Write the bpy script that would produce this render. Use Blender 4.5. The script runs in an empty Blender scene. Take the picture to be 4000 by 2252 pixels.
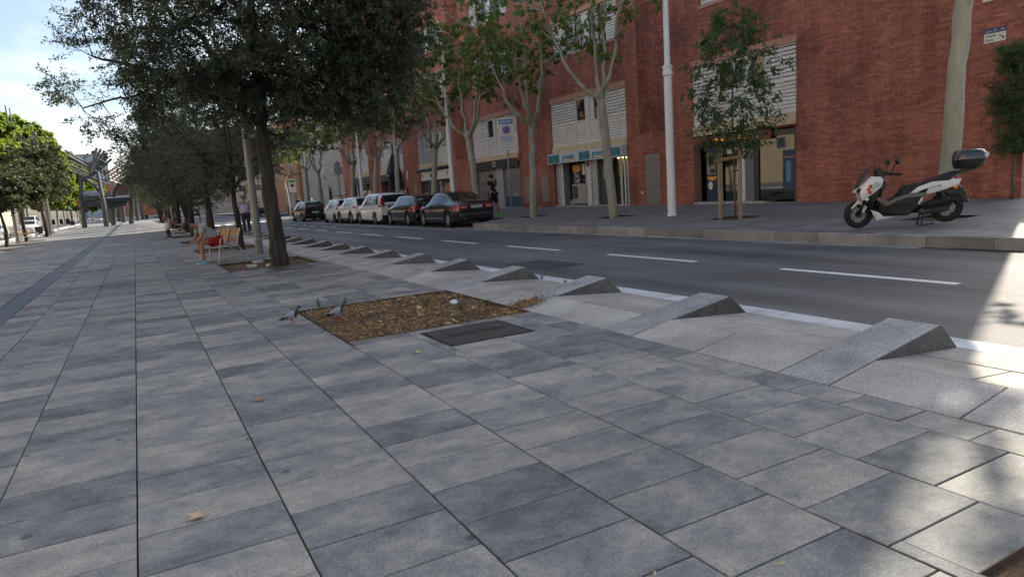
import bpy, bmesh, math, random
import numpy as np
from mathutils import Vector, Matrix, Euler
R = math.radians
rnd = random.Random(7)
nrng = np.random.default_rng(7)
SC = bpy.context.scene
COL = SC.collection

# ------------------------------------------------------------------ camera
CAM_H = 1.39
YAW, PITCH, ROLL = R(28.2946), R(-8.494), R(-3.8294)
fwd = Vector((math.sin(YAW) * math.cos(PITCH), math.cos(YAW) * math.cos(PITCH), math.sin(PITCH)))
rgt = Vector((math.cos(YAW), -math.sin(YAW), 0))
upv = rgt.cross(fwd)
r2 = rgt * math.cos(ROLL) + upv * math.sin(ROLL)
u2 = -rgt * math.sin(ROLL) + upv * math.cos(ROLL)
cam_d = bpy.data.cameras.new('camera')
cam_d.lens = 24.0; cam_d.sensor_width = 36.0; cam_d.sensor_fit = 'HORIZONTAL'
cam_d.clip_start = 0.05; cam_d.clip_end = 3000
cam = bpy.data.objects.new('camera', cam_d); COL.objects.link(cam)
mw = Matrix.Identity(4)
for i in range(3):
    mw[i][0] = r2[i]; mw[i][1] = u2[i]; mw[i][2] = -fwd[i]
mw[0][3], mw[1][3], mw[2][3] = 0, 0, CAM_H
cam.matrix_world = mw
SC.camera = cam
def proj(p):
    q = Vector(p) - Vector((0, 0, CAM_H)); z = q.dot(fwd)
    if z < 0.05: return None
    return (0.5 + q.dot(r2) / z * 24 / 36, 0.5 * 576 / 1024 - q.dot(u2) / z * 24 / 36)   # in units of the frame width

# ------------------------------------------------------------------ sky, sun, exposure
SUN_AZ = math.atan2(1.0, 0.43)      # measured from +Y towards +X
SUN_EL = R(35)
w = bpy.data.worlds.new('World'); SC.world = w; w.use_nodes = True
nt = w.node_tree; nt.nodes.clear()
def N(t, typ, **kw):
    n = t.nodes.new(typ)
    for k, v in kw.items(): setattr(n, k, v)
    return n
out = N(nt, 'ShaderNodeOutputWorld'); bg = N(nt, 'ShaderNodeBackground'); sky = N(nt, 'ShaderNodeTexSky', sky_type='NISHITA')
sky.sun_disc = False; sky.sun_elevation = SUN_EL; sky.sun_rotation = SUN_AZ
sky.altitude = 10; sky.air_density = 1.0; sky.dust_density = 2.0; sky.ozone_density = 1.3
tc = N(nt, 'ShaderNodeTexCoord'); mp = N(nt, 'ShaderNodeMapping'); mp.inputs['Scale'].default_value = (1.0, 1.0, 2.6)
mp.inputs['Location'].default_value = (0.23, 0.1, 0.55)
nz = N(nt, 'ShaderNodeTexNoise'); nz.inputs['Scale'].default_value = 2.3; nz.inputs['Detail'].default_value = 7; nz.inputs['Roughness'].default_value = 0.52
rp = N(nt, 'ShaderNodeValToRGB'); rp.color_ramp.elements[0].position = 0.46; rp.color_ramp.elements[1].position = 0.64
mx = N(nt, 'ShaderNodeMix', data_type='RGBA')
hsv = N(nt, 'ShaderNodeHueSaturation'); hsv.inputs['Saturation'].default_value = 0.2; hsv.inputs['Value'].default_value = 1.4
hs0 = N(nt, 'ShaderNodeHueSaturation'); hs0.inputs['Saturation'].default_value = 0.95
nt.links.new(tc.outputs['Generated'], mp.inputs['Vector']); nt.links.new(mp.outputs[0], nz.inputs['Vector'])
nt.links.new(nz.outputs['Fac'], rp.inputs[0]); nt.links.new(rp.outputs[0], mx.inputs[0])
nt.links.new(sky.outputs[0], hsv.inputs['Color']); nt.links.new(sky.outputs[0], hs0.inputs['Color'])
nt.links.new(hs0.outputs[0], mx.inputs[6]); nt.links.new(hsv.outputs[0], mx.inputs[7])
nt.links.new(mx.outputs[2], bg.inputs[0]); bg.inputs[1].default_value = 0.085
nt.links.new(bg.outputs[0], out.inputs[0])
sun_d = bpy.data.lights.new('sun', 'SUN'); sun_d.energy = 3.4; sun_d.angle = R(0.55); sun_d.color = (1.0, 0.90, 0.74)
sun = bpy.data.objects.new('sun', sun_d); COL.objects.link(sun)
sd = Vector((math.sin(SUN_AZ) * math.cos(SUN_EL), math.cos(SUN_AZ) * math.cos(SUN_EL), math.sin(SUN_EL)))
sun.rotation_euler = sd.to_track_quat('Z', 'Y').to_euler(); sun.location = (30, 10, 40)
SC.view_settings.view_transform = 'Standard'; SC.view_settings.look = 'None'
SC.view_settings.gamma = 1.0; SC.view_settings.use_curve_mapping = False
SC.view_settings.exposure = 1.45
SC.render.engine = 'CYCLES'
try:
    SC.cycles.use_denoising = True; SC.cycles.denoiser = 'OPENIMAGEDENOISE'
    SC.cycles.max_bounces = 6; SC.cycles.diffuse_bounces = 3; SC.cycles.glossy_bounces = 3
    SC.cycles.transparent_max_bounces = 6; SC.cycles.transmission_bounces = 3
    SC.cycles.caustics_reflective = False; SC.cycles.caustics_refractive = False
except Exception: pass

# ------------------------------------------------------------------ terrain heights
def gz(y): return -0.0045 * min(max(y - 5, 0), 55)
KX = 10.95
def sz(x, y): return gz(y) + 0.16 + 0.025 * (x - KX)
def rz(y): return gz(y) - 0.02

# ------------------------------------------------------------------ materials
MATS = {}
def mat(name, col, rough=0.7, metal=0.0, var=0.0, vscale=4.0, bump=0.0, bscale=60.0, island=0.0, objrand=0.0, spec=0.5,
        col2=None, c2scale=2.0, c2lo=0.45, c2hi=0.6, stretch=None, emit=None, trans=0.0, coat=0.0, alpha=None, sss=None, coord='Object', speck=0.0, speckscale=250.0):
    if name in MATS: return MATS[name]
    m = bpy.data.materials.new(name); m.use_nodes = True
    t = m.node_tree; b = t.nodes['Principled BSDF']
    b.inputs['Roughness'].default_value = rough; b.inputs['Metallic'].default_value = metal
    b.inputs['Specular IOR Level'].default_value = spec
    if coat: b.inputs['Coat Weight'].default_value = coat; b.inputs['Coat Roughness'].default_value = 0.04
    L = t.links.new
    c = N(t, 'ShaderNodeRGB'); c.outputs[0].default_value = (*col, 1); cur = c.outputs[0]
    vec = None
    def coords():
        nonlocal vec
        if vec is None:
            if coord == 'World':
                g = N(t, 'ShaderNodeNewGeometry'); vec = g.outputs['Position']
            else:
                tcn = N(t, 'ShaderNodeTexCoord'); vec = tcn.outputs[coord]
            if stretch:
                mpn = N(t, 'ShaderNodeMapping'); mpn.inputs['Scale'].default_value = stretch; L(vec, mpn.inputs[0]); vec = mpn.outputs[0]
        return vec
    def mul(fac_socket, lo, hi, frommin=0.0, frommax=1.0):
        nonlocal cur
        mr = N(t, 'ShaderNodeMapRange'); mr.inputs[1].default_value = frommin; mr.inputs[2].default_value = frommax
        mr.inputs[3].default_value = lo; mr.inputs[4].default_value = hi; L(fac_socket, mr.inputs[0])
        mm = N(t, 'ShaderNodeVectorMath', operation='SCALE'); L(cur, mm.inputs[0]); L(mr.outputs[0], mm.inputs['Scale']); cur = mm.outputs[0]
    if col2 is not None:
        n2 = N(t, 'ShaderNodeTexNoise'); n2.inputs['Scale'].default_value = c2scale; n2.inputs['Detail'].default_value = 5; L(coords(), n2.inputs[0])
        rr = N(t, 'ShaderNodeMapRange'); rr.inputs[1].default_value = c2lo; rr.inputs[2].default_value = c2hi; L(n2.outputs['Fac'], rr.inputs[0])
        mxn = N(t, 'ShaderNodeMix', data_type='RGBA'); L(rr.outputs[0], mxn.inputs[0]); L(cur, mxn.inputs[6]); mxn.inputs[7].default_value = (*col2, 1); cur = mxn.outputs[2]
    if var:
        n1 = N(t, 'ShaderNodeTexNoise'); n1.inputs['Scale'].default_value = vscale; n1.inputs['Detail'].default_value = 6; n1.inputs['Roughness'].default_value = 0.6; L(coords(), n1.inputs[0])
        mul(n1.outputs['Fac'], 1 - var, 1 + var, 0.25, 0.75)
    if speck:
        n3 = N(t, 'ShaderNodeTexNoise'); n3.inputs['Scale'].default_value = speckscale; n3.inputs['Detail'].default_value = 1; L(coords(), n3.inputs[0])
        mul(n3.outputs['Fac'], 1 - speck, 1 + speck, 0.3, 0.7)
    if island:
        g = N(t, 'ShaderNodeNewGeometry'); mul(g.outputs['Random Per Island'], 1 - island, 1 + island)
    if objrand:
        oi = N(t, 'ShaderNodeObjectInfo'); mul(oi.outputs['Random'], 1 - objrand, 1 + objrand)
    L(cur, b.inputs['Base Color'])
    if bump:
        nb = N(t, 'ShaderNodeTexNoise'); nb.inputs['Scale'].default_value = bscale; nb.inputs['Detail'].default_value = 4; L(coords(), nb.inputs[0])
        bn = N(t, 'ShaderNodeBump'); bn.inputs['Strength'].default_value = bump; bn.inputs['Distance'].default_value = 0.02; L(nb.outputs['Fac'], bn.inputs['Height']); L(bn.outputs[0], b.inputs['Normal'])
    if emit:
        b.inputs['Emission Color'].default_value = (*emit[:3], 1); b.inputs['Emission Strength'].default_value = emit[3]
    if trans: b.inputs['Transmission Weight'].default_value = trans
    if alpha is not None: b.inputs['Alpha'].default_value = alpha
    MATS[name] = m; return m

# ------------------------------------------------------------------ mesh builder
class MB:
    def __init__(s): s.v = []; s.f = []
    def add(s, vs, fs):
        o = len(s.v); s.v += [tuple(p) for p in vs]; s.f += [tuple(i + o for i in f) for f in fs]; return s
    def box(s, a, b):
        x0, y0, z0 = a; x1, y1, z1 = b
        return s.add([(x0, y0, z0), (x1, y0, z0), (x1, y1, z0), (x0, y1, z0), (x0, y0, z1), (x1, y0, z1), (x1, y1, z1), (x0, y1, z1)],
                     [(3, 2, 1, 0), (4, 5, 6, 7), (0, 1, 5, 4), (1, 2, 6, 5), (2, 3, 7, 6), (3, 0, 4, 7)])
    def cbox(s, a, b, c=0.004):   # box with chamfered top edges
        x0, y0, z0 = a; x1, y1, z1 = b
        vs = [(x0, y0, z0), (x1, y0, z0), (x1, y1, z0), (x0, y1, z0), (x0, y0, z1 - c), (x1, y0, z1 - c), (x1, y1, z1 - c), (x0, y1, z1 - c),
              (x0 + c, y0 + c, z1), (x1 - c, y0 + c, z1), (x1 - c, y1 - c, z1), (x0 + c, y1 - c, z1)]
        return s.add(vs, [(8, 9, 10, 11)] + [(i, (i + 1) % 4, 4 + (i + 1) % 4, 4 + i) for i in range(4)] + [(4 + i, 4 + (i + 1) % 4, 8 + (i + 1) % 4, 8 + i) for i in range(4)])
    def quad(s, *p): return s.add(p, [tuple(range(len(p)))])
    def prism(s, poly, axis, a, b):
        n = len(poly)
        def P(u, v, t): return {'x': (t, u, v), 'y': (u, t, v), 'z': (u, v, t)}[axis]
        vs = [P(u, v, a) for u, v in poly] + [P(u, v, b) for u, v in poly]
        return s.add(vs, [tuple(range(n))[::-1], tuple(range(n, 2 * n))] + [(i, (i + 1) % n, n + (i + 1) % n, n + i) for i in range(n)])
    def tube(s, pts, rad, n=8, cap=True, flat=1.0):
        pts = [Vector(p) for p in pts]; m = len(pts)
        if not hasattr(rad, '__len__'): rad = [rad] * m
        ref = None; rings = []
        for i, p in enumerate(pts):
            d = (pts[min(i + 1, m - 1)] - pts[max(i - 1, 0)])
            if d.length < 1e-9: d = Vector((0, 0, 1))
            d.normalize()
            if ref is None:
                ref = Vector((0, 0, 1)) if abs(d.z) < 0.9 else Vector((1, 0, 0))
                u = d.cross(ref).normalized()
            else:
                u = (u - d * u.dot(d)); u = u.normalized() if u.length > 1e-6 else d.orthogonal().normalized()
            v = d.cross(u)
            rings.append([p + u * (math.cos(2 * math.pi * k / n) * rad[i]) + v * (math.sin(2 * math.pi * k / n) * rad[i] * flat) for k in range(n)])
        vs = [q for r_ in rings for q in r_]
        fs = [(i * n + k, i * n + (k + 1) % n, (i + 1) * n + (k + 1) % n, (i + 1) * n + k) for i in range(m - 1) for k in range(n)]
        if cap: fs += [tuple(range(n))[::-1], tuple(range((m - 1) * n, m * n))]
        return s.add(vs, fs)
    def lathe(s, prof, n=16, c=(0, 0, 0), axis='z', cap=True):
        vs = []
        for r_, h in prof:
            for k in range(n):
                a = 2 * math.pi * k / n; u, v = r_ * math.cos(a), r_ * math.sin(a)
                p = {'z': (u, v, h), 'x': (h, u, v), 'y': (u, h, v)}[axis]
                vs.append((p[0] + c[0], p[1] + c[1], p[2] + c[2]))
        m = len(prof)
        fs = [(i * n + k, i * n + (k + 1) % n, (i + 1) * n + (k + 1) % n, (i + 1) * n + k) for i in range(m - 1) for k in range(n)]
        if cap: fs += [tuple(range(n))[::-1], tuple(range((m - 1) * n, m * n))]
        return s.add(vs, fs)
    def loft(s, secs, close=True, cap=True):
        n = len(secs[0]); vs = [p for q in secs for p in q]; m = len(secs)
        kk = n if close else n - 1
        fs = [(i * n + k, i * n + (k + 1) % n, (i + 1) * n + (k + 1) % n, (i + 1) * n + k) for i in range(m - 1) for k in range(kk)]
        if cap and close: fs += [tuple(range(n))[::-1], tuple(range((m - 1) * n, m * n))]
        return s.add(vs, fs)
    def grid(s, fn, us, vs_):
        pts = [fn(u, v) for u in us for v in vs_]; n = len(vs_)
        return s.add(pts, [(i * n + j, i * n + j + 1, (i + 1) * n + j + 1, (i + 1) * n + j) for i in range(len(us) - 1) for j in range(n - 1)])
    def ball(s, c, r_, n=10, m=7, sx=1, sy=1, sz_=1):
        prof = [(max(1e-4, math.sin(math.pi * i / m)), -math.cos(math.pi * i / m)) for i in range(m + 1)]
        o = len(s.v); s.lathe(prof, n)
        for i in range(o, len(s.v)):
            x, y, z = s.v[i]; s.v[i] = (c[0] + x * r_ * sx, c[1] + y * r_ * sy, c[2] + z * r_ * sz_)
        return s
    def mesh(s, name):
        me = bpy.data.meshes.new(name); me.from_pydata(s.v, [], s.f); me.update()
        bm = bmesh.new(); bm.from_mesh(me); bmesh.ops.recalc_face_normals(bm, faces=bm.faces); bm.to_mesh(me); bm.free(); return me
    def build(s, name, m, parent=None, smooth=False, angle=None, bevel=0, keepn=False, loc=None):
        if keepn:
            me = bpy.data.meshes.new(name); me.from_pydata(s.v, [], s.f); me.update()
        else: me = s.mesh(name)
        return obj(name, me, m, parent, smooth, angle, bevel, loc)
def obj(name, me, m, parent=None, smooth=False, angle=None, bevel=0, loc=None):
    if m is not None and not me.materials: me.materials.append(m)
    o = bpy.data.objects.new(name, me); COL.objects.link(o)
    if parent is not None: o.parent = parent
    if loc is not None: o.location = loc
    if bevel:
        bv = o.modifiers.new('bevel', 'BEVEL'); bv.width = bevel; bv.segments = 2; bv.limit_method = 'ANGLE'; bv.angle_limit = R(35)
    if smooth:
        me.polygons.foreach_set('use_smooth', [True] * len(me.polygons))
        if angle:
            me.set_sharp_from_angle(angle=R(angle))
    return o
def npmesh(name, verts, faces_n, loops):   # fast mesh from numpy: faces all of size faces_n
    me = bpy.data.meshes.new(name); nv = len(verts); nf = len(loops) // faces_n
    me.vertices.add(nv); me.vertices.foreach_set('co', np.asarray(verts, np.float32).ravel())
    me.loops.add(len(loops)); me.loops.foreach_set('vertex_index', np.asarray(loops, np.int32))
    me.polygons.add(nf); me.polygons.foreach_set('loop_start', np.arange(0, len(loops), faces_n, dtype=np.int32))
    me.update(calc_edges=True); return me
def tag(o, label=None, cat=None, group=None, kind=None):
    if label: o['label'] = label
    if cat: o['category'] = cat
    if group: o['group'] = group
    if kind: o['kind'] = kind
    return o
def thing(name, label, cat, loc=(0, 0, 0), rotz=0, group=None):
    o = bpy.data.objects.new(name, None); COL.objects.link(o); o.empty_display_size = 0.2
    o.location = loc; o.rotation_euler = (0, 0, rotz); return tag(o, label, cat, group)
def copy_tree(o, parent=None):
    c = o.copy(); COL.objects.link(c); c.parent = parent
    for ch in o.children: copy_tree(ch, c)
    return c
def text(s, size, m, parent, loc, rot, name='lettering', ext=0.002, align='CENTER', sx=1.0, shear=0.0, bold=0.0):
    cu = bpy.data.curves.new(name, 'FONT'); cu.body = s; cu.size = size; cu.extrude = ext; cu.align_x = align; cu.align_y = 'CENTER'; cu.shear = shear; cu.offset = bold
    cu.resolution_u = 3
    cu.materials.append(m); o = bpy.data.objects.new(name, cu); COL.objects.link(o); o.parent = parent
    o.location = loc; o.rotation_euler = rot; o.scale = (sx, 1, 1); return o
FACE_ROT = (R(90), 0, R(-90))   # text reading on a wall that faces -X (towards the avenue)
# ================================================================== GROUND
def strip(name, xs, ys, zfun, m, kind='structure', label=None):
    b = MB(); b.grid(lambda x, y: (x, y, zfun(x, y)), xs, ys)
    o = b.build(name, m); o['kind'] = kind
    if label: o['label'] = label
    return o
YB = [-40, -10, 0, 5, 20, 40, 60, 120, 250, 600]
m_ground = mat('ground_mat', (0.16, 0.155, 0.15), 0.9, var=0.2, vscale=0.3, coord='World')
strip('ground', [-400, -40, -10, 4, 20, 60, 400], YB, lambda x, y: gz(y) - 0.14, m_ground, label='open ground of the avenue around the paving')

# slab material: concrete with dark and warm clouds
def slab_mat(name, island):
    m = bpy.data.materials.new(name); m.use_nodes = True; t = m.node_tree; b = t.nodes['Principled BSDF']; L = t.links.new
    g = N(t, 'ShaderNodeNewGeometry')
    if island: rnds = g.outputs['Random Per Island']
    else: rnds = N(t, 'ShaderNodeObjectInfo').outputs['Random']
    comb = N(t, 'ShaderNodeCombineXYZ'); mu = N(t, 'ShaderNodeMath', operation='MULTIPLY'); mu.inputs[1].default_value = 37.0
    L(rnds, mu.inputs[0]); L(mu.outputs[0], comb.inputs[2])
    ad = N(t, 'ShaderNodeVectorMath', operation='ADD'); L(g.outputs['Position'], ad.inputs[0]); L(comb.outputs[0], ad.inputs[1])
    mpn = N(t, 'ShaderNodeMapping'); mpn.inputs['Scale'].default_value = (1.0, 1.25, 1.0); L(ad.outputs[0], mpn.inputs[0])
    n1 = N(t, 'ShaderNodeTexNoise'); n1.inputs['Scale'].default_value = 2.9; n1.inputs['Detail'].default_value = 8; n1.inputs['Roughness'].default_value = 0.7; n1.inputs['Distortion'].default_value = 0.25; L(mpn.outputs[0], n1.inputs[0])
    ra = N(t, 'ShaderNodeMath', operation='MULTIPLY_ADD'); ra.inputs[1].default_value = 0.24; L(rnds, ra.inputs[0])
    n6 = N(t, 'ShaderNodeTexNoise'); n6.inputs['Scale'].default_value = 22; n6.inputs['Detail'].default_value = 8; n6.inputs['Roughness'].default_value = 0.8; L(mpn.outputs[0], n6.inputs[0])
    a6 = N(t, 'ShaderNodeMath', operation='MULTIPLY_ADD'); a6.inputs[1].default_value = 0.42; L(n6.outputs['Fac'], a6.inputs[0]); L(n1.outputs['Fac'], a6.inputs[2])
    s6 = N(t, 'ShaderNodeMath', operation='SUBTRACT'); s6.inputs[1].default_value = 0.23; L(a6.outputs[0], s6.inputs[0]); L(s6.outputs[0], ra.inputs[2])
    cr = N(t, 'ShaderNodeValToRGB'); e = cr.color_ramp.elements
    e[0].position = 0.40; e[0].color = (0.095, 0.101, 0.104, 1); e[1].position = 0.86; e[1].color = (0.38, 0.355, 0.30, 1)
    k = cr.color_ramp.elements.new(0.60); k.color = (0.20, 0.205, 0.20, 1)
    L(ra.outputs[0], cr.inputs[0])
    n2 = N(t, 'ShaderNodeTexNoise'); n2.inputs['Scale'].default_value = 95; n2.inputs['Detail'].default_value = 5; n2.inputs['Roughness'].default_value = 0.85; L(g.outputs['Position'], n2.inputs[0])
    mr = N(t, 'ShaderNodeMapRange'); mr.inputs[1].default_value = 0.3; mr.inputs[2].default_value = 0.7; mr.inputs[3].default_value = 0.45; mr.inputs[4].default_value = 1.55; L(n2.outputs['Fac'], mr.inputs[0])
    vm = N(t, 'ShaderNodeVectorMath', operation='SCALE'); L(cr.outputs[0], vm.inputs[0]); L(mr.outputs[0], vm.inputs['Scale'])
    # gum spots and stains
    vo = N(t, 'ShaderNodeTexVoronoi'); vo.inputs['Scale'].default_value = 2.6; vo.inputs['Randomness'].default_value = 1.0; L(g.outputs['Position'], vo.inputs['Vector'])
    m2 = N(t, 'ShaderNodeMapRange'); m2.inputs[1].default_value = 0.05; m2.inputs[2].default_value = 0.075; m2.inputs[3].default_value = 0.45; m2.inputs[4].default_value = 1.0; L(vo.outputs['Distance'], m2.inputs[0])
    v2 = N(t, 'ShaderNodeVectorMath', operation='SCALE'); L(vm.outputs[0], v2.inputs[0]); L(m2.outputs[0], v2.inputs['Scale'])
    n4 = N(t, 'ShaderNodeTexNoise'); n4.inputs['Scale'].default_value = 0.55; n4.inputs['Detail'].default_value = 4; L(g.outputs['Position'], n4.inputs[0])
    m4 = N(t, 'ShaderNodeMapRange'); m4.inputs[1].default_value = 0.3; m4.inputs[2].default_value = 0.7; m4.inputs[3].default_value = 0.84; m4.inputs[4].default_value = 1.14; L(n4.outputs['Fac'], m4.inputs[0])
    v3 = N(t, 'ShaderNodeVectorMath', operation='SCALE'); L(v2.outputs[0], v3.inputs[0]); L(m4.outputs[0], v3.inputs['Scale'])
    L(v3.outputs[0], b.inputs['Base Color'])
    rr = N(t, 'ShaderNodeMapRange'); rr.inputs[3].default_value = 0.72; rr.inputs[4].default_value = 0.9; L(n1.outputs['Fac'], rr.inputs[0]); L(rr.outputs[0], b.inputs['Roughness'])
    bp = N(t, 'ShaderNodeBump'); bp.inputs['Strength'].default_value = 0.25; bp.inputs['Distance'].default_value = 0.004; L(n2.outputs['Fac'], bp.inputs['Height']); L(bp.outputs[0], b.inputs['Normal'])
    return m
SLAB_O, SLAB_I = slab_mat('slab_concrete', False), slab_mat('slab_concrete_many', True)
m_joint = mat('joint_dirt', (0.018, 0.016, 0.014), 0.95, var=0.4, vscale=30, coord='World')
m_joint_sand = mat('joint_sand', (0.05, 0.044, 0.038), 0.95, var=0.5, vscale=40, coord='World')

PX0, PX1 = -8.3, 3.73          # promenade
SW, SL = 0.605, 0.362
COLX0 = -0.17
PITS = [(1.67, 3.725, 6.52, 8.9), (1.67, 3.60, 16.0, 18.4), (1.67, 3.60, 24.0, 26.3), (1.67, 3.60, 32.5, 34.8), (1.67, 3.60, 40.6, 42.9), (1.67, 3.60, 48.8, 51.1), (1.67, 3.60, 57.0, 59.3),
        (-7.8, -5.9, 42.8, 45.0), (-7.8, -6.0, 50.3, 52.5), (-7.8, -6.0, 59.2, 61.4)]
COVERS = [(2.345, 3.235, 5.60, 6.36), (2.45, 3.30, 14.75, 15.98)]
CHAN = (-2.16, -1.80)          # linear drain
DUGOUT = (-0.5, 0.35)
# corner pit with bark right of the camera
CPIT = (2.33, 3.72, -1.0, 1.15)
HOLES = PITS + COVERS + [(CHAN[0], CHAN[1], -60, 400), CPIT]
def cut(rects, h):
    o = []
    for (a, b, c, d) in rects:
        if h[0] >= b - 1e-6 or h[1] <= a + 1e-6 or h[2] >= d - 1e-6 or h[3] <= c + 1e-6: o.append((a, b, c, d)); continue
        if h[0] > a: o.append((a, h[0], c, d)); a = h[0]
        if h[1] < b: o.append((h[1], b, c, d)); b = h[1]
        if h[2] > c: o.append((a, b, c, h[2]))
        if h[3] < d: o.append((a, b, h[3], d))
    return o
SLAB_END = 62.0
slabs = []
c0 = math.floor((PX0 - COLX0) / SW); c1 = math.ceil((PX1 - COLX0) / SW)
for ci in range(c0, c1):
    xa, xb = COLX0 + ci * SW, COLX0 + (ci + 1) * SW
    xa = max(xa, PX0); xb = min(xb, PX1)
    if xb - xa < 0.05: continue
    yo = 3.23 if ci % 2 == 0 else 3.23 + 0.18
    k0 = math.floor((-2.5 - yo) / SL); k1 = math.ceil((SLAB_END - yo) / SL)
    for k in range(k0, k1):
        ya = yo + k * SL; r0 = [(xa + 0.0036, xb - 0.0036, ya + 0.0036, ya + SL - 0.0036)]
        for h in HOLES: r0 = cut(r0, (h[0] - 0.004, h[1] + 0.004, h[2] - 0.004, h[3] + 0.004))
        for q in r0:
            if (q[1] - q[0]) > 0.03 and (q[3] - q[2]) > 0.02: slabs.append(q)
def area2d(q):
    ps = [proj((q[i], q[j], gz(q[2]))) for i, j in ((0, 2), (1, 2), (1, 3), (0, 3))]
    if any(p is None for p in ps): return 0
    cx = sum(p[0] for p in ps) / 4; cy = sum(p[1] for p in ps) / 4
    if not (-0.06 < cx < 1.06 and -0.05 < cy < 0.61): return 0
    return abs(sum(ps[i][0] * ps[(i + 1) % 4][1] - ps[(i + 1) % 4][0] * ps[i][1] for i in range(4))) / 2
slabs.sort(key=area2d, reverse=True)
prom_b = MB()
prom_rects = [(PX0, PX1, -40, 600)]
for h in PITS + [CPIT]: prom_rects = cut(prom_rects, h)
for (a, b, c, d) in prom_rects:
    ys = [c] + [y for y in YB if c < y < d] + [d]
    prom_b.grid(lambda x, y: (x, y, gz(y) - 0.028), [a, b], ys)
promenade = prom_b.build('promenade', m_joint); tag(promenade, 'wide grey slab promenade in shade filling the foreground', kind='structure')
cache = {}
for n, q in enumerate(slabs[:300]):
    wx, wy = q[1] - q[0], q[3] - q[2]; key = (round(wx, 3), round(wy, 3))
    if key not in cache:
        me = MB().cbox((-wx / 2, -wy / 2, -0.04), (wx / 2, wy / 2, 0), 0.003).mesh('slab'); me.materials.append(SLAB_O); cache[key] = me
    o = bpy.data.objects.new('slab', cache[key]); COL.objects.link(o); o.parent = promenade
    yc = (q[2] + q[3]) / 2
    o.location = ((q[0] + q[1]) / 2, yc, gz(yc) + rnd.uniform(-0.0015, 0.0015)); o.rotation_euler = (rnd.uniform(-.0025, .0025), rnd.uniform(-.0018, .0018), 0)
sb = MB()
for q in slabs[300:]:
    z = gz((q[2] + q[3]) / 2) + rnd.uniform(-0.0015, 0.0015); sb.cbox((q[0], q[2], z - 0.04), (q[1], q[3], z), 0.003)
o = sb.build('slabs', SLAB_I, promenade, keepn=True); o['kind'] = 'stuff'
# beyond: plain sheet in the same colours (too far to tell the slabs apart)
def far_slab_mat():
    m = bpy.data.materials.new('slab_far'); m.use_nodes = True; t = m.node_tree; b = t.nodes['Principled BSDF']; L = t.links.new
    g = N(t, 'ShaderNodeNewGeometry'); br = N(t, 'ShaderNodeTexBrick'); br.inputs['Scale'].default_value = 1.0
    br.inputs['Brick Width'].default_value = SL; br.inputs['Row Height'].default_value = SW; br.inputs['Mortar Size'].default_value = 0.006
    br.inputs['Color1'].default_value = (0.155, 0.165, 0.18, 1); br.inputs['Color2'].default_value = (0.23, 0.225, 0.215, 1); br.inputs['Mortar'].default_value = (0.07, 0.065, 0.06, 1)
    mpn = N(t, 'ShaderNodeMapping'); mpn.inputs['Rotation'].default_value = (0, 0, R(90)); mpn.inputs['Location'].default_value = (0, 0.17, 0); L(g.outputs['Position'], mpn.inputs[0]); L(mpn.outputs[0], br.inputs[0])
    L(br.outputs['Color'], b.inputs['Base Color']); b.inputs['Roughness'].default_value = 0.7; return m
fb = MB()
for a, b in ((PX0, CHAN[0]), (CHAN[1], PX1)): fb.grid(lambda x, y: (x, y, gz(y) - 0.001), [a, b], [SLAB_END + 0.1, 120, 250, 400])
o = fb.build('far_paving', far_slab_mat(), promenade)
# linear drain: dark basalt setts
m_drain = mat('drain_basalt', (0.06, 0.068, 0.085), 0.6, var=0.3, vscale=8, objrand=0.25, speck=0.3)
me = MB().cbox((CHAN[0] + 0.01, 0.006, -0.03), (CHAN[1] - 0.01, 0.994, 0), 0.004).mesh('drain_grate'); me.materials.append(m_drain)
for k in range(2, 62):
    o = bpy.data.objects.new('drain_grate', me); COL.objects.link(o); o.parent = promenade; o.location = (0, k, gz(k + .5) - 0.003)
fd = MB(); fd.grid(lambda x, y: (x, y, gz(y) - 0.003), [CHAN[0] + 0.01, CHAN[1] - 0.01], [62.05, 120, 400]); fd.build('drain_strip', m_drain, promenade)

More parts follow.
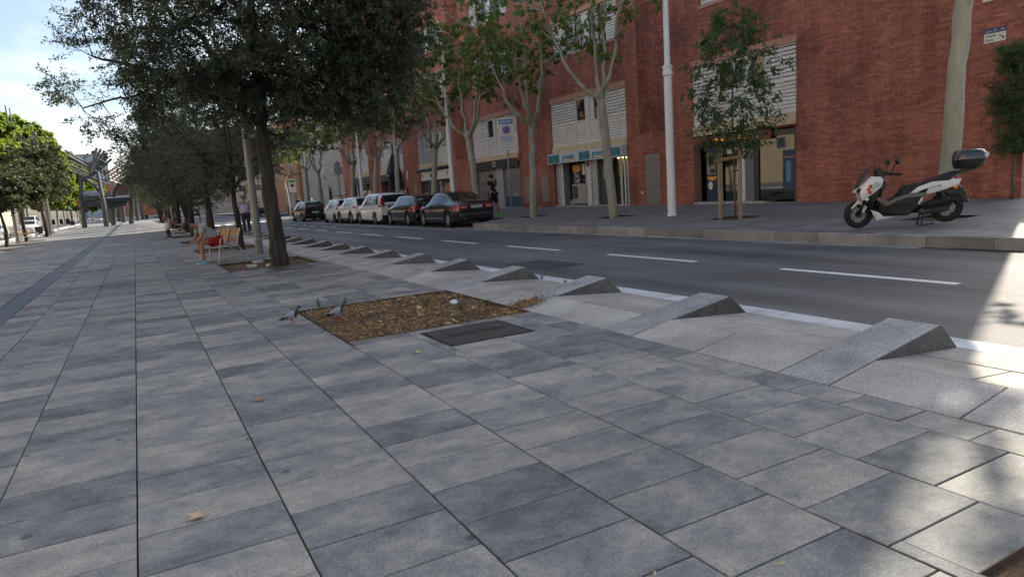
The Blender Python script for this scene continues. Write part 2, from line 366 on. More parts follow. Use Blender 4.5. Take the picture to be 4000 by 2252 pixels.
# ------------------------------------------------------------------ granite apron with wedges
def granite(name, c1, c2, warm=None, objr=0.12, cloud=1.2, rough=0.75):
    m = bpy.data.materials.new(name); m.use_nodes = True; t = m.node_tree; b = t.nodes['Principled BSDF']; L = t.links.new
    g = N(t, 'ShaderNodeNewGeometry')
    n1 = N(t, 'ShaderNodeTexNoise'); n1.inputs['Scale'].default_value = 115; n1.inputs['Detail'].default_value = 3; n1.inputs['Roughness'].default_value = 0.7; L(g.outputs['Position'], n1.inputs[0])
    cr = N(t, 'ShaderNodeValToRGB'); e = cr.color_ramp.elements; e[0].position = 0.36; e[0].color = (*c1, 1); e[1].position = 0.62; e[1].color = (*c2, 1); L(n1.outputs['Fac'], cr.inputs[0])
    n2 = N(t, 'ShaderNodeTexNoise'); n2.inputs['Scale'].default_value = cloud; n2.inputs['Detail'].default_value = 6; n2.inputs['Roughness'].default_value = 0.65; L(g.outputs['Position'], n2.inputs[0])
    mr = N(t, 'ShaderNodeMapRange'); mr.inputs[1].default_value = 0.3; mr.inputs[2].default_value = 0.7; mr.inputs[3].default_value = 0.62; mr.inputs[4].default_value = 1.25; L(n2.outputs['Fac'], mr.inputs[0])
    v = N(t, 'ShaderNodeVectorMath', operation='SCALE'); L(cr.outputs[0], v.inputs[0]); L(mr.outputs[0], v.inputs['Scale'])
    oi = N(t, 'ShaderNodeObjectInfo'); m3 = N(t, 'ShaderNodeMapRange'); m3.inputs[3].default_value = 1 - objr; m3.inputs[4].default_value = 1 + objr; L(oi.outputs['Random'], m3.inputs[0])
    v2 = N(t, 'ShaderNodeVectorMath', operation='SCALE'); L(v.outputs[0], v2.inputs[0]); L(m3.outputs[0], v2.inputs['Scale']); cur = v2.outputs[0]
    if warm:
        n5 = N(t, 'ShaderNodeTexNoise'); n5.inputs['Scale'].default_value = 2.3; n5.inputs['Detail'].default_value = 5; L(g.outputs['Position'], n5.inputs[0])
        m5 = N(t, 'ShaderNodeMapRange'); m5.inputs[1].default_value = 0.45; m5.inputs[2].default_value = 0.7; L(n5.outputs['Fac'], m5.inputs[0])
        mx5 = N(t, 'ShaderNodeMix', data_type='RGBA'); L(m5.outputs[0], mx5.inputs[0]); L(cur, mx5.inputs[6]); mx5.inputs[7].default_value = (*warm, 1); cur = mx5.outputs[2]
    L(cur, b.inputs['Base Color']); b.inputs['Roughness'].default_value = rough
    bp = N(t, 'ShaderNodeBump'); bp.inputs['Strength'].default_value = 0.5; bp.inputs['Distance'].default_value = 0.006; L(n1.outputs['Fac'], bp.inputs['Height']); L(bp.outputs[0], b.inputs['Normal'])
    return m
G_RAMP = granite('granite_pale', (0.23, 0.228, 0.22), (0.53, 0.52, 0.48), objr=0.12)
G_REAR = granite('granite_tan', (0.20, 0.193, 0.178), (0.44, 0.42, 0.375), objr=0.12)
G_WEDGE = granite('granite_blue_grey', (0.14, 0.146, 0.155), (0.54, 0.545, 0.54), objr=0.2, cloud=2.0)
G_WSIDE = granite('granite_stained_shaded_side', (0.035, 0.035, 0.035), (0.19, 0.18, 0.165), objr=0.3, cloud=5.0)  # staining plus the weaker light on the sides, both put into the colour
G_KERB = granite('granite_kerb', (0.15, 0.146, 0.14), (0.33, 0.32, 0.305), objr=0.2)
G_GUTTER = granite('gutter_stone', (0.46, 0.48, 0.49), (0.70, 0.72, 0.72), objr=0.12)
AX0, AXJ, AX1, ZJ, ZT, AXT = 3.745, 4.215, 5.195, 0.0765, 0.20, 4.98
WW = 0.40
ab = MB(); ab.grid(lambda x, y: (x, y, gz(y) - 0.05), [PX1, 5.52], YB[1:])
apron = ab.build('granite_apron', m_joint_sand); tag(apron, 'strip of pale granite slabs with wedges between promenade and road', kind='structure')
def zr_rear(x): return ZJ + (0.0 - ZJ) * (x - AXJ) / (AX1 - AXJ)
wedge_polys = []
def wedge_mesh():
    b = MB(); n = 6
    # top surface slightly rounded at the crest
    prof = [(AX0, -0.05), (AX0, 0.0)] + [(AX0 + (AXT - 0.06 - AX0) * t, ZT * 0.952 * t) for t in (0.33, 0.66, 1.0)] + [(AXT - 0.015, ZT), (AXT + 0.015, ZT - 0.006), (5.20, 0.0), (5.20, -0.05)]
    b.prism([(x - AX0, z) for x, z in prof], 'y', 0, WW)
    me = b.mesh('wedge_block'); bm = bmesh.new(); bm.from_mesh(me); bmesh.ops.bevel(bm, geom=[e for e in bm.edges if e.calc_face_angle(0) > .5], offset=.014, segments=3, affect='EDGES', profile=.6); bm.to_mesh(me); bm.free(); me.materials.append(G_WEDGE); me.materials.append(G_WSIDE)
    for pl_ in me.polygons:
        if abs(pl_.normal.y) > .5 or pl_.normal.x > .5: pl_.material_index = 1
    return me
WM = wedge_mesh()
def ramp_mesh(w, x0, x1, za, zb, m, nm):
    b = MB(); c = 0.004
    b.loft([[(x0 + c, c, za), (x1 - c, c, zb), (x1, 0, zb - c), (x1, 0, -0.05), (x0, 0, -0.05), (x0, 0, za - c)], [(x0 + c, w - c, za), (x1 - c, w - c, zb), (x1, w, zb - c), (x1, w, -0.05), (x0, w, -0.05), (x0, w, za - c)]])
    me = b.mesh(nm); me.materials.append(m); return me
G = 0.004
half = (2.0 - WW) / 2
RM = ramp_mesh(half - 2 * G, 0.0, AXJ - AX0 - 0.003, 0.0, ZJ, G_RAMP, 'ramp_slab')
RR1 = ramp_mesh(1.0 - 2 * G, 0.0, AX1 - AXJ - 0.52, ZJ - 0.001, zr_rear(AX1 - 0.52), G_REAR, 'rear_slab')
RR2 = ramp_mesh(1.6 - 2 * G, 0.0, 0.51, zr_rear(AX1 - 0.51), 0.0, G_REAR, 'rear_slab')
RR3 = ramp_mesh(0.6 - 2 * G, 0.0, AX1 - AXJ - 0.52, ZJ - 0.001, zr_rear(AX1 - 0.52), G_REAR, 'rear_slab')
def put(me, nm, parent, loc, rot=(0, 0, 0), sc=None):
    o = bpy.data.objects.new(nm, me); COL.objects.link(o); o.parent = parent; o.location = loc; o.rotation_euler = rot
    if sc: o.scale = sc
    return o
for k in range(-3, 34):
    y0 = 2.77 + 2.0 * k; z = gz(y0 + 1); j = lambda a=.002: rnd.uniform(-a, a)
    if 68 > y0:
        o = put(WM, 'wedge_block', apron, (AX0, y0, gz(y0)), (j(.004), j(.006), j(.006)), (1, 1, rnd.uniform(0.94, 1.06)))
        put(RM, 'ramp_slab', apron, (AX0, y0 + WW + G, z + j()), (j(), j(), 0)); put(RM, 'ramp_slab', apron, (AX0, y0 + WW + half + G, z + j()), (j(), j(), 0))
        put(RR1, 'rear_slab', apron, (AXJ, y0 + WW + G, z + j()), (j(), j(), 0)); put(RR3, 'rear_slab', apron, (AXJ, y0 + WW + 1.0 + G, z + j()), (j(), j(), 0))
        put(RR2, 'rear_slab', apron, (AX1 - 0.51, y0 + WW + G, z - 0.001 + j(.001)))
gm = MB().cbox((0.004, 0.004, -0.05), (0.276, 0.496, 0), 0.003).mesh('gutter_stone'); gm.materials.append(G_GUTTER)
for k in range(-6, 120):
    put(gm, 'gutter_stone', apron, (5.207, k * 0.5, gz(k * .5) - 0.006 + rnd.uniform(-.002, .002)))

# ------------------------------------------------------------------ road
def asphalt(name, base):
    m = bpy.data.materials.new(name); m.use_nodes = True; t = m.node_tree; b = t.nodes['Principled BSDF']; L = t.links.new
    g = N(t, 'ShaderNodeNewGeometry'); mpn = N(t, 'ShaderNodeMapping'); mpn.inputs['Scale'].default_value = (1.6, 0.16, 1); L(g.outputs['Position'], mpn.inputs[0])
    n1 = N(t, 'ShaderNodeTexNoise'); n1.inputs['Scale'].default_value = 0.8; n1.inputs['Detail'].default_value = 5; L(mpn.outputs[0], n1.inputs[0])
    n2 = N(t, 'ShaderNodeTexNoise'); n2.inputs['Scale'].default_value = 70; n2.inputs['Detail'].default_value = 3; n2.inputs['Roughness'].default_value = 0.8; L(g.outputs['Position'], n2.inputs[0])
    n3 = N(t, 'ShaderNodeTexNoise'); n3.inputs['Scale'].default_value = 0.7; n3.inputs['Detail'].default_value = 4; L(g.outputs['Position'], n3.inputs[0])
    c = N(t, 'ShaderNodeRGB'); c.outputs[0].default_value = (*base, 1); cur = c.outputs[0]
    for nn, lo, hi in ((n1, 0.5, 1.5), (n2, 0.35, 1.65), (n3, 0.8, 1.2)):
        mr = N(t, 'ShaderNodeMapRange'); mr.inputs[1].default_value = 0.3; mr.inputs[2].default_value = 0.7; mr.inputs[3].default_value = lo; mr.inputs[4].default_value = hi; L(nn.outputs['Fac'], mr.inputs[0])
        v = N(t, 'ShaderNodeVectorMath', operation='SCALE'); L(cur, v.inputs[0]); L(mr.outputs[0], v.inputs['Scale']); cur = v.outputs[0]
    L(cur, b.inputs['Base Color']); b.inputs['Roughness'].default_value = 0.72
    bp = N(t, 'ShaderNodeBump'); bp.inputs['Strength'].default_value = 0.6; bp.inputs['Distance'].default_value = 0.01; L(n2.outputs['Fac'], bp.inputs['Height']); L(bp.outputs[0], b.inputs['Normal'])
    return m
m_asph = asphalt('asphalt', (0.098, 0.099, 0.101)); m_asph2 = asphalt('asphalt_left', (0.12, 0.115, 0.115))
road = strip('road', [5.49, 8, 10.6, 13.3], YB, lambda x, y: rz(y), m_asph, label='dark asphalt road between granite apron and parked cars')
def paint_mat():
    m = mat('road_paint', (0.74, 0.75, 0.76), 0.6, var=0.12, vscale=9, coord='World', col2=(0.30, 0.30, 0.31), c2scale=28, c2lo=0.55, c2hi=0.72); return m
m_paint = paint_mat()
b = MB()
for k in range(-1, 14):
    y0 = 4.25 + 4.1 * k
    put(MB().grid(lambda x, y: (x, y, rz(y + y0) + 0.004 - rz(y0)), [-0.07, 0.07], [0, 1.2, 2.4]).mesh('lane_dash'), 'lane_dash', road, (7.95, y0, rz(y0))).data.materials.append(m_paint)
for k in range(6):     # give-way teeth and second lane marks further on
    y0 = 36.5 + 2.6 * k
    put(MB().grid(lambda x, y: (x, y, 0.004), [-0.07, 0.07], [0, 1.1]).mesh('lane_dash'), 'lane_dash', road, (9.3 + 0.12 * (k % 2), y0, rz(y0))).data.materials.append(m_paint)
for k in range(7):     # crossing bars at the junction
    y0 = 62.0
    put(MB().grid(lambda x, y: (x, y, 0.004), [-0.25, 0.25], [0, 3.0]).mesh('crossing_bar'), 'crossing_bar', road, (6.0 + 0.95 * k, y0, rz(y0))).data.materials.append(m_paint)
MB().grid(lambda x, y: (x, y, rz(y) + 0.0045), [10.52, 10.62], [24.2, 40, 60]).build('edge_line', m_paint, road)
m_patch = mat('asphalt_patch', (0.035, 0.037, 0.045), 0.7, var=0.3, vscale=5, coord='World', bump=0.4, bscale=90)
for (a, c) in (((5.95, 9.75), (6.35, 11.3)), ((6.37, 9.8), (6.78, 11.25))):
    MB().grid(lambda x, y: (x, y, rz(y) + 0.004), [a[0], c[0]], [a[1], c[1]]).build('repair_patch', m_patch, road)
m_iron0 = mat('iron_dark', (0.03, 0.03, 0.033), 0.55, metal=0.4, var=0.3, vscale=20)
# kerb and sidewalk
sw_b = MB()
def side_mat():
    m = bpy.data.materials.new('sidewalk_tile'); m.use_nodes = True; t = m.node_tree; b = t.nodes['Principled BSDF']; L = t.links.new
    g = N(t, 'ShaderNodeNewGeometry'); br = N(t, 'ShaderNodeTexBrick'); br.inputs['Scale'].default_value = 1.0; br.offset = 0.0
    br.inputs['Brick Width'].default_value = 0.4; br.inputs['Row Height'].default_value = 0.4; br.inputs['Mortar Size'].default_value = 0.006
    br.inputs['Color1'].default_value = (0.175, 0.168, 0.17, 1); br.inputs['Color2'].default_value = (0.215, 0.205, 0.20, 1); br.inputs['Mortar'].default_value = (0.075, 0.07, 0.07, 1)
    L(g.outputs['Position'], br.inputs[0])
    n2 = N(t, 'ShaderNodeTexNoise'); n2.inputs['Scale'].default_value = 1.3; n2.inputs['Detail'].default_value = 7; n2.inputs['Roughness'].default_value = 0.7; L(g.outputs['Position'], n2.inputs[0])
    mr = N(t, 'ShaderNodeMapRange'); mr.inputs[1].default_value = 0.3; mr.inputs[2].default_value = 0.7; mr.inputs[3].default_value = 0.66; mr.inputs[4].default_value = 1.3; L(n2.outputs['Fac'], mr.inputs[0])
    v = N(t, 'ShaderNodeVectorMath', operation='SCALE'); L(br.outputs['Color'], v.inputs[0]); L(mr.outputs[0], v.inputs['Scale']); L(v.outputs[0], b.inputs['Base Color']); b.inputs['Roughness'].default_value = 0.75
    bp = N(t, 'ShaderNodeBump'); bp.inputs['Strength'].default_value = 0.4; bp.inputs['Distance'].default_value = 0.004; L(br.outputs['Fac'], bp.inputs['Height']); bp.invert = True; L(bp.outputs[0], b.inputs['Normal']); return m
m_side = side_mat()
KF = 11.12                      # kerb front
KEND = 23.6
ys1 = [-40, 0, 5, 14, KEND]; ys2 = [KEND, 40, 60, 66]
SPITS = [(13.35, 14.35, 7.3, 8.3), (13.15, 14.15, 12.4, 13.4), (13.35, 14.35, 17.7, 18.7), (13.4, 14.4, 23.1, 24.1), (13.4, 14.4, 27.8, 28.8)]
rects = [(KF + 0.24, 18.25, -40, 66.8)]
rects = cut(rects, (0, 13.22, KEND, 64))
for h in SPITS: rects = cut(rects, h)
for (a, b_, c, d) in rects:
    ys = [c] + [y for y in (0, 5, 60) if c < y < d] + [d]
    sw_b.grid(lambda x, y: (x, y, sz(x, y)), [a, b_], ys)
sidewalk = sw_b.build('sidewalk', m_side); tag(sidewalk, 'shaded grey tiled sidewalk in front of the red brick building', kind='structure')
km = MB().cbox((0, 0.003, -0.25), (0.24, 0.994, 0), 0.012).mesh('kerb_stone'); km.materials.append(G_KERB)
kbs = MB(); kbs.grid(lambda x, y: (x, y, gz(y) - 0.03), [KF + 0.03, KF + 0.2], [-10, 0, 5, KEND - .2]); kerb = kbs.build('kerb', m_joint); tag(kerb, 'granite kerb edging the sidewalk along the far side of the road', kind='structure')
for k in range(-14, 18):
    y0 = 5.46 + k
    put(km, 'kerb_stone', kerb, (KF + rnd.uniform(-.004, .004), y0, sz(KF, y0 + .5) + 0.003 + rnd.uniform(-.003, .003)), (0, rnd.uniform(-.01, .01), rnd.uniform(-.003, .003)))
d = Vector((13.22 - KF, 1.1)); seg = 2; ang = math.atan2(d.y, d.x)
for k in range(2):           # the kerb turns into the parking bay
    p = Vector((KF, KEND - 0.1)) + d * (k / 2); put(km, 'kerb_stone', kerb, (p.x + 0.1, p.y, sz(p.x, p.y) + 0.002), (0, 0, ang - R(90)), (1, d.length / 2, 1))
MB().add([(KF + .2, KEND - .02, sz(KF, KEND) + .001), (13.24, KEND + 1.0, sz(13.2, KEND) + 0.001), (13.24, KEND - .02, sz(13.2, KEND) + .001)], [(0, 1, 2)]).build('corner_paving', m_side, sidewalk)
for k in range(24, 64): put(km, 'kerb_stone', kerb, (13.22, k + 0.6, sz(13.2, k) + 0.002))
gm2 = MB().cbox((0.003, 0.004, -0.05), (0.236, 0.496, 0), 0.003).mesh('gutter_stone'); gm2.materials.append(granite('gutter_far', (0.20, 0.20, 0.195), (0.40, 0.39, 0.37), objr=0.15))
for k in range(-20, 49):
    if 5 <= k * .5 < 6.1: continue
    put(gm2, 'gutter_stone', kerb, (KF - 0.242, k * 0.5, rz(k * .5) + 0.006 + rnd.uniform(-.002, .002)))
MB().box((KF - .23, 5.1, rz(5) - .02), (KF - .01, 6.0, rz(5) + .003)).build('drain_grating', m_iron0, kerb)
# left carriageway and its far sidewalk
strip('left_road', [-12.3, -8.6], YB, lambda x, y: gz(y) - 0.10, m_asph2, label='pale sunlit asphalt road on the far left beyond the trees')
strip('left_sidewalk', [-30, -12.3], YB, lambda x, y: gz(y) + 0.02, m_side, label='sidewalk on the far left in front of shops')
lk = MB(); lk.grid(lambda x, y: (x, y, gz(y) + 0.004), [-8.6, -8.3], [-40, 5, 60, 400]); lk.quad((-8.6, -40, -.12), (-8.6, -40, .004), (-8.6, 400, -.25), (-8.6, 400, -.4)); lk.build('left_kerb', G_GUTTER)['kind'] = 'structure'
bpy.data.objects['left_kerb']['label'] = 'pale kerb along the left edge of the promenade'
# cross street beyond the brick building
strip('cross_street', [13.3, 80], [66.8, 75, 84], lambda x, y: gz(y) - 0.03, m_asph2, label='side street opening right after the brick building')
strip('far_sidewalk', [13.3, 80], [84, 120, 300], lambda x, y: gz(y) + 0.12, m_side, label='distant sidewalk beyond the side street')

# ------------------------------------------------------------------ tree pits with earth
m_earth = mat('earth', (0.13, 0.075, 0.042), 0.95, var=0.35, vscale=6, coord='World', bump=1.0, bscale=30, col2=(0.07, 0.05, 0.035), c2scale=3)
m_steel_rust = mat('rusty_edge', (0.07, 0.045, 0.032), 0.8, var=0.4, vscale=12, coord='World')
def earth_patch(h, dz, amp, name='earth', zf=None, parent=None):
    zf = zf or (lambda x, y: gz(y)); nx, ny = 14, 14; b = MB()
    us = [h[0] + (h[1] - h[0]) * i / nx for i in range(nx + 1)]; vs = [h[2] + (h[3] - h[2]) * i / ny for i in range(ny + 1)]
    def fn(x, y):
        e = min(x - h[0], h[1] - x, y - h[2], h[3] - y); return (x, y, zf(x, y) + dz + amp * (math.sin(x * 5.1 + y * 3.3) * .3 + math.sin(x * 2.3 - y * 4.1) * .4) * min(1, max(0, e) / .2) + (amp * .6 * min(1, e / 0.5)))
    b.grid(fn, us, vs); return b.build(name, m_earth, parent, smooth=True), fn
def pit_frame(h, nm, label, zf=None, dz=-0.045, amp=0.02):
    zf = zf or (lambda x, y: gz(y))
    zb = zf(h[0], h[2]); b = MB(); tck = 0.006
    b.box((h[0] - tck, h[2], zb - .1), (h[0], h[3], zb + .001)).box((h[1], h[2], zb - .1), (h[1] + tck, h[3], zb + .001)).box((h[0], h[2] - tck, zb - .1), (h[1], h[2], zb + .001)).box((h[0], h[3], zb - .1), (h[1], h[3] + tck, zb + .001))
    o = b.build(nm, m_steel_rust); tag(o, label, 'tree pit'); e, fn = earth_patch(h, dz, amp, 'earth', zf, o); return o, fn
# ================================================================== RED BRICK BUILDING
FX = 18.2
BY0, BY1, BTOP = 8.4, 66.8, 18.0
def brick_mat(name, mode):
    m = bpy.data.materials.new(name); m.use_nodes = True; t = m.node_tree; b = t.nodes['Principled BSDF']; L = t.links.new
    g = N(t, 'ShaderNodeNewGeometry'); sp = N(t, 'ShaderNodeSeparateXYZ'); L(g.outputs['Position'], sp.inputs[0])
    cb = N(t, 'ShaderNodeCombineXYZ'); L(sp.outputs[1], cb.inputs[0]); L(sp.outputs[2], cb.inputs[1])
    A, B = (0.285, 0.094, 0.065), (0.385, 0.135, 0.092)
    if mode == 'wall':
        br = N(t, 'ShaderNodeTexBrick'); br.inputs['Scale'].default_value = 1.0; br.inputs['Brick Width'].default_value = 0.297; br.inputs['Row Height'].default_value = 0.0625; br.inputs['Mortar Size'].default_value = 0.006
        br.inputs['Color1'].default_value = (*A, 1); br.inputs['Color2'].default_value = (*B, 1); br.inputs['Mortar'].default_value = (0.31, 0.135, 0.095, 1); L(cb.outputs[0], br.inputs[0]); cur = br.outputs['Color']
    elif mode == 'plain':
        c = N(t, 'ShaderNodeRGB'); c.outputs[0].default_value = (0.30, 0.14, 0.10, 1); cur = c.outputs[0]
    else:
        r_ = N(t, 'ShaderNodeObjectInfo').outputs['Random'] if mode == 'obj' else g.outputs['Random Per Island']
        cr = N(t, 'ShaderNodeValToRGB'); e = cr.color_ramp.elements; e[0].color = (0.25, 0.084, 0.06, 1); e[1].color = (0.41, 0.152, 0.105, 1); k = e.new(0.5); k.color = (0.33, 0.112, 0.077, 1); L(r_, cr.inputs[0]); cur = cr.outputs[0]
    for sc, det, lo, hi in ((0.7, 7, 0.66, 1.28), (14, 3, 0.78, 1.22)):
        n = N(t, 'ShaderNodeTexNoise'); n.inputs['Scale'].default_value = sc; n.inputs['Detail'].default_value = det; L(g.outputs['Position'], n.inputs[0])
        mr = N(t, 'ShaderNodeMapRange'); mr.inputs[1].default_value = 0.3; mr.inputs[2].default_value = 0.7; mr.inputs[3].default_value = lo; mr.inputs[4].default_value = hi; L(n.outputs['Fac'], mr.inputs[0])
        v = N(t, 'ShaderNodeVectorMath', operation='SCALE'); L(cur, v.inputs[0]); L(mr.outputs[0], v.inputs['Scale']); cur = v.outputs[0]
    mp3 = N(t, 'ShaderNodeMapping'); mp3.inputs['Scale'].default_value = (2.6, 0.22, 1); L(cb.outputs[0], mp3.inputs[0])
    n = N(t, 'ShaderNodeTexNoise'); n.inputs['Scale'].default_value = 1.0; n.inputs['Detail'].default_value = 6; n.inputs['Roughness'].default_value = 0.65; L(mp3.outputs[0], n.inputs[0])
    mr = N(t, 'ShaderNodeMapRange'); mr.inputs[1].default_value = 0.3; mr.inputs[2].default_value = 0.7; mr.inputs[3].default_value = 0.74; mr.inputs[4].default_value = 1.16; L(n.outputs['Fac'], mr.inputs[0])
    v = N(t, 'ShaderNodeVectorMath', operation='SCALE'); L(cur, v.inputs[0]); L(mr.outputs[0], v.inputs['Scale']); cur = v.outputs[0]
    # pale efflorescence
    mp2 = N(t, 'ShaderNodeMapping'); mp2.inputs['Scale'].default_value = (0.7, 2.2, 1); L(cb.outputs[0], mp2.inputs[0])
    n = N(t, 'ShaderNodeTexNoise'); n.inputs['Scale'].default_value = 1.1; n.inputs['Detail'].default_value = 8; n.inputs['Roughness'].default_value = 0.72; L(mp2.outputs[0], n.inputs[0])
    mr = N(t, 'ShaderNodeMapRange'); mr.inputs[1].default_value = 0.58; mr.inputs[2].default_value = 0.82; mr.inputs[4].default_value = 0.6; L(n.outputs['Fac'], mr.inputs[0])
    mxn = N(t, 'ShaderNodeMix', data_type='RGBA'); L(mr.outputs[0], mxn.inputs[0]); L(cur, mxn.inputs[6]); mxn.inputs[7].default_value = (0.44, 0.25, 0.19, 1)
    L(mxn.outputs[2], b.inputs['Base Color']); b.inputs['Roughness'].default_value = 0.85
    return m
BW, BI, BO, BP = brick_mat('brick_far', 'wall'), brick_mat('brick_many', 'island'), brick_mat('brick_single', 'obj'), brick_mat('mortar', 'plain')
m_lintel = mat('lintel_pink', (0.43, 0.24, 0.175), 0.85, var=0.2, vscale=2.5, coord='World')
m_beam = mat('beam_concrete', (0.56, 0.46, 0.31), 0.85, var=0.22, vscale=2.0, coord='World', stretch=(1, 3.0, 0.5), col2=(0.27, 0.17, 0.085), c2scale=1.6, c2lo=0.6, c2hi=0.8)
m_white = mat('white_paint', (0.62, 0.62, 0.60), 0.5, var=0.12, vscale=5, coord='World')
m_slat = mat('slat_white', (0.66, 0.645, 0.60), 0.55, var=0.16, vscale=7, coord='World', objrand=0.08, island=0.1)
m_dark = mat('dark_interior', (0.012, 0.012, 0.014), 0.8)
m_glass = mat('window_glass', (0.015, 0.017, 0.02), 0.03, spec=0.9)
m_alu = mat('aluminium', (0.42, 0.43, 0.44), 0.45, metal=0.6)
m_grey_metal = mat('grey_metal', (0.24, 0.22, 0.19), 0.5, metal=0.3, var=0.15, vscale=2, coord='World')
m_black = mat('black_panel', (0.012, 0.012, 0.014), 0.45)
BAYS = {'R': (14.62, 19.07), 'P': (22.92, 28.68), 'N': (32.05, 37.5), 'G': (41.05, 46.55), 'A': (49.75, 55.38), 'E': (58.5, 64.2)}
def bdz(yc): return 0.0095 * max(0, yc - 26)
LATT = [(20.5, 22.1), (38.35, 40.17), (56.2, 57.8)]
openings = []
for k, (a, b_) in BAYS.items():
    d = bdz((a + b_) / 2)
    openings.append((a, b_, -0.3, 2.72 + d)); openings.append((a, b_, 3.08 + d, 5.15 + d))
    for f in range(3):
        openings.append((a + 0.37, b_ - 0.42, 7.15 + 3.15 * f + d, 8.72 + 3.15 * f + d))
for a, b_ in LATT: openings.append((a, b_, 3.1 + bdz(a), 16.3))
bld = thing('brick_building', 'long red brick apartment building with shops and white louvred windows', 'building', (0, 0, 0))
ysn = sorted({BY0, BY1, *[o[0] for o in openings], *[o[1] for o in openings]}); zsn = sorted({-0.4, BTOP, *[max(-0.4, o[2]) for o in openings], *[o[3] for o in openings]})
wb = MB(); wb2 = MB()
NEARY = 32.05
for i in range(len(ysn) - 1):
    run = None
    for j in range(len(zsn) - 1):
        yc, zc = (ysn[i] + ysn[i + 1]) / 2, (zsn[j] + zsn[j + 1]) / 2
        solid = not any(o[0] < yc < o[1] and o[2] < zc < o[3] for o in openings)
        if solid:
            if run is None: run = zsn[j]
        if run is not None and (not solid or j == len(zsn) - 2):
            top = zsn[j + 1] if solid else zsn[j]
            near = ysn[i + 1] <= NEARY + 1e-6
            (wb2 if near else wb).box((FX, ysn[i], run), (FX + 0.34, ysn[i + 1], top)); run = None
wall = wb2.build('facade_wall', BP, bld); wb.build('facade_wall', BW, bld)
SK = BY0 + 0.55 * 14.4    # unseen end wall, skewed back so the sun gets past the corner
MB().prism([(FX + .34, BY0), (33, SK), (33, SK + .3), (FX + .34, BY0 + .3)], 'z', -0.4, BTOP).box((FX + 0.34, BY1 - .3, -0.4), (33, BY1, BTOP)).box((32.7, SK + .3, -0.4), (33, BY1 - .3, BTOP)).build('side_wall', BW, bld)
MB().prism([(FX - .06, BY0 - .06), (33.1, SK - .06), (33.1, BY1 + .06), (FX - .06, BY1 + .06)], 'z', BTOP, BTOP + .25).build('roof', m_lintel, bld)
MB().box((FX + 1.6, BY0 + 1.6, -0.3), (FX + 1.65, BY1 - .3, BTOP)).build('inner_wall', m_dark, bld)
# bricks proud of the mortar on the near part of the facade
bricks = []
nrow = int((9.6 - 0.1) / 0.0625)
for r_ in range(nrow):
    z0 = 0.10 + r_ * 0.0625
    y = BY0 - (0.15 if r_ % 2 else 0.0) - rnd.uniform(0, .1)
    while y < NEARY:
        ln = 0.285 if rnd.random() < 0.8 else 0.135
        a, c = max(y, BY0), min(y + ln, NEARY); y += ln + 0.012
        if c - a < 0.03: continue
        if z0 > 5.2 + 0.27 * (a - BY0): continue
        segs = [(a, c)]
        for o in openings:
            if z0 + 0.05 > o[2] and z0 < o[3]:
                ns = []
                for (p, q) in segs:
                    if o[0] >= q or o[1] <= p: ns.append((p, q)); continue
                    if o[0] > p: ns.append((p, o[0]))
                    if o[1] < q: ns.append((o[1], q))
                segs = ns
        for (p, q) in segs:
            if q - p > 0.03: bricks.append((p, q, z0))
def barea(bk):
    p = proj((FX, (bk[0] + bk[1]) / 2, bk[2]));
    if p is None or not (0 < p[0] < 1 and 0 < p[1] < 0.5625): return 0
    if (FX, 0) and p[0] > 0.98: return 0
    return (bk[1] - bk[0]) / ((bk[0]) ** 2 + 300)
bricks.sort(key=barea, reverse=True)
bc = {}
for (p, q, z0) in bricks[:300]:
    k = round(q - p, 2)
    if k not in bc:
        me = MB().cbox((-0.025, -k / 2, -0.006), (0.025, k / 2, 0.0), 0.0025).mesh('brick'); me.materials.append(BO); bc[k] = me
    o = put(bc[k], 'brick', wall, (FX - rnd.uniform(.0035, .007), (p + q) / 2, z0 + 0.025), (0, R(-90), 0))
bb = MB()
for (p, q, z0) in bricks[300:]:
    x = FX - rnd.uniform(.003, .008)
    bb.add([(x, p, z0), (x, q, z0), (x, q, z0 + .05), (x, p, z0 + .05), (FX + .002, p, z0), (FX + .002, q, z0), (FX + .002, q, z0 + .05), (FX + .002, p, z0 + .05)], [(0, 3, 2, 1), (0, 1, 5, 4), (1, 2, 6, 5), (2, 3, 7, 6), (3, 0, 4, 7)])
o = bb.build('bricks', BI, wall, keepn=True); o['kind'] = 'stuff'
# perforated brick screens
for li, (a, b_) in enumerate(LATT):
    z0 = 3.1 + bdz(a); lb = MB(); n = 9; pt = (b_ - a) / n; r_ = 0
    ch = 0.0625
    while z0 + r_ * ch < 16.2:
        z = z0 + r_ * ch
        off = (0 if r_ % 2 == 0 else 0.5) * pt
        for k in range(-1, n + 1):
            p, q = max(a, a + k * pt + off), min(b_, a + k * pt + off + pt * 0.58)
            if q - p > 0.015: lb.box((FX + 0.004 + rnd.uniform(0, .004), p, z + .002), (FX + 0.11, q, z + ch))
        r_ += 1
    o = lb.build('brick_screen', BI, bld); o['kind'] = 'stuff'
    MB().box((FX + 0.115, a - .0, z0 - .0), (FX + 0.13, b_ + .0, 16.3)).build('screen_shade_sheet', m_dark, bld)  # dark sheet close behind the bricks, gives the holes their shade as colour

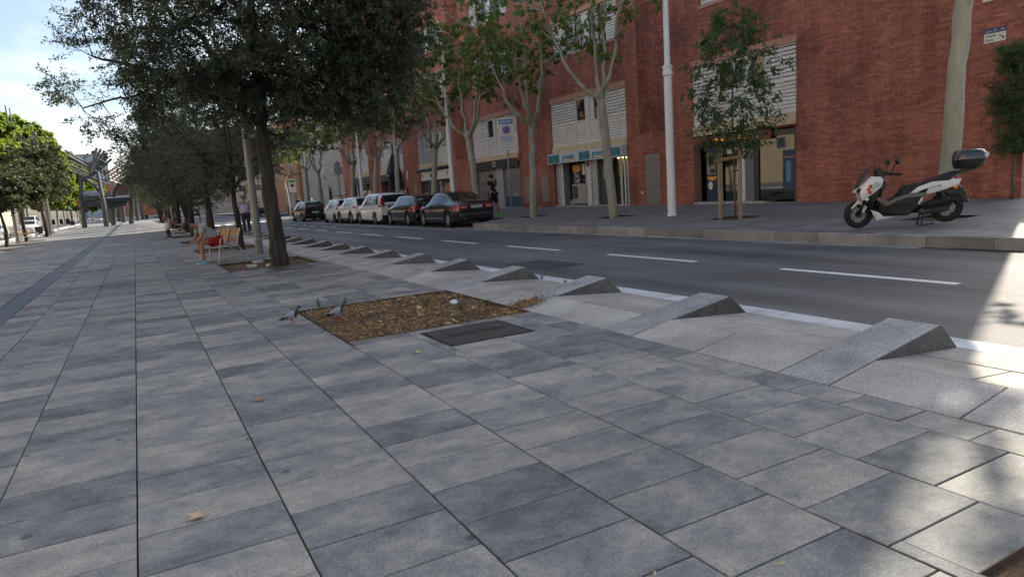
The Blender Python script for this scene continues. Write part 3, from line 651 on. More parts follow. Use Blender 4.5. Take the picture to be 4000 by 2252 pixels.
def fbox(nm, y0, y1, z0, z1, x0, x1, m, parent=bld, bevel=0): return MB().box((x0, y0, z0), (x1, y1, z1)).build(nm, m, parent, bevel=bevel)
slat_cache = {}
def slat_mesh(wd, h=0.122, tilt=0.35):
    k = (round(wd, 2), tilt)
    if k not in slat_cache:
        b = MB(); n = 4; prof = []
        for i in range(n + 1):
            u = i / n; prof.append((-0.018 + 0.034 * math.sin(u * math.pi * 0.75) - tilt * 0.03 * u, h * u))
        vs = [(x, -wd / 2, z) for x, z in prof] + [(x, wd / 2, z) for x, z in prof]
        b.add(vs, [(i, i + 1, n + 2 + i, n + 1 + i) for i in range(n)])
        b.add([(x + .008, y, z) for x, y, z in vs], [(i, n + 1 + i, n + 2 + i, i + 1) for i in range(n)])
        me = b.mesh('slat'); me.materials.append(m_slat); slat_cache[k] = me
    return slat_cache[k]
def louvre_bay(key, cols, openset, objslats, half=0.0):
    a, b_ = BAYS[key]; d = bdz((a + b_) / 2); z0, z1 = 3.08 + d, 5.15 + d
    pn = bpy.data.objects.new('louvre_panel', None); COL.objects.link(pn); pn.parent = bld
    fr = MB(); X0 = FX + 0.03; zm = z0 + 0.98
    fr.box((X0, a, z0), (X0 + .05, b_, z0 + 0.05)).box((X0, a, z1 - 0.05), (X0 + .05, b_, z1)).box((X0 + .002, a, zm - 0.018), (X0 + .048, b_, zm + 0.018))
    ys = [b_]
    for wd in cols: ys.append(ys[-1] - wd)
    ys[-1] = a
    for y in ys: 
        y_ = min(max(y, a + .016), b_ - .016); fr.box((X0 + .001, y_ - 0.014, z0 + .05), (X0 + .049, y_ + 0.014, z1 - .05))
    stuff = MB()
    for i in range(len(cols)):
        y1, y0 = ys[i], ys[i + 1]; wd = y1 - y0 - 0.03; yc = (y0 + y1) / 2
        for hf, (za, zb) in enumerate(((z0 + 0.055, zm - 0.02), (zm + 0.02, z1 - 0.055))):
            st = openset.get((i, hf), 's')
            if st == 'w':        # window
                wn = MB().box((FX + 0.12, y0 + .015, za), (FX + 0.14, y1 - .015, zb)).build('pane', m_glass, pn)
                MB().box((FX + 0.07, y0 + .015, za), (FX + 0.11, y0 + .06, zb)).box((FX + 0.07, y1 - .06, za), (FX + 0.11, y1 - .015, zb)).box((FX + 0.07, y0 + .06, zb - .05), (FX + 0.11, y1 - .06, zb)).box((FX + 0.07, y0 + .06, za), (FX + 0.11, y1 - .06, za + .05)).build('window_frame', m_white, pn)
            elif st == 'h':      # half window half blind
                MB().box((FX + 0.12, y0 + .015, za), (FX + 0.14, yc, zb)).build('pane', m_glass, pn); MB().box((FX + .08, yc, za), (FX + .12, y1 - .015, zb)).build('window_frame', m_white, pn)
            elif st == 'p': MB().box((FX + 0.05, y0 + .015, za), (FX + 0.1, y1 - .015, zb)).build('post', m_white, pn)
            else:
                n = 8; ph = (zb - za) / n
                for k in range(n):
                    gap = st == 'o'
                    if objslats:
                        put(slat_mesh(wd, ph * (0.55 if gap else 0.91), 2.2 if gap else 0.35), 'slat', pn, (X0 + 0.03, yc, za + k * ph), (0, rnd.uniform(-.04, .04), 0))
                    else:
                        zz = za + k * ph; h = ph * (0.5 if gap else 0.93); stuff.add([(X0 + .01, y0 + .015, zz), (X0 + .01, y1 - .015, zz), (X0 + .035, y1 - .015, zz + h), (X0 + .035, y0 + .015, zz + h)], [(0, 1, 2, 3)])
    fr.build('panel_frame', m_white, pn)
    if stuff.v: o = stuff.build('slats', m_slat, pn); o['kind'] = 'stuff'
    if any(v in 'wh' for v in openset.values()) or True:
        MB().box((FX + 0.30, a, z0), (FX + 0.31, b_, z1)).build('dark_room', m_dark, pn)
    fbox('lintel', a - .04, b_ + .04, z1 + 0.002, z1 + 0.22, FX - 0.025, FX + 0.2, m_lintel)
    fbox('beam', a - .0, b_ + .0, 2.722 + d, z0 - 0.002, FX - 0.03, FX + 0.3, m_beam)
louvre_bay('P', [.48, .77, .78, .79, .27, .67, .66, .77, .57], {(3, 1): 'w', (4, 0): 'p', (4, 1): 'p', (5, 1): 'h'}, True)
louvre_bay('R', [.46, .72, .7, .5, .25, .62, .62, .58], {(2, 1): 'w', (3, 1): 'w', (4, 0): 'p', (4, 1): 'p', (5, 1): 'w'}, True)
louvre_bay('N', [.45, .7, .75, .75, .27, .66, .66, .66, .55], {(3, 1): 'w', (4, 0): 'p', (4, 1): 'p', (5, 1): 'h'}, True)
louvre_bay('G', [.45, .75, .75, .75, .25, .65, .65, .65, .6], {(0, 0): 'o', (0, 1): 'o', (1, 0): 'o', (1, 1): 'o', (2, 0): 'o', (2, 1): 'o', (3, 1): 'w', (3, 0): 'o', (4, 0): 'p', (4, 1): 'p', (5, 1): 'h', (7, 1): 'o', (8, 1): 'o'}, False)
louvre_bay('A', [.45, .75, .75, .75, .25, .65, .65, .65, .73], {(0, 0): 'o', (0, 1): 'o', (1, 1): 'o', (5, 1): 'w', (4, 0): 'p', (4, 1): 'p', (7, 0): 'o', (7, 1): 'o', (8, 1): 'o'}, False)
louvre_bay('E', [.45, .75, .75, .75, .25, .65, .65, .65, .8], {(0, 1): 'o', (1, 1): 'o', (2, 0): 'o', (2, 1): 'o', (3, 1): 'w', (4, 0): 'p', (4, 1): 'p', (6, 1): 'o'}, False)
# upper windows
def upper_window(key, f):
    a, b_ = BAYS[key]; d = bdz((a + b_) / 2); y0, y1, z0, z1 = a + .37, b_ - .42, 7.15 + 3.15 * f + d, 8.72 + 3.15 * f + d
    wn = bpy.data.objects.new('window', None); COL.objects.link(wn); wn.parent = bld
    L_ = y1 - y0; fr = MB(); X0 = FX + 0.1
    sh = 0.17 * L_
    panes = [(y0 + sh, y0 + sh + .255 * L_), (y0 + sh + .36 * L_ - .02, y0 + .80 * L_)]
    MB().box((X0 + .06, y0 + sh, z0 + .04), (X0 + .07, y1 - .19 * L_, z1 - .04)).build('pane', m_glass, wn)
    fr.box((X0, y0, z0), (X0 + .05, y1, z0 + .06)).box((X0, y0, z1 - .06), (X0 + .05, y1, z1))
    for y in (y0 + .02, y0 + sh, y0 + sh + .13 * L_, y0 + sh + .26 * L_, y0 + sh + .35 * L_, y0 + sh + .48 * L_, y1 - .19 * L_, y1 - .02):
        fr.box((X0 - .001, y - .025, z0 + .06), (X0 + .049, y + .025, z1 - .06))
    fr.box((X0 + .01, y0 + sh + .26 * L_, z0 + .06), (X0 + .045, y0 + sh + .35 * L_, z1 - .06))
    fr.build('window_frame', m_white, wn)
    n = 12; ph = (z1 - z0 - .12) / n
    for (p, q) in ((y0 + .04, y0 + sh - .03), (y1 - .19 * L_ + .03, y1 - .04)):
        st = MB()
        for k in range(n): st.add([(X0 - .02, p, z0 + .06 + k * ph), (X0 - .02, q, z0 + .06 + k * ph), (X0 + .015, q, z0 + .06 + k * ph + ph * .92), (X0 + .015, p, z0 + .06 + k * ph + ph * .92)], [(0, 1, 2, 3)])
        so = st.build('shutter', m_slat, wn); so['kind'] = 'stuff'
    fbox('sill', y0 - .03, y1 + .03, z0 - .11, z0 - .001, FX - .035, FX + .2, m_lintel, wn); fbox('lintel', y0 - .03, y1 + .03, z1 + .001, z1 + .2, FX - .012, FX + .2, m_lintel, wn)
for key in BAYS:
    for f in range(3): upper_window(key, f)

# ------------------------------------------------------------------ wall fittings
fbox('service_door', 20.93, 21.8, 0.3, 2.27, FX - .02, FX + .05, m_grey_metal)
fbox('service_hatch', 21.1, 21.65, 1.2, 2.1, FX - .032, FX - .019, m_grey_metal)
fbox('meter_cover', 29.2, 29.86, 0.5, 1.82, FX - .03, FX + .02, m_grey_metal); fbox('meter_cover', 31.05, 31.6, 0.5, 1.8, FX - .03, FX + .02, m_grey_metal)
fbox('meter_cover', 47.2, 47.75, 1.0, 1.9, FX - .03, FX + .02, m_grey_metal)
fbox('plaque', 22.0, 22.12, 0.72, 0.82, FX - .014, FX + .01, m_white)
m_red = mat('alarm_red', (0.5, 0.10, 0.05), 0.5)
m_navy = mat('sign_navy', (0.02, 0.05, 0.16), 0.5); m_signw = mat('sign_white', (0.72, 0.70, 0.64), 0.5); m_ink = mat('ink_black', (0.02, 0.02, 0.02), 0.6)
al = MB().box((FX - .12, 31.85, 2.72), (FX, 32.0, 3.02)).build('alarm_box', m_red, None, bevel=.02); tag(al, 'small red alarm box on the wall beside shop 132', 'alarm box')
# street name plate
st = thing('street_sign', 'navy and white street name plate high on the brick wall', 'street sign', (FX, 9.08, 3.98))
MB().box((-.02, -.235, 0), (-.005, .235, .21)).build('plate', m_signw, st); MB().box((-.021, -.235, .211), (-.005, .235, .32)).build('band', m_navy, st)
text('núms 130 – 134', .078, m_signw, st, (-.022, 0, .262), FACE_ROT, sx=.82)
text('Avinguda', .07, m_ink, st, (-.022, .21, .155), FACE_ROT, align='LEFT', sx=.9); text("d'Icaria", .07, m_ink, st, (-.022, .21, .06), FACE_ROT, align='LEFT', sx=.9)
ar = MB(); ar.add([(-.022, -.09, .14), (-.022, -.13, .14), (-.022, -.185, .09), (-.022, -.175, .07), (-.022, -.12, .12), (-.022, -.09, .12)], [(0, 1, 2, 3, 4, 5)]); ar.add([(-.022, -.15, .06), (-.022, -.2, .055), (-.022, -.2, .11)], [(0, 1, 2)]); ar.build('arrow', m_ink, st)
st2 = MB().box((FX - .02, 8.9, 4.93), (FX - .005, 9.37, 5.25)).build('wall_plate', m_signw); tag(st2, 'blank white plate at the top edge above the street name plate', 'sign')

# ------------------------------------------------------------------ shop fronts
def shop(key, name, label, back=0.42):
    a, b_ = BAYS[key]; s = bpy.data.objects.new(name, None); COL.objects.link(s); s.parent = bld
    zb = sz(FX, (a + b_) / 2)
    s['label'] = label
    return s, a, b_, zb
m_step = mat('shop_step', (0.36, 0.34, 0.31), 0.8, var=0.2, vscale=4, coord='World')
m_plaster = mat('plaster_grey', (0.33, 0.33, 0.33), 0.85, var=0.12, vscale=3, coord='World')
m_teal = mat('teal_sign', (0.016, 0.15, 0.19), 0.45); m_teal2 = mat('teal_letters', (0.02, 0.22, 0.33), 0.45); m_pale_teal = mat('teal_pale', (0.12, 0.36, 0.40), 0.5); m_signgrey = mat('sign_pale', (0.52, 0.56, 0.58), 0.45); m_orange = mat('orange', (0.75, 0.34, 0.05), 0.5)
m_signyellow = mat('sign_yellow', (0.85, 0.42, 0.04), 0.5, emit=(1.0, 0.5, 0.05, 0.15)); m_signred = mat('sign_red', (0.20, 0.012, 0.015), 0.45)
m_lit = mat('shop_light', (0.9, 0.75, 0.4), 0.5, emit=(1.0, 0.72, 0.32, 3.0))
# dry cleaner
s, a, b_, zb = shop('P', 'shop_front', 'dry cleaner shop front with teal and white sign box')
fbox('step', a, b_, zb - .1, zb + .06, FX - .04, FX + .5, m_step, s)
fbox('back_wall', a + .01, b_ - .01, zb, 2.72, FX + .62, FX + .66, mat('shop_inside', (0.10, 0.10, 0.085), 0.8, var=.3, vscale=1.5), s)
fbox('ceiling', a + .01, b_ - .01, 2.45, 2.5, FX + .02, FX + .62, m_plaster, s)
for (p, q, m_, x0, x1) in ((28.1, 28.62, m_plaster, .1, .5), (25.64, 25.96, m_white, .02, .4), (25.45, 25.63, m_plaster, .06, .4)):
    fbox('pillar', p, q, zb + .06, 2.5, FX + x0, FX + x1, m_, s)
for p in (28.2, 28.05, 27.98, 25.4, 25.25, 23.46, 23.2, 22.98): fbox('post', p - .035, p + .035, zb + .06, 2.5, FX + .03, FX + .09, m_white, s)
fbox('pane', 25.98, 27.95, zb + .3, 2.4, FX + .42, FX + .43, m_glass, s); fbox('window_frame', 26.5, 26.56, zb + .3, 2.4, FX + .38, FX + .41, m_white, s); fbox('window_frame', 25.98, 27.95, zb + .06, zb + .3, FX + .38, FX + .45, m_plaster, s)
fbox('door', 24.3, 25.22, zb + .06, 2.45, FX + .25, FX + .27, mat('glass_green', (0.07, 0.10, 0.10), 0.08, spec=.8), s)
fbox('light_strip', 23.5, 24.2, 2.28, 2.31, FX + .45, FX + .5, m_lit, s); fbox('counter', 23.5, 24.3, zb + .06, 1.5, FX + .5, FX + .6, mat('counter_grey', (0.06, 0.06, 0.06), .7), s)
fbox('lit_panel', 23.5, 24.3, 1.55, 2.25, FX + .55, FX + .6, mat('ochre_wall', (0.30, 0.26, 0.10), .8), s)
po = thing('poster', 'dark blue price poster in the dry cleaner window', 'poster', (FX + .40, 27.3, 1.05)); MB().box((-.01, -.33, 0), (0, .33, 1.12)).build('sheet', mat('poster_blue', (0.012, 0.03, 0.06), .5), po)
MB().add([(-.012, .33 * math.cos(math.pi * i / 8) , 1.12 - (0.22 + .12 * math.sin(math.pi * i / 8))) for i in range(9)] + [(-.012, -.33, 1.12), (-.012, .33, 1.12)], [tuple(range(11))]).build('header', m_orange, po)
MB().add([(-.012, .33 * math.cos(math.pi * i / 8), .12 + .12 * math.sin(math.pi * i / 8)) for i in range(9)] + [(-.012, -.33, 0), (-.012, .33, 0)], [tuple(range(11))]).build('footer', mat('poster_pale', (.5, .6, .55), .5), po)
text('5x', .34, m_signw, po, (-.014, 0, .64), FACE_ROT); text('14€', .32, m_signw, po, (-.014, -.02, .36), FACE_ROT)
fbox('notice', 26.62, 26.85, 1.7, 2.2, FX + .395, FX + .40, m_signw, s); fbox('notice', 26.2, 26.42, 1.35, 1.85, FX + .395, FX + .40, m_signw, s); fbox('notice', 24.62, 24.95, 1.5, 2.05, FX + .23, FX + .24, mat('lilac_paper', (.45, .42, .55), .6), s)
fbox('red_plate', 25.72, 25.9, 2.05, 2.42, FX + .005, FX + .018, m_signred, s)
mc = thing('vending_unit', 'beige floor unit standing in the dry cleaner window', 'cabinet', (FX + .1, 26.7, zb + .06))
MB().box((-.02, -.58, .06), (.25, .56, .98)).build('body', mat('beige_metal', (.36, .33, .29), .5), mc, bevel=.015); MB().box((-.028, .12, .3), (-.018, .5, .9)).build('panel', mat('brown_panel', (.06, .055, .05), .5), mc); MB().box((-.028, -.12, .55), (-.018, .02, .68)).build('sticker', m_orange, mc)
for p in (-.5, .45): MB().box((0, p - .04, 0), (.2, p + .04, .06)).build('foot', m_ink, mc)
# sign box
sg = bpy.data.objects.new('sign_box', None); COL.objects.link(sg); sg.parent = bld; sg['label'] = 'teal and white dry cleaner sign box'
SX = FX - .34
MB().prism([(FX - .031, 2.72), (FX - .031, 2.34), (SX, 2.30), (SX, 2.74), (FX - .2, 2.78)], 'y', a, b_).build('box', m_signgrey, sg)
segs = [(28.6, 27.62, 't'), (27.62, 25.98, 'w'), (25.98, 25.15, 't'), (25.15, 23.72, 'w'), (23.68, 22.98, 't')]
for (q, p, k) in segs:
    if k == 't':
        MB().box((SX - .006, p, 2.335), (SX - .001, q, 2.705)).build('panel', m_teal, sg)
        for i, wd in enumerate(('Tintoreries', 'Ràpides', 'de Qualitat')): text(wd, .115, m_pale_teal, sg, (SX - .008, (p + q) / 2, 2.64 - .12 * i), FACE_ROT, sx=.95)
    else:
        text('pressto', .31, m_teal2, sg, (SX - .004, (p + q) / 2 + .05, 2.565), FACE_ROT, shear=.15, bold=.012, sx=1.05)
        text('símbolo de calidad', .075, m_grey_metal, sg, (SX - .004, (p + q) / 2 + .25, 2.375), FACE_ROT)
        MB().add([(SX - .005, (p + q) / 2 - .22 - .16 * math.cos(math.pi * i / 8), 2.36 + .09 * math.sin(math.pi * i / 8)) for i in range(9)] + [(SX - .005, (p + q) / 2 - .22 + .06 * math.cos(math.pi * i / 4), 2.36 + .02 * math.sin(math.pi * i / 4)) for i in range(5)], [tuple(range(14))]).build('swoosh', m_orange, sg)
# bank machine and snack shop
s, a, b_, zb = shop('R', 'shop_front', 'shop front with bank machine and red sign band')
fbox('step', 15.86, b_, zb - .1, zb + .07, FX - .06, FX + .5, m_step, s); fbox('step', a, 15.86, zb - .1, zb + .02, FX, FX + .5, m_step, s)
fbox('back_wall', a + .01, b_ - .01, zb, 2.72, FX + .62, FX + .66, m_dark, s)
fbox('sign_band', 15.6, b_ - .01, 2.36, 2.66, FX + .0, FX + .04, m_signred, s); fbox('red_trim', a + .01, 15.6, 2.66, 2.70, FX + .0, FX + .04, m_signred, s)
for i in range(9):       # illegible glowing characters behind the leaves
    y = 18.2 - i * .26; w_ = rnd.uniform(.06, .12); b = MB(); pts = [(FX - .006, y + w_ * math.cos(q) * rnd.uniform(.6, 1), 2.51 + .09 * math.sin(q) * rnd.uniform(.7, 1)) for q in [k * math.pi / 4 for k in range(8)]]; b.add(pts, [tuple(range(8))]); b.build('sign_glyph', m_signyellow if i < 6 else m_signw, s)
fbox('cabinet', 18.23, 18.75, zb + .06, 2.3, FX + .28, FX + .4, mat('cash_navy', (.010, .022, .07), .5), s); fbox('machine_face', 18.26, 18.68, 1.32, 2.08, FX + .24, FX + .279, m_grey_metal, s); fbox('screen', 18.3, 18.58, 1.62, 2.0, FX + .232, FX + .239, m_glass, s); fbox('card_slot', 18.3, 18.5, 1.38, 1.52, FX + .23, FX + .239, m_ink, s)
MB().add([(FX + .27, 18.47 + .24 * math.cos(math.pi * i / 8), 1.25 - .14 * math.sin(math.pi * i / 8)) for i in range(9)], [tuple(range(9))]).build('orange_arc', m_orange, s)
MB().add([(FX + .272, 18.55 + .12 * math.cos(math.pi * (i + 0) / 3), .93 + .16 * math.sin(math.pi * (i + 0) / 3)) for i in range(6)], [tuple(range(6))]).build('hexagon_sticker', m_signw, s); text('ING', .07, m_orange, s, (FX + .268, 18.56, .93), FACE_ROT)
rb = MB()
for i in range(5): rb.tube([(FX + .3, 18.2 - .05 * i, zb + .07), (FX + .3, 18.2 - .05 * i, 2.36)], .026, 6)
rb.build('ribbed_panel', mat('ribbed_olive', (.27, .27, .19), .6), s)
fbox('door', 17.1, 17.92, zb + .07, 2.3, FX + .36, FX + .38, m_glass, s); fbox('notice', 17.3, 17.8, 2.0, 2.3, FX + .35, FX + .358, m_signw, s); fbox('pillar', 16.72, 17.05, zb + .07, 2.36, FX + .03, FX + .45, m_white, s); fbox('pillar', 16.36, 16.715, zb + .07, 2.36, FX + .06, FX + .45, mat('plaster_dark', (.17, .165, .165), .8, var=.2, vscale=3), s)
fbox('pane', 14.76, 16.3, zb + .1, 2.6, FX + .14, FX + .15, m_glass, s); fbox('window_frame', 14.64, 14.76, zb + .02, 2.66, FX + .08, FX + .18, mat('frame_dark', (.05, .05, .055), .4), s); fbox('window_frame', 16.2, 16.3, zb + .02, 2.6, FX + .08, FX + .139, mat('frame_green', (.03, .045, .045), .4), s); fbox('window_frame', 14.76, 16.2, 2.42, 2.6, FX + .1, FX + .139, MATS['frame_dark'], s)
ps = thing('drinks_poster', 'blue drinks poster in the snack shop window', 'poster', (FX + .125, 15.02, .75)); MB().box((0, -.22, 0), (.008, .22, 1.2)).build('sheet', mat('poster_mid', (.016, .05, .11), .5, var=.5, vscale=5), ps); text('LEMONADE', .085, m_orange, ps, (-.003, 0, .97), FACE_ROT)
MB().box((-.002, -.09, .2), (-.0005, .09, .85)).build('bottle_print', mat('print_teal', (.10, .22, .30), .5), ps)
# roller shutters with graffiti
m_shut = mat('shutter_metal', (.25, .245, .24), .5, metal=.3, var=.25, vscale=3, coord='World')
def shutter(y0, y1, z0, z1, s, x=.2):
    b = MB(); n = int((z1 - z0) / .075); pts = []
    for k in range(n * 4 + 1): pts.append((FX + x + .012 * math.cos(k * math.pi / 2), z0 + (z1 - z0) * k / (n * 4)))
    b.add([(u, y0, v) for u, v in pts] + [(u, y1, v) for u, v in pts], [(i, i + 1, len(pts) + i + 1, len(pts) + i) for i in range(len(pts) - 1)]); return b.build('roller_shutter', m_shut, s, smooth=True)
def blob_outline(s, yc, zc, ry, rz_, m, wdt=.03, n=14, x=.18, ph=0, fill=None):
    pts = []
    for i in range(n):
        q = 2 * math.pi * i / n; k = 1 + .18 * math.sin(3 * q + ph) + .08 * math.sin(5 * q + 2 * ph); pts.append((yc + ry * k * math.cos(q), zc + rz_ * k * math.sin(q)))
    b = MB(); o_ = [(FX + x, p[0], p[1]) for p in pts]; i_ = [(FX + x, yc + (p[0] - yc) * (1 - wdt / ry), zc + (p[1] - zc) * (1 - wdt / rz_)) for p in pts]
    b.add(o_ + i_, [(i, (i + 1) % n, n + (i + 1) % n, n + i) for i in range(n)]); b.build('graffiti', m, s)
    if fill: MB().add([(p[0] + .004, p[1], p[2]) for p in i_], [tuple(range(n))]).build('graffiti', fill, s)
m_gpurple = mat('graffiti_purple', (.12, .09, .2), .6); m_gorange = mat('graffiti_orange', (.45, .22, .03), .6); m_gwhite = mat('graffiti_white', (.45, .44, .42), .6)
m_gteal = mat('graffiti_teal', (.02, .08, .09), .6)
s, a, b_, zb = shop('N', 'shop_front', 'closed shop 132 with graffiti covered roller shutters'); d = bdz(35)
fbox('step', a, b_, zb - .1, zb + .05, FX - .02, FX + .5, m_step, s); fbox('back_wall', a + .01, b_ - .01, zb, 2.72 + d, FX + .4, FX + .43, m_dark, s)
fbox('sign_band', a + .005, b_ - .005, 2.34 + d, 2.80 + d, FX - .08, FX - .031, m_black, s); text('132', .42, m_signw, s, (FX - .084, 34.87, 2.57 + d), FACE_ROT, sx=.75, shear=.12)
shutter(35.0, b_ - .05, zb + .05, 2.34 + d, s); shutter(a + .05, 34.1, zb + .05, 2.34 + d, s); fbox('pillar', 34.15, 34.95, zb + .05, 2.34 + d, FX + .08, FX + .35, m_plaster, s)
for i in range(5): blob_outline(s, 33.85 - i * .38, 1.55 + .08 * math.sin(i * 2), .2, .62, m_gwhite, .05, ph=i * 1.3); blob_outline(s, 33.85 - i * .38, 1.5, .17, .5, m_ink, .03, ph=i * 1.3 + .4, x=.175)
for i in range(5): blob_outline(s, 36.9 - i * .4, 1.3, .22, .5, m_ink, .05, ph=i * 2.1)
fbox('graffiti_base', a + .06, 34.08, zb + .06, .82, FX + .178, FX + .182, m_gteal, s)
s, a, b_, zb = shop('G', 'shop_front', 'closed bar with cream sign and colourful shutter graffiti'); d = bdz(43.8)
fbox('back_wall', a + .01, b_ - .01, zb, 2.72 + d, FX + .4, FX + .43, m_dark, s); fbox('sign_band', a + .25, b_ - .25, 2.0 + d, 2.62 + d, FX - .02, FX + .05, m_signw, s)
MB().tube([(FX - .12, a - .05, 2.74 + d), (FX - .12, b_ + .3, 2.72 + d)], .11, 8).build('rolled_awning', m_black, s, smooth=True)
MB().box((FX - .026, 43.5, 2.2 + d), (FX - .021, 44.6, 2.42 + d)).build('logo_band', m_ink, s); MB().add([(FX - .03, 44.05 + r_ * math.cos(q), 2.38 + d + .16 * math.sin(q)) for q, r_ in [(k * math.pi / 4, .1 if k % 2 else .16) for k in range(8)]], [tuple(range(8))]).build('logo_mark', m_orange, s)
for p in (41.6, 46.0): MB().add([(FX - .026, p + .12 * math.cos(k * math.pi / 4), 2.35 + d + .16 * math.sin(k * math.pi / 4)) for k in range(8)], [tuple(range(8))]).build('logo_mark', m_grey_metal, s)
m_shutd = mat('shutter_dark', (.045, .043, .042), .6)
o = shutter(a + .05, b_ - .05, zb, 2.0 + d, s); o.data.materials.clear(); o.data.materials.append(m_shutd)
for (y, z, ry, rz_, f_) in ((46.0, 1.0, .3, .45, m_gorange), (45.3, 1.3, .3, .6, None), (44.4, 1.6, .45, .45, m_gpurple), (44.1, .9, .35, .4, m_gorange), (43.2, 1.5, .3, .5, m_gpurple), (42.5, 1.3, .25, .6, m_gorange), (42.0, 1.4, .22, .6, m_gorange), (41.5, 1.2, .25, .5, None)):
    blob_outline(s, y, z, ry, rz_, m_gwhite, .045, ph=y * 3, fill=f_)
s, a, b_, zb = shop('A', 'shop_front', 'dark shop front with white letters on a black band'); d = bdz(52.5)
fbox('back_wall', a + .01, b_ - .01, zb, 2.72 + d, FX + .4, FX + .43, m_dark, s); fbox('sign_band', a + .005, b_ - .005, 2.2 + d, 2.72 + d, FX - .02, FX + .05, m_black, s); text('ACTIVARTE', .34, m_signw, s, (FX - .024, 51.15, 2.45 + d), FACE_ROT, sx=1.0)
fbox('pane', a + .1, 52.3, zb + .2, 2.2 + d, FX + .3, FX + .31, m_glass, s); fbox('pane', 52.5, b_ - .1, zb + .2, 2.2 + d, FX + .3, FX + .31, m_glass, s); fbox('red_plate', 48.9, 49.1, 2.15 + d, 2.75 + d, FX - .06, FX, m_signw, s)
s, a, b_, zb = shop('E', 'shop_front', 'dark shaded shop front at the far end of the brick building'); d = bdz(61.3)
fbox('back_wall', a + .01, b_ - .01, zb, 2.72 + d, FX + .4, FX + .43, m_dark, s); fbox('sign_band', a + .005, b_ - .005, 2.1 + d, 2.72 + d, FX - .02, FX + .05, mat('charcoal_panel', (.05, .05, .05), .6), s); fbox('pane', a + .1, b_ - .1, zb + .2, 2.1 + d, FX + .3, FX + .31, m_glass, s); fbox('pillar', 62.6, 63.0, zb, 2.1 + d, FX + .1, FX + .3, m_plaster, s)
# ================================================================== TREES
def leaf_mat(name, c1, c2, c3=None, trans=0.35, rough=0.5, frac3=0.93):
    m = bpy.data.materials.new(name); m.use_nodes = True; t = m.node_tree; L = t.links.new
    b = t.nodes['Principled BSDF']; outn = t.nodes['Material Output']
    g = N(t, 'ShaderNodeNewGeometry'); cr = N(t, 'ShaderNodeValToRGB'); e = cr.color_ramp.elements
    e[0].color = (*c1, 1); e[1].color = (*c2, 1); e[1].position = 0.9
    if c3: k = e.new(frac3); k.color = (*c2, 1); e[-1].color = (*c3, 1); e[-1].position = min(1, frac3 + .03)
    L(g.outputs['Random Per Island'], cr.inputs[0]); L(cr.outputs[0], b.inputs['Base Color']); b.inputs['Roughness'].default_value = rough
    tr = N(t, 'ShaderNodeBsdfTranslucent'); hs = N(t, 'ShaderNodeHueSaturation'); hs.inputs['Value'].default_value = 1.6; hs.inputs['Hue'].default_value = 0.485; L(cr.outputs[0], hs.inputs['Color']); L(hs.outputs[0], tr.inputs[0])
    ms = N(t, 'ShaderNodeMixShader'); ms.inputs[0].default_value = trans; L(b.outputs[0], ms.inputs[1]); L(tr.outputs[0], ms.inputs[2]); L(ms.outputs[0], outn.inputs[0]); return m
LM_OAK = leaf_mat('oak_leaf', (0.032, 0.050, 0.027), (0.092, 0.122, 0.062), trans=0.25, rough=.5)
LM_PLANE = leaf_mat('plane_leaf', (0.07, 0.13, 0.025), (0.15, 0.225, 0.05), (0.28, 0.15, 0.035), trans=0.45)
LM_YOUNG = leaf_mat('young_leaf', (0.042, 0.085, 0.026), (0.09, 0.155, 0.05), trans=0.35)
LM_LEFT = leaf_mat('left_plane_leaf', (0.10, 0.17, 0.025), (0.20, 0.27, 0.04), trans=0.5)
LM_LEFTD = leaf_mat('left_street_leaf', (0.035, 0.062, 0.022), (0.085, 0.105, 0.04), (0.14, 0.10, 0.045), trans=0.3)
def bark(name, c1, c2, scale=6, stretch=(1, 1, 0.25), bump=1.0, lo=.4, hi=.6, c3=None):
    m = mat(name, c1, 0.9, var=0.3, vscale=scale * 2.2, bump=bump, bscale=scale * 2.5, stretch=stretch, col2=c2, c2scale=scale, c2lo=lo, c2hi=hi); return m
B_OAK = bark('oak_bark', (0.022, 0.018, 0.015), (0.05, 0.042, 0.034), 7, (1, 1, .22), 1.2)
B_PLANE = bark('plane_bark', (0.32, 0.31, 0.245), (0.22, 0.21, 0.135), 1.6, (1, 1, .35), 0.25, .5, .62)
B_YOUNG = bark('young_bark', (0.10, 0.09, 0.075), (0.06, 0.055, 0.045), 9, (1, 1, .2), .5)

def leaves_mesh(name, P, D, size, wr, rng, shape='rhomb', up=0.4):
    n = len(P); D = D / np.maximum(np.linalg.norm(D, axis=1, keepdims=True), 1e-6)
    nrm = rng.normal(size=(n, 3)); nrm[:, 2] = np.abs(nrm[:, 2]) + up
    S = np.cross(D, nrm); S /= np.maximum(np.linalg.norm(S, axis=1, keepdims=True), 1e-6); Nn = np.cross(S, D)
    L = size * rng.uniform(0.65, 1.25, (n, 1)); W = L * wr
    if shape == 'rhomb':
        prof = [(0, 0, 0), (0.45, 0.5, 0.05), (1, 0, -0.06), (0.45, -0.5, 0.05)]
    elif shape == 'lance':
        prof = [(0, 0, 0), (0.3, 0.45, 0.05), (0.65, 0.4, 0.02), (1, 0, -0.12), (0.65, -0.4, 0.02), (0.3, -0.45, 0.05)]
    else:   # palmate
        prof = [(0, 0, 0), (0.1, 0.42, 0.03), (0.45, 0.55, 0.0), (0.55, 0.22, 0.04), (1, 0, -0.05), (0.55, -0.22, 0.04), (0.45, -0.55, 0.0), (0.1, -0.42, 0.03)]
    k = len(prof); V = np.empty((n, k, 3), np.float32)
    for i, (a, b, c) in enumerate(prof): V[:, i] = P + D * (L * a) + S * (W * b) + Nn * (L * c)
    return npmesh(name, V.reshape(-1, 3), k, np.arange(n * k))

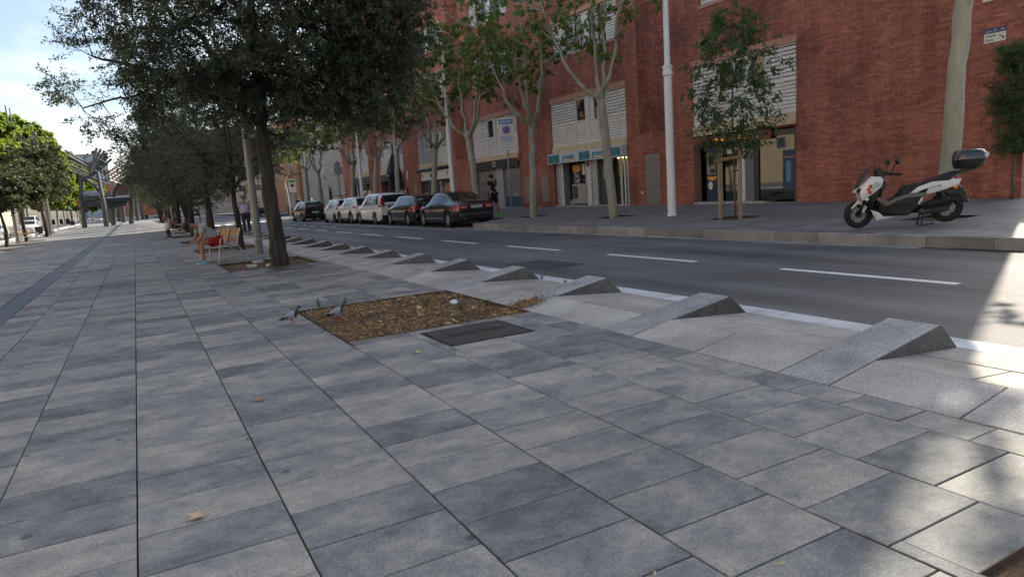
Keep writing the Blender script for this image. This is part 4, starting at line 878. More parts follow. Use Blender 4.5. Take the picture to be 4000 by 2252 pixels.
class Tree:
    def __init__(s, seed): s.rng = np.random.default_rng(seed); s.wood = MB(); s.twig = MB(); s.nodes = []; s.P = []; s.D = []
    def limb(s, pts, r0, r1, n=8, steps=5, wob=0.06, record=True):
        # smooth polyline through pts
        pts = [np.array(p, float) for p in pts]; out_ = []
        for i in range(len(pts) - 1):
            p0, p1, p2, p3 = pts[max(i - 1, 0)], pts[i], pts[i + 1], pts[min(i + 2, len(pts) - 1)]
            for k in range(steps):
                t = k / steps; out_.append(0.5 * ((2 * p1) + (-p0 + p2) * t + (2 * p0 - 5 * p1 + 4 * p2 - p3) * t * t + (-p0 + 3 * p1 - 3 * p2 + p3) * t ** 3))
        out_.append(pts[-1]); m = len(out_)
        out_ = [q + s.rng.normal(size=3) * wob * (0 if i in (0,) else 1) * np.array([1, 1, .5]) for i, q in enumerate(out_)]
        rad = [r0 + (r1 - r0) * i / (m - 1) for i in range(m)]
        s.wood.tube([tuple(q) for q in out_], [r_ * (1 + s.rng.uniform(-.07, .07)) for r_ in rad], n)
        if record:
            for i, q in enumerate(out_[1:]): s.nodes.append((q, rad[i + 1]))
        return out_
    def attach(s, targets, r_tip=0.012, twigs=9, twl=0.55, leaves=40, droop=0.1, minr=.006, lspread=0.8, spread=1.0, tubes=True):
        nodes = np.array([q for q, _ in s.nodes]); rads = np.array([r_ for _, r_ in s.nodes]); rng = s.rng
        for T in targets:
            d2 = np.linalg.norm(nodes - T, axis=1) + 0.6 * np.maximum(0, nodes[:, 2] - T[2]); i = int(np.argmin(d2)); A = nodes[i]
            L = np.linalg.norm(T - A)
            if L > 0.25:
                mid = (A + T) / 2 + rng.normal(size=3) * 0.1 * L + np.array([0, 0, 0.1 * L]); r0 = min(rads[i] * .6, 0.012 + 0.016 * L)
                q = [A, A * .45 + mid * .55 - (mid - (A + T) / 2) * .0, mid * .6 + T * .4, T]; s.wood.tube([tuple(p) for p in q], [r0, r0 * .75, r0 * .5, r_tip], 5)
                base = T - A; base /= max(np.linalg.norm(base), 1e-6); anchors = [mid * .6 + T * .4, T]
            else: base = rng.normal(size=3); base[2] = abs(base[2]); base /= np.linalg.norm(base); anchors = [T]
            for k in range(twigs):
                a = anchors[k % len(anchors)]; dv = base * 0.5 + rng.normal(size=3) * spread; dv[2] = dv[2] * .7 - droop; dv /= np.linalg.norm(dv)
                l_ = twl * rng.uniform(.5, 1.25); e = a + dv * l_
                if tubes: s.twig.tube([tuple(a), tuple((a + e) / 2 + rng.normal(size=3) * .02), tuple(e)], [minr, minr * .7, minr * .4], 3, cap=False)
                m = max(3, int(leaves * rng.uniform(.5, 1.4))); t = rng.uniform(0.15, 1.05, m) ** .8
                P = a + np.outer(t, e - a) + rng.normal(size=(m, 3)) * .035; D = dv * .7 + rng.normal(size=(m, 3)) * lspread; D[:, 2] -= droop
                s.P.append(P); s.D.append(D)
    def build(s, root, leafm, barkm, size, wr, shape='rhomb', up=.4, smooth=True):
        o1 = s.wood.build('trunk', barkm, root, smooth=True, keepn=False)
        o3 = None
        if s.twig.v: o3 = s.twig.build('twigs', barkm, root, keepn=True)
        P = np.vstack(s.P); D = np.vstack(s.D)
        me = leaves_mesh('crown', P, D, size, wr, s.rng, shape, up); o2 = obj('crown', me, leafm, root)
        return o1, o2
def sample_env(rng, n, c, r, zmin=None, shell=0.35, noise=1.1, thr=-0.25, seed=0.0):
    out_ = []
    while len(out_) < n:
        u = rng.normal(size=3); u /= np.linalg.norm(u); k = rng.uniform(shell, 1.0) ** .6; p = np.array(c) + u * k * np.array(r)
        if zmin is not None and p[2] < zmin(p): continue
        v = math.sin(p[0] * noise * 1.9 + seed) + math.sin(p[1] * noise * 1.7 + 2 * seed) + math.sin(p[2] * noise * 2.3 + 3 * seed)
        if v < thr: continue
        out_.append(p)
    return out_
# ------------------------------------------------------------------ big holm oak
OAK = (2.84, 16.55)
root = thing('holm_oak', 'large dark holm oak with a leaning trunk nearest the camera', 'tree', (OAK[0], OAK[1], gz(16.5)), 0, 'holm oaks along the promenade')
T = Tree(11)
tr = T.limb([(0, 0, -.1), (-.02, .05, .5), (-.04, .12, 1.6), (-.06, .2, 2.6), (-.02, .28, 3.4), (.06, .36, 4.6), (.1, .5, 6.2), (.3, .6, 8.0), (.2, .7, 9.2)], .20, .05, 14, 4, .012)
T.limb([(-.02, .26, 3.2), (-.9, .9, 3.9), (-2.0, 1.6, 4.6), (-3.2, 2.3, 5.0)], .11, .025, 8)
T.limb([(-.02, .3, 3.5), (-.7, .5, 4.6), (-1.6, .9, 5.9), (-2.6, 1.4, 6.8)], .11, .025, 8)
T.limb([(0, .3, 3.4), (.9, -.1, 4.1), (1.9, -.5, 4.7), (2.9, -.9, 4.9)], .11, .025, 8)
T.limb([(.03, .34, 4.3), (.9, .4, 5.3), (2.0, .6, 6.3), (2.9, .5, 6.8)], .09, .02, 8)
T.limb([(.03, .34, 4.0), (.3, 1.5, 4.7), (.6, 2.8, 5.4)], .09, .02, 8)
T.limb([(.03, .34, 4.2), (-.2, -.9, 5.0), (-.3, -2.0, 5.8)], .09, .02, 8)
T.limb([(.06, .4, 5.2), (-.6, .0, 6.3), (-1.4, -.3, 7.6)], .08, .02, 8)
T.limb([(-.02, .26, 3.0), (-.5, -.6, 3.5), (-1.2, -1.3, 3.9)], .06, .02, 6)
T.limb([(-1.5, 1.3, 4.3), (-2.6, 1.5, 4.0), (-3.6, 2.4, 3.9)], .04, .015, 6)
tg = sample_env(T.rng, 400, (.1, .4, 6.0), (3.55, 3.3, 3.7), zmin=lambda p: 3.0 + 0.25 * max(0, 2.2 - np.hypot(p[0], p[1])), shell=.3, thr=-.75, seed=1.0)
tg += [np.array(p) for p in ((-4.1, 3.0, 4.65), (-3.9, 2.8, 4.2), (-3.6, 2.5, 5.3), (-3.4, 2.6, 3.6), (-3.0, 2.3, 3.1), (-2.7, 2.2, 2.8), (-2.5, 1.7, 3.6), (3.0, -1.0, 4.2), (2.7, -.9, 3.5), (2.4, -.7, 3.0), (2.0, -.5, 3.3), (-3.3, 2.4, 6.0), (1.6, -1.0, 3.4), (3.1, -1.1, 4.8), (2.9, -.6, 5.6), (2.2, .3, 3.9), (1.5, .2, 3.6), (1.2, .8, 3.8))]
tg += sample_env(T.rng, 110, (2.1, -.6, 5.0), (2.2, 2.0, 2.4), zmin=lambda p: 3.1, shell=.2, thr=-1.2, seed=2.0)
T.attach(tg, twigs=12, twl=.66, leaves=44, droop=.18)
T.build(root, LM_OAK, B_OAK, .082, .38)
print('oak leaves', sum(len(p) for p in T.P))
# ------------------------------------------------------------------ other holm oaks (three crowns, copied)
def oak_proto(seed, h0, rad, n, lv, trunk_r, forked=False):
    T = Tree(seed); rng = T.rng
    T.limb([(0, 0, -.1), (.03, .02, .9), (-.03, .03, h0), (.05, 0, h0 + 1.5), (0, .1, h0 + 3.2)], trunk_r, .03, 10, 4, .012)
    if forked: T.limb([(0, 0, .15), (.35, -.1, 1.0), (.75, -.15, h0 + .6), (1.1, 0, h0 + 2)], trunk_r * .6, .03, 8, 4, .01)
    for k in range(6):
        a = k * 1.05 + rng.uniform(-.3, .3); T.limb([(0, 0, h0 - .2 + .12 * k), (math.cos(a) * .8, math.sin(a) * .8, h0 + .6 + .1 * k), (math.cos(a) * rad * .75, math.sin(a) * rad * .75, h0 + 1.2 + .25 * k)], trunk_r * .45, .02, 6, 3, .04)
    tg = sample_env(rng, n, (0, 0, h0 + rad * .72), (rad, rad, rad * .95), zmin=lambda p: h0 - .35, shell=.35, thr=-1.0, seed=seed)
    T.attach(tg, twigs=8, twl=.6, leaves=lv, droop=.15, tubes=False); return T
def place_tree(T, label, nm, loc, rot, sc, leafm, barkm, size, wr, group, shape='rhomb', cat='tree'):
    root = thing(nm, label, cat, loc, rot, group); root.scale = (sc, sc, sc); T.build(root, leafm, barkm, size, wr, shape); return root
def copy_tree_at(src, label, loc, rot, sc):
    c = copy_tree(src); c.location = loc; c.rotation_euler = (0, 0, rot); c.scale = (sc, sc, sc); c['label'] = label; return c
GO = 'holm oaks along the promenade'
oA = place_tree(oak_proto(21, 2.2, 2.3, 120, 26, .12), 'slim young holm oak standing between the bench and the lamp post', 'holm_oak', (2.95, 24.3, gz(24)), .4, 1.0, LM_OAK, B_OAK, .085, .42, GO)
oB = place_tree(oak_proto(22, 2.3, 3.0, 170, 26, .19), 'holm oak with dark crown third along the promenade row', 'holm_oak', (2.9, 33.2, gz(33)), 1.4, 1.0, LM_OAK, B_OAK, .095, .42, GO)
oC = place_tree(oak_proto(23, 2.0, 3.0, 170, 26, .20, True), 'holm oak with a forked trunk behind the seated man', 'holm_oak', (2.7, 41.5, gz(41)), 2.6, 1.0, LM_OAK, B_OAK, .095, .42, GO)
for i, (x, y, s_, nm) in enumerate(((2.95, 49.6, oB, 'fifth'), (2.9, 57.8, oC, 'sixth'), (2.9, 66.0, oA, 'seventh'), (2.9, 74.3, oB, 'eighth'), (3.0, 83.0, oC, 'ninth'), (2.9, 92, oB, 'tenth'), (2.9, 101, oC, 'eleventh'))):
    copy_tree_at(s_, f'distant dark holm oak, {nm} from the camera along the promenade row', (x, y, gz(y)), i * 1.7 + .5, 1.0 + .08 * math.sin(i * 2.2) + .1)
# ------------------------------------------------------------------ plane trees on the right sidewalk
def plane_proto(seed, h0, trunk_r, lean, limbs, ncl, lv):
    T = Tree(seed); rng = T.rng
    lx, ly = lean
    T.limb([(0, 0, -.15), (0, 0, .05), (lx * .3, ly * .3, 1.2), (lx * .55, ly * .6, h0 * .65), (lx, ly, h0)], [1, 1][0] * trunk_r, trunk_r * .8, 12, 4, .012, record=False)
    T.wood.ball((lx, ly, h0 - .02), trunk_r * 1.08, 10, 7, 1, 1, 1.1)
    ends = []
    for (a, out_, hh) in limbs:
        ca, sa = math.cos(a), math.sin(a)
        q = T.limb([(lx, ly, h0 - .1), (lx + ca * out_ * .35, ly + sa * out_ * .35, h0 + .5), (lx + ca * out_ * .62, ly + sa * out_ * .62, h0 + hh * .4), (lx + ca * out_ * .85, ly + sa * out_ * .85, h0 + hh * .72), (lx + ca * out_, ly + sa * out_, h0 + hh)], trunk_r * .5, .016, 8, 4, .045)
        for k in range(3):
            i = rng.integers(len(q) // 2, len(q) - 2); b = a + rng.uniform(-1.3, 1.3); p = q[i]; l_ = rng.uniform(.8, 1.7)
            T.limb([p, p + np.array([math.cos(b) * l_ * .5, math.sin(b) * l_ * .5, l_ * .25]), p + np.array([math.cos(b) * l_, math.sin(b) * l_, l_ * .65])], .03, .01, 5, 3, .03)
    nd = [q for q, r_ in T.nodes if q[2] > h0 + 2.1]
    tg = [nd[rng.integers(len(nd))] + rng.normal(size=3) * np.array([.55, .55, .5]) for _ in range(ncl)]
    T.attach(tg, twigs=4, twl=.5, leaves=lv, droop=.35, lspread=1.0); return T
GP = 'plane trees along the right sidewalk'
def pz(x, y): return sz(x, y) - .02
P1 = place_tree(plane_proto(31, 3.95, .16, (-.18, .25), ((2.0, 2.3, 4.0), (1.4, .45, 5.2), (-1.2, .5, 5.0), (-1.55, 1.5, 3.9)), 34, 9), 'pale plane tree with bare forked limbs standing before the dry cleaner shop', 'plane_tree', (13.8, 18.2, pz(13.8, 18.2)), 0, 1, LM_PLANE, B_PLANE, .15, .95, GP, 'palm')
P2 = place_tree(plane_proto(32, 3.6, .165, (-.1, -.5), ((2.6, 1.9, 4.0), (1.4, .7, 4.8), (.3, 1.2, 4.4), (-1.6, 1.4, 4.2), (-2.6, 1.2, 3.2)), 75, 11), 'pale plane tree with bent trunk between shop 132 and the dry cleaner', 'plane_tree', (13.9, 23.6, pz(13.9, 23.6)), 0, 1, LM_PLANE, B_PLANE, .15, .95, GP, 'palm')
P3 = place_tree(plane_proto(33, 3.7, .175, (.1, .35), ((1.9, 2.0, 3.8), (.9, .9, 4.6), (-.5, 1.3, 4.5), (-2.0, 1.5, 4.2)), 110, 11), 'plane tree with stout pale trunk left of the blue parking sign', 'plane_tree', (13.85, 28.4, pz(13.85, 28.4)), .6, 1, LM_PLANE, B_PLANE, .16, .95, GP, 'palm')
for i, (src, x, y, lb) in enumerate(((P2, 13.85, 34.0, 'plane tree directly behind the black hatchback with its bare forked limbs'), (P1, 13.85, 39.4, 'plane tree beside the closed black parasol, trunk leaning'), (P3, 13.85, 43.9, 'slender plane tree just left of the closed black parasol'), (P2, 13.85, 49.4, 'plane tree near the end of the brick building behind the white cars'), (P3, 13.7, 57.5, 'plane tree with dark trunk before the grey concrete wall'), (P1, 13.7, 63.0, 'far plane tree left of the concrete wall lamp post'), (P3, 13.7, 71.5, 'thick pale plane trunk by the orange brick building'))):
    copy_tree_at(src, lb, (x, y, pz(x, y)), i * 2.1 + .8, 1.0 + .05 * math.sin(i * 3))
PR = copy_tree_at(P1, 'thick plane tree trunk rising behind the parked scooter', (13.95, 7.75, pz(13.95, 7.75)), 2.2, 1.12)
PS = copy_tree_at(P3, 'plane tree off the right edge that dapples the road with shade', (13.8, 2.2, pz(13.8, 2.2)), 4.0, 1.1)
# ------------------------------------------------------------------ young staked tree
root = thing('young_tree', 'young leafy tree tied between two wooden stakes on the sidewalk', 'tree', (13.62, 12.85, sz(13.6, 12.85) - .02))
T = Tree(41); T.limb([(0, 0, -.1), (.01, .0, 1.2), (-.01, .01, 2.6), (.02, -.02, 4.0), (0, 0, 5.1)], .035, .008, 7, 4, .008)
tg = []
for k in range(84):
    z = 1.75 + 3.4 * (k / 83) ** 1.0; rr = (.32 + .82 * math.sin(math.pi * min(1, (z - 1.45) / 3.9)) ** .8) * T.rng.uniform(.45, 1.15); a = k * 2.4 + T.rng.uniform(-.4, .4); tg.append(np.array([math.cos(a) * rr, math.sin(a) * rr, z]))
T.attach(tg, twigs=5, twl=.3, leaves=13, droop=.55, lspread=.6, minr=.004); T.build(root, LM_YOUNG, B_YOUNG, .13, .36, 'lance')
m_wood = mat('stake_wood', (.30, .20, .12), .8, var=.3, vscale=5, stretch=(4, 4, .6))
for dx, dy in ((-.03, .47), (.02, -.18)): MB().tube([(dx, dy, -.1), (dx, dy, 1.0), (dx + .01, dy, 1.92)], [.05, .052, .05], 9).build('stake', m_wood, root, smooth=True, angle=40)
MB().tube([(-.06, .56, 1.52), (-.02, -.28, 1.58)], .052, 9).build('crossbar', m_wood, root, smooth=True, angle=40)
MB().tube([(.0, .05, 1.22), (.02, -.15, 1.25)], .02, 6).build('tie', mat('tie_black', (.02, .02, .02), .6), root)
# ------------------------------------------------------------------ shrub climbing at the building corner
root = thing('corner_shrub', 'dark green shrub hanging at the right edge of the brick wall', 'shrub', (FX - .35, 8.45, sz(FX, 8.5)))
T = Tree(51); T.limb([(0, 0, -.1), (.05, -.05, 1.0), (0, .0, 2.2), (-.05, .05, 3.2)], .04, .015, 6, 3, .02)
tg = [np.array([T.rng.uniform(-.45, .2), T.rng.uniform(-.7, .34 + .16 * math.sin(z * 3.1)), z]) for z in T.rng.uniform(1.1, 3.5, 190)]
T.attach(tg, twigs=5, twl=.25, leaves=22, droop=.3); T.build(root, LM_YOUNG, B_YOUNG, .05, .5)
# ------------------------------------------------------------------ trees on the left
GL = 'street trees along the left edge of the promenade'
def round_proto(seed, h0, rx, rz_, n, lv, tr_):
    T = Tree(seed); rng = T.rng; T.limb([(0, 0, -.1), (.04, .0, 1.0), (-.05, .05, h0), (0, 0, h0 + rz_)], tr_, .03, 9, 4, .015)
    for k in range(6):
        a = k * 1.05; T.limb([(0, 0, h0 - .1), (math.cos(a) * rx * .4, math.sin(a) * rx * .4, h0 + rz_ * .5), (math.cos(a) * rx * .8, math.sin(a) * rx * .8, h0 + rz_ * (.6 + .12 * k))], tr_ * .5, .02, 6, 3, .05)
    tg = sample_env(rng, n, (0, 0, h0 + rz_ * .85), (rx, rx, rz_), shell=.5, thr=-.9, seed=seed, zmin=lambda p: h0 - .3); T.attach(tg, twigs=8, twl=.55, leaves=lv, droop=.1, tubes=False); return T
L1 = place_tree(round_proto(61, 2.3, 1.5, 1.25, 95, 30, .12), 'small street tree left of the empty bench on the left', 'street_tree', (-7.04, 51.2, gz(51)), 0, 1, LM_LEFTD, B_OAK, .13, .6, GL)
L2 = copy_tree_at(L1, 'street tree with trunk right behind the empty bench on the left', (-7.12, 60.4, gz(60)), 2.1, 1.25)
L3 = place_tree(round_proto(62, 3.2, 2.1, 3.0, 190, 32, .16), 'taller street tree with leaning dark trunk right of the empty bench', 'street_tree', (-6.91, 71.2, gz(71)), 1, 1.0, LM_LEFTD, B_OAK, .15, .6, GL)
copy_tree_at(L1, 'street tree at the far left edge of the picture', (-8.4, 43.4, gz(43)), 4.1, 1.0)
copy_tree_at(L3, 'street tree on the left between bench and steel pergola', (-7.3, 81, gz(81)), 3.3, .95)
GB = 'sunlit plane trees beyond the left road'
S1 = place_tree(round_proto(63, 3.2, 4.6, 5.0, 260, 34, .25), 'bright sunlit green plane tree at the far left edge', 'sunlit_tree', (-14.2, 118, gz(92)), 0, 1.28, LM_LEFT, B_PLANE, .36, .75, GB)
for i, (x, y, sc, lb) in enumerate(((-13.0, 133, 1.1, 'bright green sunlit tree right of the tall far left lamp mast'), (-13.0, 157, 1.15, 'sunlit yellow green tree directly left of the steel pergola'), (-12.4, 182, 1.15, 'sunlit tree partly behind the pergola bars'), (-12.6, 210, 1.1, 'small distant sunlit tree seen under the pergola bars'), (-16, 99, 1.2, 'sunlit tree hidden behind the left street trees'), (-9.6, 205, .85, 'low sunlit tree seen between the pergola posts'))):
    copy_tree_at(S1, lb, (x, y, gz(y)), i * 1.9 + 1, sc)
# ================================================================== OTHER BUILDINGS AND FAR THINGS
def far_wall(nm, c1, c2, mort, bw, bh, ms=.01):
    m = bpy.data.materials.new(nm); m.use_nodes = True; t = m.node_tree; b = t.nodes['Principled BSDF']; L = t.links.new
    g = N(t, 'ShaderNodeNewGeometry'); sp = N(t, 'ShaderNodeSeparateXYZ'); L(g.outputs['Position'], sp.inputs[0]); cb = N(t, 'ShaderNodeCombineXYZ'); ad = N(t, 'ShaderNodeMath', operation='ADD'); L(sp.outputs[0], ad.inputs[0]); L(sp.outputs[1], ad.inputs[1]); L(ad.outputs[0], cb.inputs[0]); L(sp.outputs[2], cb.inputs[1])
    br = N(t, 'ShaderNodeTexBrick'); br.inputs['Scale'].default_value = 1; br.inputs['Brick Width'].default_value = bw; br.inputs['Row Height'].default_value = bh; br.inputs['Mortar Size'].default_value = ms
    br.inputs['Color1'].default_value = (*c1, 1); br.inputs['Color2'].default_value = (*c2, 1); br.inputs['Mortar'].default_value = (*mort, 1); L(cb.outputs[0], br.inputs[0]); L(br.outputs['Color'], b.inputs['Base Color']); b.inputs['Roughness'].default_value = .85; return m
m_conc = far_wall('concrete_wall', (.36, .345, .30), (.43, .415, .36), (.22, .21, .18), 2.4, .42, .015)
m_orangeb = far_wall('orange_brick', (.36, .17, .07), (.44, .22, .09), (.4, .24, .13), .28, .065)
m_glassf = mat('far_glass', (.05, .07, .08), .08, spec=.8)
gb = thing('concrete_building', 'pale grey concrete block building beyond the brick building', 'building', (22, 80.8, 0))
MB().box((0, 0, -.5), (12, 22.4, 13)).build('wall', m_conc, gb)
MB().box((-.06, 0, 12.9), (12, 22.5, 13.3)).build('roof', m_conc, gb)
MB().lathe([(1.9, -.5), (1.9, 13)], 24, (1.4, 3.2, 0)).build('round_bay', m_conc, gb, smooth=True, angle=40)
MB().lathe([(2.0, 4.35), (2.0, 4.6)], 24, (1.4, 3.2, 0)).build('ledge', m_conc, gb)
for (p, z) in ((8, 3.7), (8, 7.2), (13, 7.2), (17, 7.2)):
    wn = MB().box((-.03, p, z), (.02, p + 2.2, z + 1.6)).build('window', m_alu, gb); MB().box((-.035, p + .1, z + .1), (-.031, p + 1.05, z + 1.5)).build('pane', m_glassf, wn); MB().box((-.035, p + 1.15, z + .1), (-.031, p + 2.1, z + 1.5)).build('pane', m_glassf, wn)
MB().box((-.4, 6, -.4), (-.35, 20, 2.9)).build('boundary_panel', mat('panel_pale', (.33, .36, .33), .7, var=.1, vscale=1), gb)
ob = thing('orange_building', 'orange brick building seen between the oak trunk and the concrete wall', 'building', (21.5, 103.3, 0))
MB().box((0, 0, -.5), (14, 32, 14)).build('wall', m_orangeb, ob); MB().box((-.05, -.05, 14), (14.05, 32, 14.3)).build('roof', m_conc, ob)
dr = MB().box((-.05, 4, -.4), (.02, 9, 3.4)).build('entrance', m_plaster, ob); MB().box((-.08, 4.2, 2.5), (-.051, 8.8, 3.3)).build('panel', m_black, dr)
for z in (5.2, 8.4): 
    for p in (3, 12, 20, 27): wn = MB().box((-.02, p, z), (.02, p + 2, z + 1.6)).build('window', m_white, ob); MB().box((-.025, p + .1, z + .1), (-.021, p + 1.9, z + 1.5)).build('pane', m_glassf, wn)
def block(nm, lab, x0, x1, y0, y1, h, m, rows, cols, face='x-', wcol=None, base=None, wd=1.5, wh=1.5, fl=3.1, z1=3.8):
    b = thing(nm, lab, 'building', ((x0 + x1) / 2, y0, 0)); cx = (x0 + x1) / 2
    MB().box((x0 - cx, 0, -.6), (x1 - cx, y1 - y0, h)).build('wall', m, b); MB().box((x0 - cx - .3, -.3, h), (x1 - cx + .3, y1 - y0 + .3, h + .35)).build('roof', m_lintel, b)
    for r_ in range(rows):
        for c in range(cols):
            z = z1 + fl * r_
            if face == 'x+': y = (c + .5) * (y1 - y0) / cols; X = x1 - cx; q = ((X - .02, y - wd / 2, z), (X + .03, y + wd / 2, z + wh)); p = ((X + .031, y - wd / 2 + .1, z + .1), (X + .036, y + wd / 2 - .1, z + wh - .1))
            else: x = x0 - cx + (c + .5) * (x1 - x0) / cols; q = ((x - wd / 2, -.03, z), (x + wd / 2, .02, z + wh)); p = ((x - wd / 2 + .1, -.036, z + .1), (x + wd / 2 - .1, -.031, z + wh - .1))
            wn = MB().box(*q).build('window', wcol or m_white, b); MB().box(*p).build('pane', m_glassf, wn)
    return b
m_cream = mat('cream_wall', (.5, .40, .28), .85, var=.1, vscale=.5); m_terra = mat('terracotta_wall', (.42, .17, .085), .85, var=.1, vscale=.6); m_palebl = mat('pale_modern', (.30, .35, .38), .6)
block('terracotta_building', 'terracotta apartment block behind the trees on the far left', -46, -30, 70, 150, 15.5, m_terra, 4, 22, 'x+', z1=3.6)
block('bounce_terrace', 'unseen cream apartment terrace left of the avenue, added to bounce sunlight', -48, -31, -70, 68, 19, m_cream, 5, 30, 'x+', z1=3.6)  # houses opposite, out of view, added to bounce warm sunlight into the shade
block('cream_building', 'cream shop building at the far end of the left road', -42, -30, 152, 240, 14, m_cream, 3, 16, 'x+')
block('brown_building', 'brown brick building closing the view behind the pergola', -9, 12, 255, 270, 10.5, mat('brown_brick_far', (.30, .13, .075), .85, var=.12, vscale=.4), 3, 8, 'y-')
gl = block('glass_building', 'pale modern glass building rising behind the pergola bars', -19, -7, 320, 345, 24.5, m_palebl, 6, 8, 'y-', m_alu, wd=2.0, wh=1.7, z1=4, fl=3.2)
for i, x in enumerate((-6.5, 2.0)):
    t_ = MB(); 
    t_.ball((x, 5, 25.7), 1.1, 9, 6, 1.2, 1, .9); t_.build('roof_planter', LM_OAK, gl)
block('right_far_building', 'distant grey building at the end of the right road', 12, 40, 150, 230, 16, m_conc, 4, 9, 'y-')
# left shop kiosk with awnings
ks = thing('kiosk_terrace', 'green awning terrace with dark posts on the left sidewalk', 'kiosk', (-14.0, 168, gz(150)))
MB().prism([(-2.6, 2.9), (2.6, 2.9), (1.6, 3.9), (-1.2, 3.9)], 'y', 0, 5).build('awning', mat('awning_green', (.04, .11, .07), .7), ks)
for p in (-2.4, -1.2, 0, 1.2, 2.4): MB().box((p - .08, .05, 0), (p + .08, .2, 2.9)).build('post', mat('post_brown', (.11, .045, .03), .7), ks)
for p in (-2, -.9, .5, 1.7): MB().box((p - .35, .3, 0), (p + .35, 1.0, 1.1)).build('seat', m_ink, ks)
k2 = thing('dark_awning', 'dark parasol terrace right of the green awning', 'kiosk', (-10.9, 174, gz(150))); MB().prism([(-2.6, 2.7), (2.6, 2.7), (0, 3.4)], 'y', 0, 4).build('canopy', m_ink, k2)
for p in (-1.8, 0, 1.8): MB().box((p - .06, 1, 0), (p + .06, 1.12, 2.7)).build('post', m_ink, k2)
for i, (x, z, c) in enumerate(((-14.2, 5.6, (.5, .16, .03)), (-12.9, 5.4, (.5, .2, .03)), (-11.2, 5.6, (.55, .25, .03)), (-10.0, 4.9, (.5, .1, .03)))):
    tag(MB().box((x - .55, 176.5, gz(150) + z - .9), (x + .55, 176.6, gz(150) + z + .6)).build('hanging_banner', mat('banner%d' % i, c, .7)), ['leftmost orange banner above the green awning', 'second orange banner from the left above the awning', 'yellow banner beside the no entry sign', 'rightmost reddish banner above the dark awning'][i], 'banner', 'banners over the left shops')

# ------------------------------------------------------------------ steel pergola
m_steel = mat('pergola_steel', (.10, .115, .125), .5, metal=.5, var=.15, vscale=2); m_bar = mat('pergola_bar', (.11, .115, .118), .5, metal=.3); m_tank = mat('pergola_tank', (.055, .07, .08), .55, metal=.3); m_barred = mat('pergola_timber', (.16, .085, .065), .8)
pg = thing('steel_pergola', 'steel pergola on curved posts with fanned bars over the promenade', 'pergola', (-3.3, 104, -.25)); PX, PZ = 3.3, .25
def pp(x, z, dy=0): return (x + PX, dy, z + PZ)
MB().tube([pp(-5.88, -.25), pp(-5.78, 2.9), pp(-5.59, 5.1), pp(-5.36, 6.3)], [.30, .28, .24, .2], 12).build('post', m_steel, pg, smooth=True, angle=50)
MB().tube([pp(-3.37, -.25, -2.2), pp(-3.31, 2.4, -2.1), pp(-3.38, 4.2, -1.6), pp(-3.49, 6.75, -1)], [.30, .28, .25, .2], 12).build('post', m_steel, pg, smooth=True, angle=50)
MB().tube([pp(-2.67, -.25, 2.3), pp(-2.4, 2.3, 2.2), pp(-2.26, 3.2, 2.0), pp(-1.93, 4.2, 1.8), pp(-1.55, 4.8, 1.6), pp(-1.12, 5.15, 1.4)], [.32, .3, .28, .25, .22, .2], 12).build('post', m_steel, pg, smooth=True, angle=50)
MB().tube([pp(-.58, -.25, 2.3), pp(-.3, 1.6, 2.2), pp(-.19, 3.0, 2.1), pp(.16, 4.3, 1.9), pp(.64, 5.25, 1.6)], [.32, .31, .3, .27, .2], 12).build('post', m_steel, pg, smooth=True, angle=50)
MB().loft([[pp(-6.0, 3.3, -.6), pp(-3.7, 3.4, -.6), pp(-3.7, 3.75, -.6), pp(-5.95, 3.8, -.6)], [pp(-5.6, 3.6, 1.8), pp(-3.6, 3.6, 1.8), pp(-3.7, 4.4, 1.8), pp(-5.4, 4.4, 1.8)]]).build('trough', m_tank, pg)
MB().loft([[pp(-3.2, 2.9, -.6), pp(-.35, 2.8, .2), pp(-.3, 3.3, .2), pp(-3.2, 3.3, -.6)], [pp(-2.7, 3.3, 2.4), pp(-.3, 3.3, 2.4), pp(-.3, 3.65, 2.4), pp(-2.7, 3.55, 2.4)]]).build('trough', m_tank, pg)
MB().prism([(-5.4 + PX, 2.3 + PZ), (-3.5 + PX, 2.5 + PZ), (-3.3 + PX, 3.2 + PZ), (-5.8 + PX, 3.25 + PZ)], 'y', -.3, .3).build('beam', m_tank, pg)
MB().prism([(-2.9 + PX, 1.9 + PZ), (-.9 + PX, 2.2 + PZ), (-.5 + PX, 2.9 + PZ), (-2.9 + PX, 3.0 + PZ)], 'y', .5, 1.2).build('beam', m_tank, pg)
MB().tube([pp(-6.0, 3.05, -.7), pp(-4.7, 3.3, -.7), pp(-3.9, 3.0, -.7), pp(-3.5, 2.2, -.7), pp(-3.45, 1.2, -.7)], .06, 6).build('rail', m_bar, pg)
for (a, b_, dy) in (((-6.6, 9.5), (-4.2, 7.6), -1.5), ((-6.6, 9.0), (-4.1, 7.15), -1.0), ((-6.4, 8.2), (-3.1, 6.3), -.5), ((-6.45, 7.8), (-2.9, 5.7), 0), ((-6.45, 7.45), (-2.9, 5.3), .5), ((-6.85, 7.2), (-3.0, 5.35), 1.0), ((-6.5, 8.6), (-3.6, 6.8), -.8)):
    MB().tube([pp(a[0], a[1], dy), pp(b_[0], b_[1], dy + .6)], .13, 6).build('bar', m_bar, pg)
for (a, b_, dy) in (((-4.3, 6.6), (-3.16, 9.7), -1.2), ((-4.25, 6.6), (-2.75, 9.6), -.8), ((-4.2, 6.6), (-2.38, 9.4), -.4), ((-4.1, 6.6), (-2.12, 9.1), 0), ((-4.0, 6.6), (-2.1, 8.7), .4), ((-3.9, 6.5), (-1.76, 8.4), .8), ((-5.35, 5.7), (-3.6, 6.8), 0), ((-5.0, 8.4), (-4.35, 9.2), 1.5)):
    MB().tube([pp(a[0], a[1], dy), pp(b_[0], b_[1], dy + .5)], .16, 6).build('bar', m_bar, pg)
